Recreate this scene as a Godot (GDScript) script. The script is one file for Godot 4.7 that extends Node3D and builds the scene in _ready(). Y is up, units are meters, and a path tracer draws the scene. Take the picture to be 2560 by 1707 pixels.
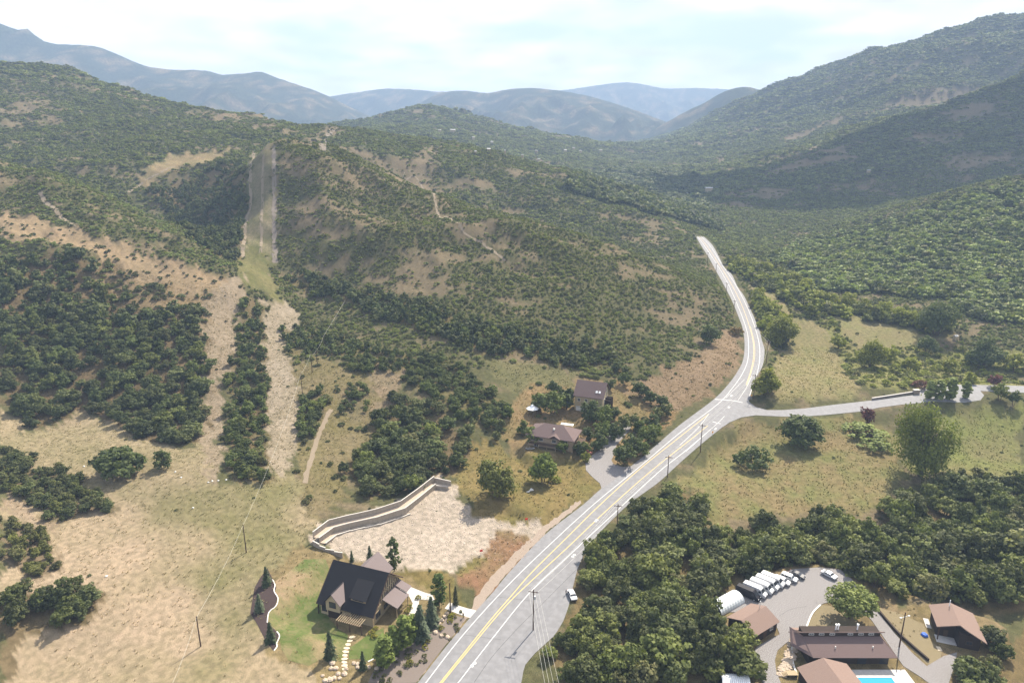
extends Node3D
# A canyon seen from the air: y is up, metres, the camera looks along -Z.
const F := 1707.0            # focal length in pixels of the 2560 x 1707 photograph
const PITCH := 16.0
const EYE := 125.0           # height of the camera above the road
var cp := cos(deg_to_rad(PITCH))
var sp := sin(deg_to_rad(PITCH))
# terrain table: rows by distance, columns by direction
const D0 := 42.0
const RK := 0.0125
const ROWS := 352
const COLS := 421
const SPAN := 1.05
var H := PackedFloat32Array()
var rng := RandomNumberGenerator.new()
var nz := FastNoiseLite.new()     # broad noise
var nf := FastNoiseLite.new()     # fine noise
var M := {}                       # shared materials
var used := {}                    # name counters

func _ready() -> void:
	rng.seed = 7
	setup_camera()
	setup_materials()
	build_terrain()
	build_far_mountains()
	build_clouds()
	build_roads()
	build_ground_sheets()
	build_buildings()
	build_street()
	build_details()
	build_vegetation()

func setup_camera() -> void:
	var cam := Camera3D.new()
	cam.name = "camera"
	cam.fov = 2.0 * rad_to_deg(atan(853.5 / F))
	cam.near = 1.0
	cam.far = 20000.0
	cam.position = Vector3(0, EYE, 0)
	cam.rotation_degrees = Vector3(-PITCH, 0, 0)
	add_child(cam)
	cam.current = true
	var sun := DirectionalLight3D.new()
	sun.name = "sun"
	sun.light_energy = 1.6
	sun.light_color = Color(1.0, 0.955, 0.88)
	sun.light_angular_distance = 0.5
	sun.shadow_enabled = true
	add_child(sun)
	sun.look_at_from_position(Vector3.ZERO, Vector3(-6.0, -11.9, 9.6))
	var env := Environment.new()
	env.background_mode = Environment.BG_SKY
	var sky := Sky.new()
	sky.sky_material = cloudy_sky()
	env.sky = sky
	env.background_energy_multiplier = 1.0
	env.tonemap_mode = Environment.TONE_MAPPER_LINEAR
	env.tonemap_exposure = 2.6
	env.sdfgi_enabled = true
	env.ssao_enabled = true
	env.ssil_enabled = true
	env.fog_enabled = true
	env.fog_density = 0.00016
	env.fog_light_color = Color(0.725, 0.84, 1.0)
	var we := WorldEnvironment.new()
	we.name = "air"
	we.environment = env
	add_child(we)

func cloudy_sky() -> PanoramaSkyMaterial:
	# thin bright cloud in long flat streaks, pale blue between; the same all the way round
	var w := 2048
	var h := 1024
	var a := FastNoiseLite.new()
	a.seed = 11
	a.noise_type = FastNoiseLite.TYPE_SIMPLEX
	a.frequency = 1.0
	a.fractal_octaves = 5
	var img := Image.create(w, h, false, Image.FORMAT_RGBF)
	for y in h:
		var el := (0.5 - (y + 0.5) / h) * PI
		var row_blue := Color(0.375, 0.43, 0.535).lerp(Color(0.21, 0.28, 0.44), clampf(el / 1.2, 0.0, 1.0))
		if el < -0.02:
			for x in w:
				img.set_pixel(x, y, Color(0.2, 0.2, 0.18))
			continue
		var se := sin(maxf(el, 0.0)) + 0.10
		for x in w:
			var az := (x + 0.5) / w * TAU
			# a flat cloud deck seen from below, folded so that the seam does not show
			var p := Vector3(cos(az) / se * 0.7, sin(az) / se * 0.7, 3.0)
			var n := a.get_noise_3d(p.x * 1.1, p.y * 1.1, 3.0) * 0.6 + a.get_noise_3d(p.x * 0.35 + 9.0, p.y * 0.35, 7.0) * 0.7
			var c := smoothstep(-0.42, 0.08, n)
			var body := 0.53 + 0.18 * a.get_noise_3d(p.x * 2.3, p.y * 2.3, 20.0)
			var cloud := Color(body * 1.02, body * 0.985, body * 0.945)
			img.set_pixel(x, y, row_blue.lerp(cloud, c * 0.96))
	var m := PanoramaSkyMaterial.new()
	m.panorama = ImageTexture.create_from_image(img)
	return m

# ---------------------------------------------------------------- geometry of the view
func ray(u: float, v: float) -> Vector3:
	var xc := (u - 1280.0) / F
	var yc := -(v - 853.5) / F
	return Vector3(xc, yc * cp - sp, -(yc * sp + cp))

func at_dist(u: float, v: float, d: float) -> Vector3:
	var r := ray(u, v)
	var k := d / -r.z
	return Vector3(r.x * k, EYE + r.y * k, -d)

func at_y(u: float, v: float, y: float) -> Vector3:
	var r := ray(u, v)
	var k := (y - EYE) / r.y
	return Vector3(r.x * k, y, r.z * k)

func pixel(p: Vector3) -> Vector2:
	var q := p - Vector3(0, EYE, 0)
	var fwd := -q.y * sp - q.z * cp
	var up := q.y * cp - q.z * sp
	return Vector2(1280.0 + F * q.x / fwd, 853.5 - F * up / fwd)

func hgt(x: float, z: float) -> float:
	var d := maxf(-z, D0)
	var fi := clampf(log(d / D0) / RK, 0.0, ROWS - 1.001)
	var fj := clampf((x / d + SPAN) / (2.0 * SPAN) * (COLS - 1), 0.0, COLS - 1.001)
	var i := int(fi)
	var j := int(fj)
	var a := fi - i
	var b := fj - j
	var o := i * COLS + j
	return lerpf(lerpf(H[o], H[o + 1], b), lerpf(H[o + COLS], H[o + COLS + 1], b), a)

func ground(u: float, v: float, from := 60.0) -> Vector3:
	# where the sight line through a pixel of the photograph meets the land
	var r := ray(u, v)
	r /= -r.z
	var d := from
	var last := d
	while d < 3300.0:
		if EYE + r.y * d < hgt(r.x * d, -d):
			break
		last = d
		d *= 1.006
	var hi := d
	var lo := last
	for k in 14:
		var m := (lo + hi) * 0.5
		if EYE + r.y * m < hgt(r.x * m, -m):
			hi = m
		else:
			lo = m
	return Vector3(r.x * hi, hgt(r.x * hi, -hi), -hi)

func on_land(x: float, z: float, up := 0.0) -> Vector3:
	return Vector3(x, hgt(x, z) + up, z)

# ---------------------------------------------------------------- terrain
# [u, v, d]: a point of the land seen at pixel u, v, judged to stand d metres ahead
var SEEN_LAND := [
	# left field and its edge
	[100, 1690, 139], [450, 1690, 136], [250, 1500, 164], [520, 1560, 156], [60, 1400, 180], [330, 1330, 197], [640, 1330, 198], [560, 1200, 226],
	[300, 1130, 250], [60, 1060, 272], [30, 1250, 212],
	# left near hill
	[470, 1080, 270], [200, 900, 322], [420, 900, 328], [60, 800, 342], [300, 760, 366], [200, 610, 412], [440, 690, 400], [0, 530, 460], [110, 560, 440],
	[0, 403, 560], [109, 435, 550], [272, 479, 530], [414, 544, 500], [522, 610, 470], [588, 675, 430], [620, 700, 420], [600, 820, 372], [560, 950, 318],
	# gully and central spur
	[690, 705, 440], [820, 720, 440], [1000, 800, 388], [1200, 880, 348], [1330, 920, 336], [700, 800, 392], [860, 880, 350], [700, 950, 318], [760, 1060, 276],
	[950, 950, 322], [1000, 1100, 268], [1150, 1040, 284], [860, 1180, 240], [720, 1200, 230],
	[640, 640, 470], [650, 500, 542], [660, 362, 600], [760, 363, 620], [830, 375, 625], [936, 408, 605], [1012, 441, 580], [1110, 480, 560], [1197, 520, 545],
	[1314, 553, 525], [1467, 607, 505], [1620, 658, 490], [1750, 706, 475],
	[800, 560, 500], [1000, 600, 474], [1200, 650, 450], [1300, 720, 420], [1500, 760, 410], [1500, 850, 372], [1650, 820, 400], [1750, 850, 386],
	[900, 480, 545], [1100, 560, 508], [820, 640, 468], [1000, 700, 430], [1620, 930, 340],
	# second spur behind
	[700, 325, 850], [870, 327, 920], [1088, 348, 920], [1306, 408, 890], [1415, 435, 870], [1523, 484, 840], [1632, 533, 790], [1720, 578, 740],
	[1300, 500, 760], [1100, 420, 810], [1450, 540, 730],
	# hill on the far left
	[0, 168, 1150], [141, 180, 1150], [272, 220, 1150], [400, 256, 1150], [520, 275, 1100], [630, 294, 1050], [720, 312, 1050],
	[40, 300, 870], [100, 360, 780], [300, 330, 830], [500, 372, 770], [350, 450, 668], [430, 392, 720], [520, 450, 660], [200, 420, 690], [540, 560, 570], [200, 240, 1000],
	[560, 320, 920],
	# houses and lot
	[1060, 1340, 195], [1250, 1300, 204], [900, 1520, 161], [700, 1500, 164], [1000, 1640, 145], [1380, 1130, 262], [1450, 1060, 286], [1480, 990, 312], [1250, 1160, 250], [1650, 1000, 312],
	# fields beyond the road and the compound
	[1800, 1150, 256], [2000, 1100, 272], [2100, 1220, 232], [1750, 1300, 208], [1600, 1450, 178], [2050, 1450, 180], [2250, 1600, 156], [2450, 1550, 163], [2500, 1250, 226], [1500, 1650, 143],
	[2000, 1690, 141], [2500, 1690, 141],
	[2300, 1080, 284], [2500, 1060, 292], [2500, 960, 338], [2060, 900, 380], [2000, 780, 452], [1900, 700, 536], [2150, 780, 462], [2260, 800, 440], [2480, 850, 404],
	[1860, 640, 640], [1800, 600, 740],
	# hill on the right
	[2300, 740, 486], [2560, 760, 462], [2120, 690, 560], [2560, 600, 570], [2350, 620, 570], [2150, 620, 640],
	[2560, 441, 700], [2395, 479, 720], [2230, 533, 740], [2120, 566, 760], [1960, 590, 800],
	# mountain on the right
	[2560, 330, 1120], [2560, 200, 1350], [2330, 262, 1350], [2100, 330, 1350], [1900, 400, 1380], [1750, 432, 1380], [2300, 400, 1080], [2000, 480, 1060], [1800, 500, 1050],
	[2560, 120, 1820], [2200, 230, 1820], [1900, 330, 1900],
	[2560, 41, 2150], [2480, 74, 2200], [2394, 66, 2200], [2330, 92, 2200], [2177, 141, 2250], [2060, 185, 2350], [1927, 224, 2500], [1800, 285, 2600], [1640, 355, 2650],
	# far end of the valley, the ridge with the village
	[1640, 500, 1050], [1600, 440, 1320], [1550, 398, 1750], [1570, 378, 2400],
	[870, 312, 1900], [947, 302, 1950], [1012, 283, 1950], [1080, 278, 1950], [1154, 288, 1950], [1230, 305, 1900], [1360, 336, 1850], [1450, 348, 1800], [1510, 372, 1800],
	[1300, 372, 1500], [1200, 345, 1500], [1420, 398, 1450], [1000, 322, 1450],
]
# [u, d, y]: land that the photograph hides or leaves out: hollows behind the ridges, the sides, the ground below
var HIDDEN_LAND := [
	[272, 610, 76], [414, 590, 66], [522, 545, 56], [109, 640, 88], [-60, 650, 100],
	[936, 720, 86], [1110, 680, 66], [1197, 670, 50], [1314, 640, 40], [1458, 610, 33], [1620, 580, 28], [760, 730, 110],
	[870, 1250, 132], [1200, 1200, 96], [1400, 1150, 74], [1523, 1100, 60],
	[2560, 860, 74], [2395, 880, 62], [2230, 880, 50], [2100, 880, 40],
	[2560, 1540, 252], [2330, 1540, 206], [2100, 1540, 160], [1900, 1560, 112],
	[0, 1500, 165], [272, 1500, 150], [520, 1450, 138], [700, 1400, 138],
	[1080, 2500, 130], [1360, 2500, 110], [800, 2500, 140], [400, 2500, 150], [0, 2500, 170],
	[1600, 3300, 140], [2000, 3300, 330], [2560, 3300, 420], [2560, 2700, 430], [1280, 3300, 120], [800, 3300, 140], [200, 3300, 160], [-400, 3300, 180],
	[-600, 1150, 280], [-600, 800, 170], [-500, 560, 130], [-500, 400, 85], [-400, 250, 22], [-400, 180, 12], [-600, 100, 6], [-600, 2000, 230],
	[3200, 2100, 460], [3200, 1300, 260], [3100, 700, 110], [3200, 460, 40], [3200, 300, 10], [3200, 180, 2], [3200, 100, 0], [3400, 3300, 440],
	[1280, 80, 0], [600, 80, 1], [2000, 80, -1], [1280, 30, 0], [0, 40, 2], [2560, 40, -2], [1000, 120, 0], [1700, 120, 0],
]

var rbf_p := PackedVector2Array()
var rbf_w := PackedFloat64Array()
var rbf_m := 0.0

func rbf_solve() -> void:
	var ys := PackedFloat64Array()
	for q in SEEN_LAND:
		var p := at_dist(q[0], q[1], q[2])
		rbf_p.append(Vector2(p.x, p.z))
		ys.append(p.y)
	for q in HIDDEN_LAND:
		rbf_p.append(Vector2((q[0] - 1280.0) / F * q[1], -q[1]))
		ys.append(q[2])
	for rd in [ROAD, SIDE_ROAD]:
		for q in rd:
			var p := at_y(q[0], q[1], q[2])
			rbf_p.append(Vector2(p.x, p.z))
			ys.append(p.y)
	var n := rbf_p.size()
	for v in ys:
		rbf_m += v / n
	var A: Array[PackedFloat64Array] = []
	for i in n:
		var row := PackedFloat64Array()
		row.resize(n + 1)
		for j in n:
			row[j] = sqrt(rbf_p[i].distance_squared_to(rbf_p[j]) + 900.0)
		row[i] -= 0.0
		row[n] = ys[i] - rbf_m
		A.append(row)
	for c in n:
		var best := c
		for i in range(c + 1, n):
			if absf(A[i][c]) > absf(A[best][c]):
				best = i
		var t := A[c]
		A[c] = A[best]
		A[best] = t
		var pr := A[c]
		var inv := 1.0 / pr[c]
		for i in range(c + 1, n):
			var ri := A[i]
			var f := ri[c] * inv
			if f != 0.0:
				for j in range(c, n + 1):
					ri[j] -= f * pr[j]
				A[i] = ri
	rbf_w.resize(n)
	for i in range(n - 1, -1, -1):
		var s := A[i][n]
		for j in range(i + 1, n):
			s -= A[i][j] * rbf_w[j]
		rbf_w[i] = s / A[i][i]

func rbf(x: float, z: float) -> float:
	var s := rbf_m
	for i in rbf_p.size():
		var q := rbf_p[i]
		var dx := q.x - x
		var dz := q.y - z
		s += rbf_w[i] * sqrt(dx * dx + dz * dz + 900.0)
	return s

func row_d(i: float) -> float:
	return D0 * exp(i * RK)

func col_s(j: float) -> float:
	return -SPAN + 2.0 * SPAN * j / (COLS - 1)

func cubic(a: float, b: float, c: float, d: float, t: float) -> float:
	return b + 0.5 * t * (c - a + t * (2.0 * a - 5.0 * b + 4.0 * c - d + t * (3.0 * (b - c) + d - a)))

func build_terrain() -> void:
	rbf_solve()
	# the smooth shape on every fifth row and column, then filled in
	var st := 5
	var cr := (ROWS - 1) / st + 4
	var cc := (COLS - 1) / st + 3
	var C := PackedFloat32Array()
	C.resize(cr * cc)
	for i in cr:
		var d := row_d((i - 1) * st)
		for j in cc:
			C[i * cc + j] = rbf(col_s((j - 1) * st) * d, -d)
	H.resize(ROWS * COLS)
	nz.seed = 5
	nz.frequency = 1.0
	nz.fractal_octaves = 4
	nf.seed = 9
	nf.frequency = 1.0
	nf.fractal_octaves = 3
	var rid := FastNoiseLite.new()
	rid.seed = 21
	rid.fractal_type = FastNoiseLite.FRACTAL_RIDGED
	rid.fractal_octaves = 4
	rid.frequency = 1.0
	for i in ROWS:
		var d := row_d(i)
		var ci := i / st
		var ta := float(i - ci * st) / st
		for j in COLS:
			var cj := j / st
			var tb := float(j - cj * st) / st
			var v := [0.0, 0.0, 0.0, 0.0]
			for a in 4:
				var o := mini(ci + a, cr - 1) * cc + cj
				v[a] = cubic(C[o], C[o + 1], C[o + 2], C[mini(o + 3, (mini(ci + a, cr - 1) + 1) * cc - 1)], tb)
			var h := cubic(v[0], v[1], v[2], v[3], ta)
			var x := col_s(j) * d
			var z := -d
			# relief: small on the valley floor, gullies on the hills
			var hill := smoothstep(24.0, 60.0, h)
			var big := smoothstep(120.0, 260.0, h) * smoothstep(900.0, 1500.0, d)
			h += nz.get_noise_2d(x / 40.0, z / 40.0) * (0.5 + 3.0 * hill) + nf.get_noise_2d(x / 9.0, z / 9.0) * (0.12 + 0.5 * hill)
			h += (rid.get_noise_2d(x / 230.0, z / 230.0) - 0.3) * 10.0 * hill
			if big > 0.0:
				h += (rid.get_noise_2d(x / 620.0 + 4.0, z / 620.0) - 0.3) * 44.0 * big
			H[i * COLS + j] = h
	prepare_roads()
	prepare_pads()
	flatten_roads()
	flatten_pads()
	prepare_cover()
	var vs := PackedVector3Array()
	var ns := PackedVector3Array()
	var cs := PackedColorArray()
	var ix := PackedInt32Array()
	vs.resize(ROWS * COLS)
	ns.resize(ROWS * COLS)
	cs.resize(ROWS * COLS)
	for i in ROWS:
		var d := row_d(i)
		for j in COLS:
			var o := i * COLS + j
			vs[o] = Vector3(col_s(j) * d, H[o], -d)
	for i in ROWS:
		for j in COLS:
			var o := i * COLS + j
			var e := vs[i * COLS + mini(j + 1, COLS - 1)] - vs[i * COLS + maxi(j - 1, 0)]
			var f := vs[mini(i + 1, ROWS - 1) * COLS + j] - vs[maxi(i - 1, 0) * COLS + j]
			ns[o] = e.cross(f).normalized()
			cs[o] = cover_color(vs[o])
	ix.resize((ROWS - 1) * (COLS - 1) * 6)
	var k := 0
	for i in ROWS - 1:
		for j in COLS - 1:
			var o := i * COLS + j
			ix[k] = o
			ix[k + 1] = o + COLS
			ix[k + 2] = o + 1
			ix[k + 3] = o + 1
			ix[k + 4] = o + COLS
			ix[k + 5] = o + COLS + 1
			k += 6
	var arr := []
	arr.resize(Mesh.ARRAY_MAX)
	arr[Mesh.ARRAY_VERTEX] = vs
	arr[Mesh.ARRAY_NORMAL] = ns
	arr[Mesh.ARRAY_COLOR] = cs
	arr[Mesh.ARRAY_INDEX] = ix
	var am := ArrayMesh.new()
	am.add_surface_from_arrays(Mesh.PRIMITIVE_TRIANGLES, arr)
	var mi := MeshInstance3D.new()
	mi.name = "terrain"
	mi.mesh = am
	mi.material_override = M.land
	mi.set_meta("kind", "structure")
	mi.set_meta("label", "dry canyon floor and scrubby hillsides of tan grass and brown soil")
	mi.set_meta("category", "terrain")
	add_child(mi)

# ---------------------------------------------------------------- mesh tools
class MB:
	var v := PackedVector3Array()
	var n := PackedVector3Array()
	var c := PackedColorArray()
	var ix := PackedInt32Array()
	var col := Color(1, 1, 1)
	var xf := Transform3D.IDENTITY

	func tri(a: Vector3, b: Vector3, d: Vector3) -> void:
		# a, b, d run counter-clockwise seen from outside
		a = xf * a
		b = xf * b
		d = xf * d
		var nn := (b - a).cross(d - a).normalized()
		var o := v.size()
		v.append(a); v.append(d); v.append(b)
		for k in 3:
			n.append(nn)
			c.append(col)
			ix.append(o + k)

	func quad(a: Vector3, b: Vector3, d: Vector3, e: Vector3) -> void:
		a = xf * a
		b = xf * b
		d = xf * d
		e = xf * e
		var nn := (b - a).cross(d - a)
		if nn.length_squared() < 1e-12:
			nn = (d - a).cross(e - a)
		nn = nn.normalized()
		var o := v.size()
		v.append(a); v.append(b); v.append(d); v.append(e)
		for k in 4:
			n.append(nn)
			c.append(col)
		ix.append_array(PackedInt32Array([o, o + 2, o + 1, o, o + 3, o + 2]))

	func box(lo: Vector3, hi: Vector3) -> void:
		prism([Vector2(lo.x, lo.z), Vector2(lo.x, hi.z), Vector2(hi.x, hi.z), Vector2(hi.x, lo.z)], lo.y, hi.y)

	func cbox(at: Vector3, size: Vector3) -> void:
		box(at - size * 0.5, at + size * 0.5)

	func prism(pts: Array, y0: float, y1: float) -> void:
		# pts in x, z; any direction; convex or not
		var k := pts.size()
		var area := 0.0
		for i in k:
			var p: Vector2 = pts[i]
			var q: Vector2 = pts[(i + 1) % k]
			area += p.x * q.y - q.x * p.y
		var ps := PackedVector2Array(pts)
		if area > 0.0:
			ps.reverse()
		for i in k:
			var p := ps[i]
			var q := ps[(i + 1) % k]
			quad(Vector3(p.x, y0, p.y), Vector3(q.x, y0, q.y), Vector3(q.x, y1, q.y), Vector3(p.x, y1, p.y))
		var tr := Geometry2D.triangulate_polygon(ps)
		for t in range(0, tr.size(), 3):
			var a := ps[tr[t]]
			var b := ps[tr[t + 1]]
			var d := ps[tr[t + 2]]
			if (b - a).cross(d - a) > 0.0:
				var s := b
				b = d
				d = s
			tri(Vector3(a.x, y1, a.y), Vector3(b.x, y1, b.y), Vector3(d.x, y1, d.y))
			tri(Vector3(a.x, y0, a.y), Vector3(d.x, y0, d.y), Vector3(b.x, y0, b.y))

	func slab(top: Array, thick: float) -> void:
		# a flat plate: corners of its upper face, counter-clockwise from above, and its thickness downwards along its normal
		var nn: Vector3 = ((top[1] - top[0]).cross(top[2] - top[0])).normalized() * -thick
		var k := top.size()
		if k == 4:
			quad(top[0], top[1], top[2], top[3])
			quad(top[3] + nn, top[2] + nn, top[1] + nn, top[0] + nn)
		else:
			for i in range(1, k - 1):
				tri(top[0], top[i], top[i + 1])
				tri(top[0] + nn, top[i + 1] + nn, top[i] + nn)
		for i in k:
			var p: Vector3 = top[i]
			var q: Vector3 = top[(i + 1) % k]
			quad(q, p, p + nn, q + nn)

	func tube(pts: Array, r0: float, r1: float, sides := 6) -> void:
		var k := pts.size()
		var rings := []
		for i in k:
			var t: Vector3 = (pts[mini(i + 1, k - 1)] - pts[maxi(i - 1, 0)]).normalized()
			var s := t.cross(Vector3.UP if absf(t.y) < 0.95 else Vector3.RIGHT).normalized()
			var w := s.cross(t)
			var r := lerpf(r0, r1, float(i) / maxi(k - 1, 1))
			var ring := []
			for a in sides:
				var an := TAU * a / sides
				ring.append(pts[i] + (s * cos(an) + w * sin(an)) * r)
			rings.append(ring)
		for i in k - 1:
			for a in sides:
				var b := (a + 1) % sides
				quad(rings[i][b], rings[i][a], rings[i + 1][a], rings[i + 1][b])
		for a in range(1, sides - 1):
			tri(rings[0][0], rings[0][a], rings[0][a + 1])
			tri(rings[k - 1][0], rings[k - 1][a + 1], rings[k - 1][a])

	func mesh() -> ArrayMesh:
		var arr := []
		arr.resize(Mesh.ARRAY_MAX)
		arr[Mesh.ARRAY_VERTEX] = v
		arr[Mesh.ARRAY_NORMAL] = n
		arr[Mesh.ARRAY_COLOR] = c
		arr[Mesh.ARRAY_INDEX] = ix
		var am := ArrayMesh.new()
		am.add_surface_from_arrays(Mesh.PRIMITIVE_TRIANGLES, arr)
		return am

func numbered(s: String) -> String:
	var k: int = used.get(s, 0)
	used[s] = k + 1
	return s if k == 0 else "%s_%03d" % [s, k]

func thing(called: String, label: String, category: String, at := Vector3.ZERO, turn := 0.0, group := "") -> Node3D:
	var o := Node3D.new()
	o.name = numbered(called)
	add_child(o)
	o.position = at
	o.rotation.y = turn
	tag(o, label, category, group)
	return o

func tag(o: Node, label: String, category: String, group := "", kind := "") -> void:
	if label:
		o.set_meta("label", label)
	if category:
		o.set_meta("category", category)
	if group:
		o.set_meta("group", group)
	if kind:
		o.set_meta("kind", kind)

func part(called: String, mb, mat: Material, parent: Node = null) -> MeshInstance3D:
	var o := MeshInstance3D.new()
	o.name = called if parent else numbered(called)
	o.mesh = mb.mesh() if mb is MB else mb
	o.material_override = mat
	(parent if parent else self).add_child(o, true)
	return o

func one(called: String, mb, mat: Material, label: String, category: String, group := "", kind := "") -> MeshInstance3D:
	var o := part(called, mb, mat)
	tag(o, label, category, group, kind)
	return o

func copy_of(src: Node3D, at: Vector3, turn: float, label := "", group := "", size := 1.0) -> Node3D:
	var r: Node3D = src.duplicate()
	var base := String(src.name)
	if base.length() > 4 and base[-4] == "_" and base.right(3).is_valid_int():
		base = base.left(-4)
	r.name = numbered(base)
	add_child(r)
	r.position = at
	r.rotation.y = turn
	r.scale = Vector3.ONE * size
	if label:
		r.set_meta("label", label)
	if group:
		r.set_meta("group", group)
	return r

# ---------------------------------------------------------------- materials
func noise_tex(sd: int, freq: float, lo: Color, hi: Color, size := 512, octaves := 5, normal := false) -> NoiseTexture2D:
	var f := FastNoiseLite.new()
	f.seed = sd
	f.frequency = freq
	f.fractal_octaves = octaves
	var t := NoiseTexture2D.new()
	t.width = size
	t.height = size
	t.seamless = true
	t.noise = f
	if normal:
		t.as_normal_map = true
		t.bump_strength = 6.0
	else:
		var g := Gradient.new()
		g.set_color(0, lo)
		g.set_color(1, hi)
		g.set_offset(0, 0.28)
		g.set_offset(1, 0.72)
		t.color_ramp = g
	return t

func lin(r: float, g: float, b: float) -> Color:
	return Color(r, g, b).linear_to_srgb()

func plain(r: float, g: float, b: float, rough := 0.85, vc := false, metal := 0.0) -> StandardMaterial3D:
	var m := StandardMaterial3D.new()
	m.albedo_color = lin(r, g, b)
	m.roughness = rough
	m.metallic = metal
	m.metallic_specular = 0.35
	m.vertex_color_use_as_albedo = vc
	return m

func grained(r: float, g: float, b: float, scale: float, tex: Texture2D, rough := 0.9, vc := false) -> StandardMaterial3D:
	var m := plain(r, g, b, rough, vc)
	m.albedo_texture = tex
	m.uv1_triplanar = true
	m.uv1_world_triplanar = true
	m.uv1_scale = Vector3.ONE * scale
	return m

func setup_materials() -> void:
	var grain := noise_tex(1, 0.10, Color(0.52, 0.51, 0.49), Color(1, 1, 1), 1024, 6)
	var soft := noise_tex(2, 0.012, Color(0.93, 0.93, 0.93), Color(1, 1, 1), 512, 5)
	var speck := noise_tex(3, 0.09, Color(0.72, 0.70, 0.70), Color(1, 1, 1), 512, 4)
	M.land = grained(1, 1, 1, 0.045, grain, 1.0, true)
	M.land.metallic_specular = 0.1
	M.land.detail_enabled = true
	M.land.detail_blend_mode = BaseMaterial3D.BLEND_MODE_MUL
	M.land.detail_albedo = noise_tex(4, 0.03, Color(0.84, 0.85, 0.84), Color(1, 1, 1), 1024, 6)
	M.land.detail_uv_layer = BaseMaterial3D.DETAIL_UV_2
	M.land.uv2_triplanar = true
	M.land.uv2_world_triplanar = true
	M.land.uv2_scale = Vector3.ONE * 0.012
	M.asphalt = grained(0.18, 0.18, 0.19, 0.06, soft, 0.8)
	M.asphalt_old = grained(0.25, 0.243, 0.243, 0.07, speck, 0.9)
	M.paint_white = plain(0.46, 0.46, 0.46, 0.6)
	M.paint_yellow = plain(0.52, 0.36, 0.12, 0.6)
	M.tar = plain(0.05, 0.05, 0.05, 0.8)
	M.concrete = grained(0.46, 0.44, 0.42, 0.15, soft, 0.85)
	M.fence = grained(0.36, 0.315, 0.265, 0.2, soft, 0.7)
	M.gravel = grained(0.32, 0.265, 0.215, 0.25, speck, 1.0)
	M.lawn = grained(1, 1, 1, 0.12, grain, 1.0, true)
	M.mulch = grained(0.055, 0.038, 0.036, 0.5, speck, 1.0)
	M.rock = grained(0.42, 0.36, 0.30, 0.4, speck, 0.95)
	M.flag = grained(0.55, 0.46, 0.34, 0.4, soft, 0.9)
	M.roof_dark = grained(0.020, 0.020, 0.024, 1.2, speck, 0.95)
	M.roof_brown = grained(0.255, 0.185, 0.155, 1.0, speck, 0.95)
	M.roof_taupe = grained(0.17, 0.125, 0.12, 1.0, speck, 0.95)
	M.roof_sunlit = grained(0.22, 0.185, 0.185, 1.0, speck, 0.95)  # paler copy of the dark shingles, for slopes that catch the sun
	M.stucco = grained(0.36, 0.30, 0.20, 0.5, soft, 0.95)
	M.stucco_tan = grained(0.34, 0.27, 0.20, 0.5, soft, 0.95)
	M.wood_dark = grained(0.045, 0.032, 0.026, 0.6, speck, 0.9)
	M.wood_brown = grained(0.10, 0.065, 0.045, 0.6, speck, 0.9)
	M.wood_trim = grained(0.42, 0.34, 0.22, 0.6, speck, 0.9)
	M.glass = plain(0.03, 0.035, 0.045, 0.08)
	M.glass.metallic_specular = 0.6
	M.frame_white = plain(0.55, 0.54, 0.52, 0.6)
	M.metal_white = plain(0.70, 0.72, 0.74, 0.35)
	M.metal_grey = plain(0.45, 0.47, 0.50, 0.4, false, 0.3)
	M.pole = grained(0.09, 0.055, 0.04, 0.8, speck, 0.95)
	M.wire = plain(0.50, 0.49, 0.45, 0.5)
	M.leaf = plain(1, 1, 1, 0.75, true)
	M.leaf.backlight = lin(0.58, 0.62, 0.26)
	M.leaf.backlight_enabled = true
	M.bark = grained(0.12, 0.09, 0.07, 1.0, speck, 0.95)
	M.tire = plain(0.02, 0.02, 0.02, 0.9)
	M.car_white = plain(0.52, 0.53, 0.54, 0.25)
	M.car_white.clearcoat_enabled = true
	M.car_black = plain(0.015, 0.014, 0.018, 0.25)
	M.car_black.metallic_specular = 0.25
	M.car_silver = plain(0.50, 0.52, 0.55, 0.3, false, 0.4)
	M.car_silver.clearcoat_enabled = true
	M.car_dark = plain(0.06, 0.06, 0.07, 0.3)
	M.car_red = plain(0.32, 0.10, 0.06, 0.4)
	M.lamp_glass = plain(0.85, 0.85, 0.85, 0.2)
	M.lamp_red = plain(0.45, 0.02, 0.02, 0.3)
	M.red = plain(0.55, 0.03, 0.02, 0.7)
	M.blue = plain(0.03, 0.10, 0.42, 0.6)
	M.water = plain(0.03, 0.25, 0.42, 0.06)
	M.tarp = grained(0.62, 0.66, 0.68, 0.4, soft, 0.5)
	M.skin = plain(0.42, 0.26, 0.19, 0.7)
	M.cloth_dark = plain(0.02, 0.02, 0.025, 0.95)
	M.cloud = plain(0.9, 0.9, 0.9, 1.0)
	M.roof_pale = plain(0.36, 0.36, 0.37, 0.6)
	M.track = grained(0.21, 0.18, 0.15, 0.2, speck, 1.0)
	M.coping = grained(0.60, 0.58, 0.54, 0.4, speck, 0.8)
	M.rut = grained(0.255, 0.21, 0.15, 0.2, speck, 1.0)
	M.skin_vc = plain(1, 1, 1, 0.8, true)
	M.orange = plain(0.75, 0.30, 0.03, 0.6)
	M.gravel_grey = grained(0.20, 0.17, 0.15, 0.3, speck, 1.0)
	M.gravel_pale = grained(0.48, 0.40, 0.32, 0.2, speck, 1.0)
	M.dry_grass = grained(0.29, 0.24, 0.145, 0.15, grain, 1.0)
	M.rock_pale = grained(0.55, 0.46, 0.36, 0.5, speck, 0.95)
	M.rock_dark = grained(0.22, 0.20, 0.18, 0.6, speck, 0.95)
	M.far = grained(1, 1, 1, 0.0007, grain, 1.0, true)
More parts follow.
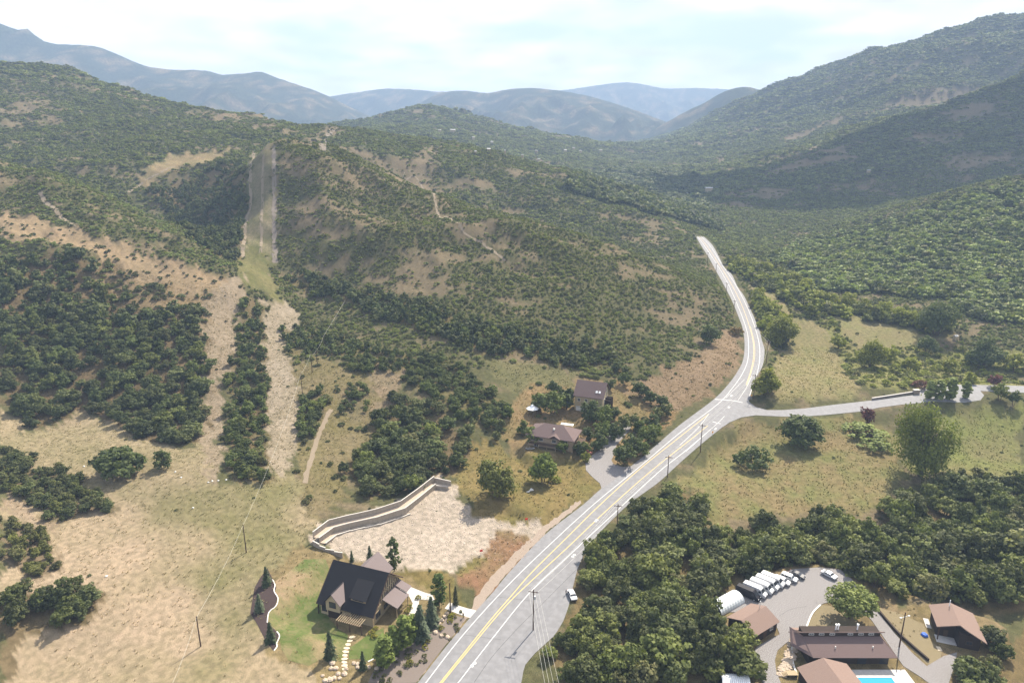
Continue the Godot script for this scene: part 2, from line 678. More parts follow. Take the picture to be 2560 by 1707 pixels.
	M.far.metallic_specular = 0.1

# ---------------------------------------------------------------- roads
var ROAD := [[1110, 1690, 0], [1300, 1480, 1.0], [1500, 1290, 2.0], [1640, 1150, 4.0], [1830, 1000, 7.3], [1885, 900, 10.4], [1880, 800, 15.0], [1850, 720, 20.0], [1800, 660, 25.0], [1760, 620, 30.0], [1742, 592, 34.0]]
var SIDE_ROAD := [[1960, 1033, 6.3], [2160, 1016, 6.8], [2300, 995, 7.4], [2420, 985, 7.6], [2540, 975, 7.9]]
var PROFILE := [[0, 0.0], [136, 0.0], [170, 0.7], [210, 2.0], [250, 4.0], [309, 7.0], [363, 10.4], [435, 15.0], [515, 20.0], [595, 25.0], [660, 30.0], [718, 34.0], [900, 40.0]]
var ROAD_L := [[930, 1850], [1044, 1707], [1110, 1622], [1175, 1544], [1240, 1471], [1268, 1436], [1364, 1335], [1462, 1258], [1504, 1221], [1595, 1152], [1644, 1110], [1700, 1062], [1784, 999], [1821, 961], [1846, 926], [1859, 897], [1862, 857], [1857, 820], [1849, 797], [1832, 755], [1815, 721], [1792, 679], [1773, 644], [1754, 614], [1738, 587]]
var ROAD_R := [[1280, 1850], [1303, 1707], [1311, 1664], [1335, 1635], [1361, 1611], [1387, 1588], [1408, 1553], [1420, 1521], [1432, 1470], [1444, 1422], [1454, 1399], [1469, 1372], [1499, 1332], [1570, 1262], [1646, 1206], [1700, 1157], [1755, 1109], [1810, 1065], [1824, 1056], [1872, 1003], [1879, 981], [1885, 955], [1897, 933], [1908, 911], [1912, 875], [1905, 849], [1897, 820], [1876, 771], [1861, 740], [1845, 717], [1830, 686], [1811, 667], [1796, 637], [1780, 610], [1757, 589]]
var SIDE_EDGE := [[1790, 1075], [1810, 1066], [1824, 1056], [1854, 1043], [1890, 1038], [1956, 1041], [2011, 1041], [2066, 1037], [2157, 1028], [2197, 1019], [2248, 1012], [2303, 1007], [2329, 1003], [2413, 1006], [2453, 1000], [2462, 988], [2452, 977], [2500, 979], [2620, 984],
	[2620, 966], [2450, 962], [2369, 961], [2322, 963], [2303, 970], [2296, 986], [2161, 1003], [2066, 1014], [2011, 1021], [1956, 1025], [1919, 1025], [1890, 1017], [1872, 1003], [1840, 1010]]
var DRIVE_EDGE := [[1512, 1217], [1504, 1221], [1500, 1208], [1481, 1192], [1465, 1175], [1464, 1157], [1476, 1141], [1501, 1123], [1514, 1109], [1513, 1097], [1524, 1079], [1545, 1071], [1570, 1061], [1580, 1058], [1575, 1074], [1557, 1095], [1541, 1113], [1538, 1130], [1529, 1150], [1534, 1160], [1557, 1167], [1584, 1165], [1596, 1153], [1606, 1150]]
# the compound's parking ground and lanes
var PARK_EDGE := [[1800, 1530], [1850, 1500], [1880, 1476], [1930, 1444], [1985, 1422], [2050, 1418], [2105, 1424], [2130, 1446], [2150, 1475], [2105, 1500], [2060, 1508], [2040, 1520], [2025, 1545], [2016, 1572], [1990, 1592], [1965, 1608], [1945, 1625], [1938, 1650], [1942, 1680], [1955, 1712], [1960, 1780], [1905, 1780], [1910, 1712], [1897, 1680], [1888, 1650], [1888, 1622], [1900, 1612], [1950, 1585], [1940, 1560], [1900, 1540], [1860, 1530]]
var LANE_EDGE := [[2150, 1475], [2190, 1520], [2235, 1580], [2280, 1630], [2318, 1665], [2360, 1640], [2394, 1630], [2390, 1655], [2372, 1712], [2370, 1780], [2320, 1780], [2330, 1712], [2300, 1690], [2260, 1665], [2215, 1600], [2180, 1550], [2140, 1510]]
var W := {}     # world outlines made from the pixel ones

func road_y(d: float) -> float:
	for i in PROFILE.size() - 1:
		if d < PROFILE[i + 1][0]:
			var t: float = (d - PROFILE[i][0]) / (PROFILE[i + 1][0] - PROFILE[i][0])
			return lerpf(PROFILE[i][1], PROFILE[i + 1][1], t)
	return 40.0

func road_pt(u: float, v: float, up := 0.0) -> Vector3:
	var y := 2.0
	var p := Vector3.ZERO
	for k in 8:
		p = at_y(u, v, y + up)
		y = road_y(-p.z)
	p.y = y + up
	return p

func road_line(px: Array) -> PackedVector3Array:
	var o := PackedVector3Array()
	for q in px:
		o.append(road_pt(q[0], q[1]))
	return o

func smooth_line(pts: PackedVector3Array, step: float) -> PackedVector3Array:
	# a Catmull-Rom curve through the points, resampled every step metres
	var o := PackedVector3Array()
	var k := pts.size()
	for i in k - 1:
		var p0 := pts[maxi(i - 1, 0)]
		var p1 := pts[i]
		var p2 := pts[i + 1]
		var p3 := pts[mini(i + 2, k - 1)]
		var m := maxi(1, int(p1.distance_to(p2) / step))
		for a in m:
			o.append(p1.cubic_interpolate(p2, p0, p3, float(a) / m))
	o.append(pts[k - 1])
	return o

func flat_poly(pts: PackedVector3Array) -> PackedVector2Array:
	var o := PackedVector2Array()
	for p in pts:
		o.append(Vector2(p.x, p.z))
	return o

func prepare_roads() -> void:
	W.road_l = smooth_line(road_line(ROAD_L), 3.0)
	W.road_r = smooth_line(road_line(ROAD_R), 3.0)
	W.side = road_line(SIDE_EDGE)
	W.drive = road_line(DRIVE_EDGE)
	W.park = road_line(PARK_EDGE)
	W.lane = road_line(LANE_EDGE)
	var rp: PackedVector3Array = W.road_l.duplicate()
	var back: PackedVector3Array = W.road_r.duplicate()
	back.reverse()
	rp.append_array(back)
	W.road = rp

# pads: level ground under roads and buildings. [outline, height (NAN: the valley's own slope), blend]
var pads := []

func add_pad(poly: PackedVector2Array, y: float, blend: float) -> void:
	var r := Rect2(poly[0], Vector2.ZERO)
	for p in poly:
		r = r.expand(p)
	pads.append([poly, y, blend, r.grow(blend)])

func flatten_roads() -> void:
	for key in ["road", "side", "drive", "park", "lane"]:
		add_pad(flat_poly(W[key]), NAN, 9.0 if key in ["road", "side"] else 5.0)

func flatten_pads() -> void:
	# later pads win over earlier ones inside, the nearest one counts outside
	for pd in pads:
		var poly: PackedVector2Array = pd[0]
		var r: Rect2 = pd[3]
		var blend: float = pd[2]
		var d_lo := maxf(-r.end.y, D0)
		var d_hi := -r.position.y
		var i0 := maxi(0, int(log(d_lo / D0) / RK))
		var i1 := mini(ROWS - 1, int(log(maxf(d_hi, D0) / D0) / RK) + 1)
		for i in range(i0, i1 + 1):
			var d := row_d(i)
			var j0 := maxi(0, int((r.position.x / d + SPAN) / (2.0 * SPAN) * (COLS - 1)))
			var j1 := mini(COLS - 1, int((r.end.x / d + SPAN) / (2.0 * SPAN) * (COLS - 1)) + 1)
			for j in range(j0, j1 + 1):
				var q := Vector2(col_s(j) * d, -d)
				var y: float = (road_y(d) if is_nan(pd[1]) else pd[1]) - 0.10
				if Geometry2D.is_point_in_polygon(q, poly):
					H[i * COLS + j] = y
					continue
				var best := 1e9
				for k in poly.size():
					best = minf(best, q.distance_squared_to(Geometry2D.get_closest_point_to_segment(q, poly[k], poly[(k + 1) % poly.size()])))
				var dist := sqrt(best)
				if dist < blend:
					var w := 1.0 - smoothstep(1.6, blend, dist)
					H[i * COLS + j] = lerpf(H[i * COLS + j], y, w)

func sheet_mesh(pts: PackedVector3Array, up: float, skirt := 0.25) -> MB:
	# a sheet over an outline that follows the valley's slope, with an edge that goes down into the ground
	var mb := MB.new()
	var poly := flat_poly(pts)
	if Geometry2D.is_polygon_clockwise(poly):
		poly.reverse()
	var tr := Geometry2D.triangulate_polygon(poly)
	for t in range(0, tr.size(), 3):
		var q := []
		for k in 3:
			var p := poly[tr[t + k]]
			q.append(Vector3(p.x, road_y(-p.y) + up, p.y))
		var nn: Vector3 = (q[1] - q[0]).cross(q[2] - q[0])
		if nn.y < 0.0:
			mb.tri(q[0], q[2], q[1])
		else:
			mb.tri(q[0], q[1], q[2])
	for k in poly.size():
		var a := poly[k]
		var b := poly[(k + 1) % poly.size()]
		var pa := Vector3(a.x, road_y(-a.y) + up, a.y)
		var pb := Vector3(b.x, road_y(-b.y) + up, b.y)
		mb.quad(pa, pb, pb - Vector3(0, skirt, 0), pa - Vector3(0, skirt, 0))
	return mb

func ribbon(pts: PackedVector3Array, width: float, up: float, dash := 0.0, gap := 0.0) -> MB:
	var mb := MB.new()
	var run := 0.0
	for i in pts.size() - 1:
		var a := pts[i]
		var b := pts[i + 1]
		var on := dash <= 0.0 or fmod(run, dash + gap) < dash
		run += a.distance_to(b)
		if not on:
			continue
		var ta := (pts[mini(i + 1, pts.size() - 1)] - pts[maxi(i - 1, 0)])
		var tb := (pts[mini(i + 2, pts.size() - 1)] - pts[i])
		var sa := Vector3(-ta.z, 0, ta.x).normalized() * width * 0.5
		var sb := Vector3(-tb.z, 0, tb.x).normalized() * width * 0.5
		var q := [a - sa, b - sb, b + sb, a + sa]
		for k in 4:
			q[k].y = road_y(-q[k].z) + up
		var nn: Vector3 = (q[1] - q[0]).cross(q[2] - q[0])
		if nn.y < 0.0:
			q.reverse()
		mb.quad(q[0], q[1], q[2], q[3])
	return mb

func build_roads() -> void:
	# main road: strip between its two edges, row by row so that it follows the slope
	var mb := MB.new()
	var l: PackedVector3Array = W.road_l
	var r: PackedVector3Array = W.road_r
	var d := 128.0
	var rows := []
	while d < 716.0:
		rows.append([edge_at(l, d), edge_at(r, d)])
		d += 2.0
	for i in rows.size() - 1:
		mb.quad(rows[i][0], rows[i][1], rows[i + 1][1], rows[i + 1][0])
		var dn := Vector3(0, -0.3, 0)
		mb.quad(rows[i][0] + dn, rows[i][0], rows[i + 1][0], rows[i + 1][0] + dn)
		mb.quad(rows[i][1], rows[i][1] + dn, rows[i + 1][1] + dn, rows[i + 1][1])
	structure("road", mb, M.asphalt, "pale grey two-lane canyon road with turn lane")
	structure("side_road", sheet_mesh(fine_outline(W.side), 0.012), M.asphalt, "pale side road branching off towards the creek")
	structure("driveway", sheet_mesh(fine_outline(W.drive), 0.010), M.asphalt_old, "grey asphalt driveway curving up to the hip-roofed house")
	structure("parking_lot", sheet_mesh(fine_outline(W.park), 0.010), M.asphalt_old, "cracked asphalt parking ground where the vans stand")
	structure("lane", sheet_mesh(fine_outline(W.lane), 0.014), M.asphalt_old, "narrow asphalt lane behind the compound buildings")
	markings()

func fine_outline(pts: PackedVector3Array) -> PackedVector3Array:
	var o := PackedVector3Array()
	for i in pts.size():
		var a := pts[i]
		var b := pts[(i + 1) % pts.size()]
		var m := maxi(1, int(a.distance_to(b) / 4.0))
		for k in m:
			o.append(a.lerp(b, float(k) / m))
	return o

func structure(called: String, mb, mat: Material, label: String) -> MeshInstance3D:
	var o := part(called, mb, mat)
	o.set_meta("kind", "structure")
	o.set_meta("label", label)
	o.set_meta("category", called.replace("_", " "))
	return o

func edge_at(line: PackedVector3Array, d: float) -> Vector3:
	for i in line.size() - 1:
		var a := -line[i].z
		var b := -line[i + 1].z
		if (a <= d and d < b) or (i == line.size() - 2):
			var t := clampf((d - a) / maxf(b - a, 0.001), 0.0, 1.0)
			var p := line[i].lerp(line[i + 1], t)
			return Vector3(p.x, road_y(d), -d)
	return Vector3(line[0].x, road_y(d), -d)

func mark(called: String, px: Array, width: float, mat: Material, dash := 0.0, gap := 0.0, up := 0.006) -> void:
	var o := part(called, ribbon(smooth_line(road_line(px), 1.5), width, up, dash, gap), mat)
	o.set_meta("kind", "structure")
	o.set_meta("category", "road marking")
	o.set_meta("label", "painted line along the pale grey canyon road" if mat != M.tar else "dark sealed crack across the asphalt")

func markings() -> void:
	# white edge lines
	mark("edge_line", [[1000, 1790], [1064, 1707], [1160, 1584], [1268, 1465], [1378, 1358], [1483, 1262], [1600, 1166], [1700, 1082], [1795, 1010], [1830, 972], [1856, 935], [1870, 900], [1872, 858], [1866, 820], [1846, 766], [1822, 712], [1796, 666], [1766, 620], [1744, 590]], 0.22, M.paint_white)
	mark("edge_line", [[1090, 1775], [1145, 1707], [1230, 1597], [1323, 1483], [1410, 1400], [1499, 1317], [1640, 1186], [1720, 1122], [1790, 1062]], 0.22, M.paint_white)
	mark("edge_line", [[1874, 990], [1890, 945], [1899, 905], [1899, 862], [1886, 812], [1864, 758], [1836, 706], [1806, 662], [1776, 614], [1752, 590]], 0.22, M.paint_white)
	# yellow centre lines, opening for the turn lane
	mark("centre_line", [[1060, 1760], [1100, 1707], [1160, 1632], [1225, 1551], [1276, 1492], [1330, 1430], [1420, 1341], [1498, 1264], [1600, 1172], [1700, 1092], [1772, 1035]], 0.24, M.paint_yellow)
	mark("centre_line", [[1062, 1764], [1104, 1708], [1164, 1634], [1230, 1554], [1282, 1496], [1352, 1430], [1430, 1358], [1510, 1282], [1620, 1184], [1710, 1112], [1770, 1064]], 0.24, M.paint_yellow)
	mark("centre_line", [[1866, 962], [1878, 925], [1884, 895], [1884, 858], [1874, 815], [1854, 760], [1829, 710], [1800, 663], [1770, 617], [1748, 590]], 0.2, M.paint_yellow)
	mark("centre_line", [[1868, 964], [1880, 926], [1887, 895], [1886.5, 858], [1876.5, 815]], 0.16, M.paint_yellow)
	# lane lines at the junction, crosswalk-like bar
	mark("stop_line", [[1788, 998], [1830, 1001], [1866, 1008]], 0.5, M.paint_white)
	mark("lane_line", [[1700, 1113], [1745, 1070], [1773, 1034]], 0.16, M.paint_white)
	mark("lane_line", [[1715, 1128], [1790, 1062], [1812, 1040]], 0.16, M.paint_white)
	mark("lane_line", [[1815, 995], [1838, 972], [1862, 948]], 0.16, M.paint_white)
	mark("lane_line", [[1846, 1000], [1866, 970], [1880, 940]], 0.16, M.paint_white)
	mark("lane_line", [[1854, 1024], [1940, 1032]], 0.2, M.paint_white)
	mark("lane_line", [[1782, 1054], [1812, 1062]], 0.45, M.paint_white)
	# cracks and seams
	mark("road_seam", [[1185, 1706], [1230, 1642], [1290, 1575], [1340, 1525], [1395, 1470], [1440, 1425]], 0.10, M.tar)
	mark("road_seam", [[1240, 1492], [1276, 1496], [1330, 1502]], 0.07, M.tar)
	mark("road_seam", [[1160, 1587], [1200, 1592], [1260, 1600]], 0.06, M.tar)
	mark("road_seam", [[1966, 1470], [2000, 1480], [2040, 1500], [2044, 1510]], 0.10, M.tar, 0.0, 0.0, 0.02)
	mark("road_seam", [[2010, 1440], [2014, 1462], [2020, 1490]], 0.08, M.tar, 0.0, 0.0, 0.02)
	mark("road_seam", [[1950, 1540], [1975, 1524], [2020, 1515]], 0.08, M.tar, 0.0, 0.0, 0.02)
	# bicycle symbols worn to pale patches
	for q in [[1183, 1661], [1434, 1389], [1491, 1301], [1829, 989], [1823, 1018], [1844, 1020], [1790, 1072]]:
		var p := road_pt(q[0], q[1])
		var t := Vector3(0.55, 0, -0.83)
		mark_patch(p, t)

func mark_patch(p: Vector3, t: Vector3) -> void:
	var mb := MB.new()
	var s := Vector3(-t.z, 0, t.x)
	var up := Vector3(0, 0.008, 0)
	# two wheels and a bar, as rings of short bars
	for w in [-0.55, 0.55]:
		for k in 8:
			var a := TAU * k / 8.0
			var b := TAU * (k + 1) / 8.0
			var c0: Vector3 = p + t * w + up
			mb.quad(c0 + (s * cos(a) + t * sin(a)) * 0.30, c0 + (s * cos(b) + t * sin(b)) * 0.30, c0 + (s * cos(b) + t * sin(b)) * 0.52, c0 + (s * cos(a) + t * sin(a)) * 0.52)
	mb.quad(p + up - t * 0.5 - s * 0.1, p + up + t * 0.5 - s * 0.1, p + up + t * 0.5 + s * 0.1, p + up - t * 0.5 + s * 0.1)
	for i in mb.v.size():
		mb.v[i].y = road_y(-mb.v[i].z) + 0.008
	var o := part("lane_symbol", mb, M.paint_white)
	o.set_meta("kind", "structure")
	o.set_meta("category", "road marking")
	o.set_meta("label", "white bicycle symbol painted on the canyon road")

# ---------------------------------------------------------------- what grows where
# outlines in pixels of the photograph at 2352 wide, laid on the land where the sight lines meet it
const ZS := 1.08844
# name: [outline, kind, density, least height, most height, tint, ground colour, second ground colour]
var ZONES := {
	"lot": [[[722, 1235], [760, 1262], [800, 1285], [905, 1300], [1000, 1312], [1040, 1310], [1070, 1290], [1120, 1250], [1150, 1222], [1225, 1240], [1262, 1222], [1240, 1208], [1160, 1192], [1100, 1185], [1060, 1150], [1045, 1110], [1000, 1096], [930, 1155], [790, 1192], [726, 1212]], "open", 0.02, 0.2, 0.5, 1, Color(0.60, 0.515, 0.44), Color(0.50, 0.425, 0.355)],
	"red_soil": [[[1080, 1215], [1130, 1208], [1235, 1240], [1140, 1345], [1090, 1380], [1050, 1330], [1120, 1290], [1045, 1255]], "open", 0.05, 0.3, 0.8, 1, Color(0.34, 0.19, 0.12), Color(0.27, 0.20, 0.11)],
	"lot_grass": [[[890, 1300], [1000, 1312], [1040, 1320], [1060, 1385], [1000, 1370], [950, 1340], [900, 1330]], "open", 0.06, 0.3, 0.7, 1, Color(0.30, 0.23, 0.10), Color(0.20, 0.18, 0.07)],
	"swath_left": [[[500, 645], [530, 628], [560, 640], [562, 690], [545, 730], [535, 800], [515, 850], [508, 930], [500, 1110], [478, 1110], [466, 1000], [462, 850], [466, 760], [478, 690]], "open", 0.01, 0.4, 1.0, 0, Color(0.42, 0.34, 0.255), Color(0.33, 0.265, 0.185)],
	"swath_right": [[[608, 690], [645, 690], [700, 722], [672, 748], [655, 765], [660, 830], [690, 880], [690, 960], [680, 1020], [655, 1090], [618, 1080], [612, 1000], [612, 900], [604, 800], [604, 720]], "open", 0.01, 0.4, 1.0, 0, Color(0.46, 0.385, 0.30), Color(0.36, 0.30, 0.215)],
	"swath_green": [[[545, 640], [555, 600], [560, 570], [600, 560], [624, 590], [626, 650], [660, 700], [640, 720], [600, 665], [570, 660]], "open", 0.02, 0.4, 1.2, 2, Color(0.18, 0.185, 0.075), Color(0.25, 0.225, 0.11)],
	"swath_upper": [[[578, 340], [630, 332], [630, 400], [628, 500], [630, 600], [606, 610], [560, 600], [556, 560], [568, 470], [575, 400]], "open", 0.015, 0.4, 1.0, 2, Color(0.33, 0.28, 0.19), Color(0.21, 0.20, 0.10)],
	"pocket": [[[850, 960], [880, 900], [830, 860], [860, 845], [920, 850], [935, 870], [900, 905], [880, 960]], "open", 0.02, 0.4, 1.0, 1, Color(0.33, 0.25, 0.17), Color(0.28, 0.23, 0.15)],
	"path_left": [[[0, 1125], [60, 1165], [110, 1195], [150, 1190], [135, 1225], [60, 1195], [0, 1155]], "open", 0.0, 0.4, 1.0, 1, Color(0.42, 0.33, 0.24), Color(0.34, 0.26, 0.18)],
	"forest_strip": [[[566, 690], [600, 690], [603, 760], [604, 840], [612, 900], [605, 990], [630, 1070], [612, 1108], [540, 1104], [516, 1050], [536, 930], [524, 870], [548, 790]], "forest", 0.52, 2.4, 5.4, 2, Color(0.24, 0.18, 0.11), Color(0.18, 0.16, 0.08)],
	"strip_trees": [[[694, 905], [745, 905], [748, 945], [722, 1010], [692, 1015], [676, 990]], "forest", 0.7, 3.0, 4.6, 2, Color(0.24, 0.19, 0.12), Color(0.17, 0.16, 0.08)],
	"knoll_trees": [[[778, 895], [842, 895], [852, 940], [832, 965], [782, 958]], "forest", 0.5, 2.6, 4.2, 2, Color(0.27, 0.21, 0.13), Color(0.2, 0.18, 0.1)],
	"knoll": [[[660, 840], [740, 820], [800, 850], [860, 870], [870, 980], [800, 1060], [790, 1130], [720, 1200], [690, 1110], [670, 1010], [690, 900]], "scrub", 0.10, 0.7, 1.8, 1, Color(0.27, 0.22, 0.13), Color(0.22, 0.19, 0.09)],
	"left_forest": [[[0, 605], [60, 590], [150, 575], [215, 605], [205, 640], [245, 680], [330, 715], [400, 715], [455, 715], [470, 760], [466, 850], [452, 900], [470, 970], [466, 1018], [400, 1027], [310, 1008], [260, 965], [180, 945], [60, 988], [40, 965], [0, 930]], "forest", 0.44, 3.4, 7.2, 0, Color(0.16, 0.13, 0.07), Color(0.22, 0.16, 0.10)],
	"lower_shrubs": [[[0, 1035], [60, 1060], [150, 1100], [220, 1140], [275, 1172], [250, 1188], [180, 1180], [130, 1200], [60, 1155], [0, 1120]], "forest", 1.0, 2.2, 4.2, 1, Color(0.26, 0.20, 0.13), Color(0.2, 0.17, 0.1)],
	"bare_shrubs": [[[0, 1195], [50, 1205], [110, 1225], [140, 1275], [128, 1320], [60, 1325], [0, 1310]], "forest", 1.0, 1.8, 3.6, 3, Color(0.27, 0.21, 0.14), Color(0.22, 0.17, 0.11)],
	"corner_trees": [[[0, 1370], [60, 1370], [130, 1345], [200, 1345], [240, 1380], [225, 1425], [180, 1440], [100, 1450], [60, 1470], [50, 1540], [0, 1568]], "forest", 0.45, 4.2, 7.4, 0, Color(0.2, 0.16, 0.09), Color(0.24, 0.18, 0.11)],
	"left_field": [[[0, 935], [60, 992], [180, 950], [260, 970], [320, 1012], [410, 1032], [470, 1022], [490, 1112], [600, 1112], [650, 1080], [700, 1110], [730, 1205], [690, 1262], [600, 1330], [640, 1420], [620, 1500], [720, 1568], [720, 1640], [0, 1640]], "open", 0.003, 0.3, 0.8, 1, Color(0.50, 0.39, 0.28), Color(0.25, 0.23, 0.115)],
	"centre_forest": [[[870, 920], [950, 912], [1000, 945], [1085, 1030], [1060, 1075], [1000, 1118], [900, 1145], [832, 1136], [795, 1080], [852, 1020]], "forest", 0.46, 3.4, 7.2, 0, Color(0.2, 0.16, 0.09), Color(0.24, 0.18, 0.11)],
	"centre_scrub": [[[650, 735], [760, 765], [880, 810], [1000, 822], [1080, 850], [1130, 900], [1180, 945], [1150, 985], [1090, 990], [1040, 960], [1000, 940], [950, 885], [860, 860], [840, 870], [750, 815], [660, 815]], "forest", 0.80, 2.4, 4.6, 2, Color(0.22, 0.18, 0.1), Color(0.19, 0.17, 0.08)],
	"gully_forest": [[[640, 640], [720, 672], [820, 710], [900, 745], [1000, 775], [1100, 812], [1200, 822], [1290, 845], [1380, 835], [1440, 862], [1400, 800], [1300, 790], [1200, 765], [1100, 740], [1000, 700], [900, 690], [800, 655], [700, 625]], "forest", 0.82, 3.2, 5.6, 0, Color(0.2, 0.16, 0.09), Color(0.2, 0.17, 0.08)],
	"spur_meadow": [[[1120, 822], [1200, 828], [1310, 850], [1330, 885], [1230, 885], [1190, 905], [1130, 862]], "open", 0.01, 0.4, 1.0, 2, Color(0.23, 0.21, 0.11), Color(0.18, 0.175, 0.085)],
	"dry_slope": [[[1440, 900], [1500, 860], [1600, 815], [1680, 745], [1704, 790], [1692, 845], [1630, 905], [1560, 945], [1500, 935]], "scrub", 0.05, 0.5, 1.4, 1, Color(0.34, 0.25, 0.17), Color(0.26, 0.19, 0.12)],
	"far_slope_forest": [[[335, 445], [420, 420], [555, 370], [565, 480], [552, 560], [530, 600], [450, 560], [380, 500]], "forest", 0.82, 2.8, 5.2, 0, Color(0.2, 0.16, 0.09), Color(0.22, 0.17, 0.1)],
	"tan_patch": [[[335, 385], [400, 350], [540, 344], [480, 374], [390, 394], [295, 445]], "open", 0.02, 0.4, 1.0, 1, Color(0.40, 0.30, 0.18), Color(0.29, 0.25, 0.13)],
	"tan_ridge": [[[0, 478], [100, 505], [200, 535], [300, 565], [420, 605], [500, 634], [538, 645], [495, 690], [440, 680], [380, 655], [250, 600], [215, 575], [100, 552], [0, 560]], "scrub", 0.10, 0.8, 2.0, 1, Color(0.42, 0.31, 0.20), Color(0.35, 0.27, 0.17)],
	"low_slope": [[[210, 600], [300, 610], [400, 650], [480, 690], [466, 740], [400, 715], [300, 700], [230, 660]], "scrub", 0.34, 1.2, 2.8, 1, Color(0.33, 0.25, 0.16), Color(0.28, 0.21, 0.12)],
	"creek_trees": [[[1664, 610], [1760, 620], [1850, 660], [1900, 715], [2000, 712], [2100, 730], [2180, 745], [2175, 770], [2050, 752], [1960, 722], [1880, 735], [1800, 690], [1700, 632]], "forest", 0.55, 4.5, 8.0, 8, Color(0.18, 0.17, 0.07), Color(0.2, 0.18, 0.08)],
	"roadside_trees": [[[1728, 690], [1790, 720], [1820, 775], [1795, 795], [1752, 770], [1722, 712]], "forest", 0.62, 4.5, 7.5, 8, Color(0.2, 0.18, 0.08), Color(0.2, 0.18, 0.08)],
	"strip_field": [[[1705, 645], [1760, 655], [1830, 725], [1900, 750], [1930, 805], [1960, 865], [1990, 912], [1765, 932], [1745, 900], [1800, 800], [1835, 765], [1790, 715]], "open", 0.004, 0.3, 0.8, 2, Color(0.27, 0.255, 0.12), Color(0.33, 0.275, 0.155)],
	"upper_meadow": [[[1900, 700], [2000, 705], [2050, 745], [2150, 775], [2210, 765], [2110, 795], [2000, 800], [1950, 790]], "open", 0.02, 0.5, 1.2, 2, Color(0.27, 0.26, 0.12), Color(0.32, 0.27, 0.15)],
	"creek_bushes": [[[1840, 700], [1960, 780], [1990, 815], [2100, 785], [2200, 812], [2352, 805], [2352, 890], [2180, 895], [2060, 895], [1985, 888], [1945, 830], [1905, 775]], "scrub", 0.30, 0.9, 2.8, 8, Color(0.25, 0.26, 0.095), Color(0.28, 0.26, 0.12)],
	"right_meadow": [[[1500, 1140], [1560, 1100], [1620, 1065], [1700, 968], [1960, 952], [2060, 1000], [2080, 1100], [2000, 1185], [1900, 1165], [1640, 1215], [1610, 1185], [1600, 1120]], "open", 0.008, 0.4, 1.0, 2, Color(0.225, 0.23, 0.095), Color(0.29, 0.225, 0.125)],
	"far_meadow": [[[2085, 945], [2352, 925], [2352, 1110], [2200, 1090], [2090, 1090]], "open", 0.012, 0.4, 1.0, 2, Color(0.225, 0.245, 0.085), Color(0.25, 0.23, 0.11)],
	"compound": [[[1610, 1420], [1640, 1372], [1700, 1330], [1790, 1306], [1900, 1302], [1965, 1325], [2000, 1375], [2100, 1395], [2200, 1380], [2290, 1420], [2300, 1480], [2210, 1500], [2190, 1568], [2190, 1640], [1660, 1640], [1700, 1560], [1720, 1500]], "open", 0.0, 0.3, 0.6, 1, Color(0.30, 0.23, 0.14), Color(0.25, 0.20, 0.10)],
	"road_forest": [[[1440, 1205], [1490, 1170], [1560, 1130], [1615, 1140], [1600, 1210], [1650, 1255], [1720, 1235], [1800, 1225], [1900, 1205], [2000, 1230], [2100, 1140], [2200, 1120], [2352, 1140], [2420, 1140], [2420, 1420], [2260, 1405], [2200, 1375], [2120, 1375], [2030, 1375], [1960, 1335], [1900, 1315], [1800, 1318], [1700, 1340], [1630, 1400], [1690, 1440], [1735, 1510], [1720, 1560], [1600, 1568], [1450, 1600], [1285, 1568], [1275, 1500], [1312, 1440], [1328, 1350], [1372, 1260], [1408, 1225]], "forest", 0.46, 4.2, 9.2, 5, Color(0.2, 0.16, 0.08), Color(0.24, 0.18, 0.1)],
	"corner_forest": [[[2205, 1530], [2250, 1480], [2352, 1440], [2420, 1440], [2420, 1640], [2190, 1640]], "forest", 0.42, 4.4, 8.0, 0, Color(0.2, 0.16, 0.08), Color(0.24, 0.18, 0.1)],
	"verge": [[[1050, 1330], [1250, 1210], [1380, 1120], [1400, 1100], [1330, 1060], [1200, 1040], [1090, 1010], [1040, 1080], [1050, 1120], [1100, 1185]], "open", 0.03, 0.4, 1.0, 2, Color(0.29, 0.22, 0.10), Color(0.23, 0.20, 0.08)],
	"garden": [[[1180, 930], [1230, 880], [1330, 870], [1440, 880], [1560, 945], [1500, 1010], [1440, 1060], [1350, 1060], [1200, 1040], [1130, 1000]], "scrub", 0.10, 0.7, 1.8, 2, Color(0.36, 0.25, 0.14), Color(0.24, 0.2, 0.1)],
	"house_plot": [[[570, 1340], [700, 1255], [900, 1300], [1000, 1370], [1080, 1400], [960, 1568], [900, 1640], [640, 1640], [620, 1480]], "open", 0.0, 0.3, 0.6, 1, Color(0.33, 0.26, 0.14), Color(0.28, 0.22, 0.12)],
	"right_hill": [[[2352, 425], [2200, 458], [2050, 505], [1950, 536], [1850, 560], [1760, 590], [1850, 625], [1900, 668], [2000, 668], [2180, 690], [2230, 725], [2352, 745], [2500, 750], [2500, 420]], "hill", 0.86, 3.6, 7.5, 6, Color(0.18, 0.17, 0.08), Color(0.24, 0.19, 0.10)],
}
var zones := []
var bare_spots := []      # tan clearings on the far slopes: centre, reach across, reach along

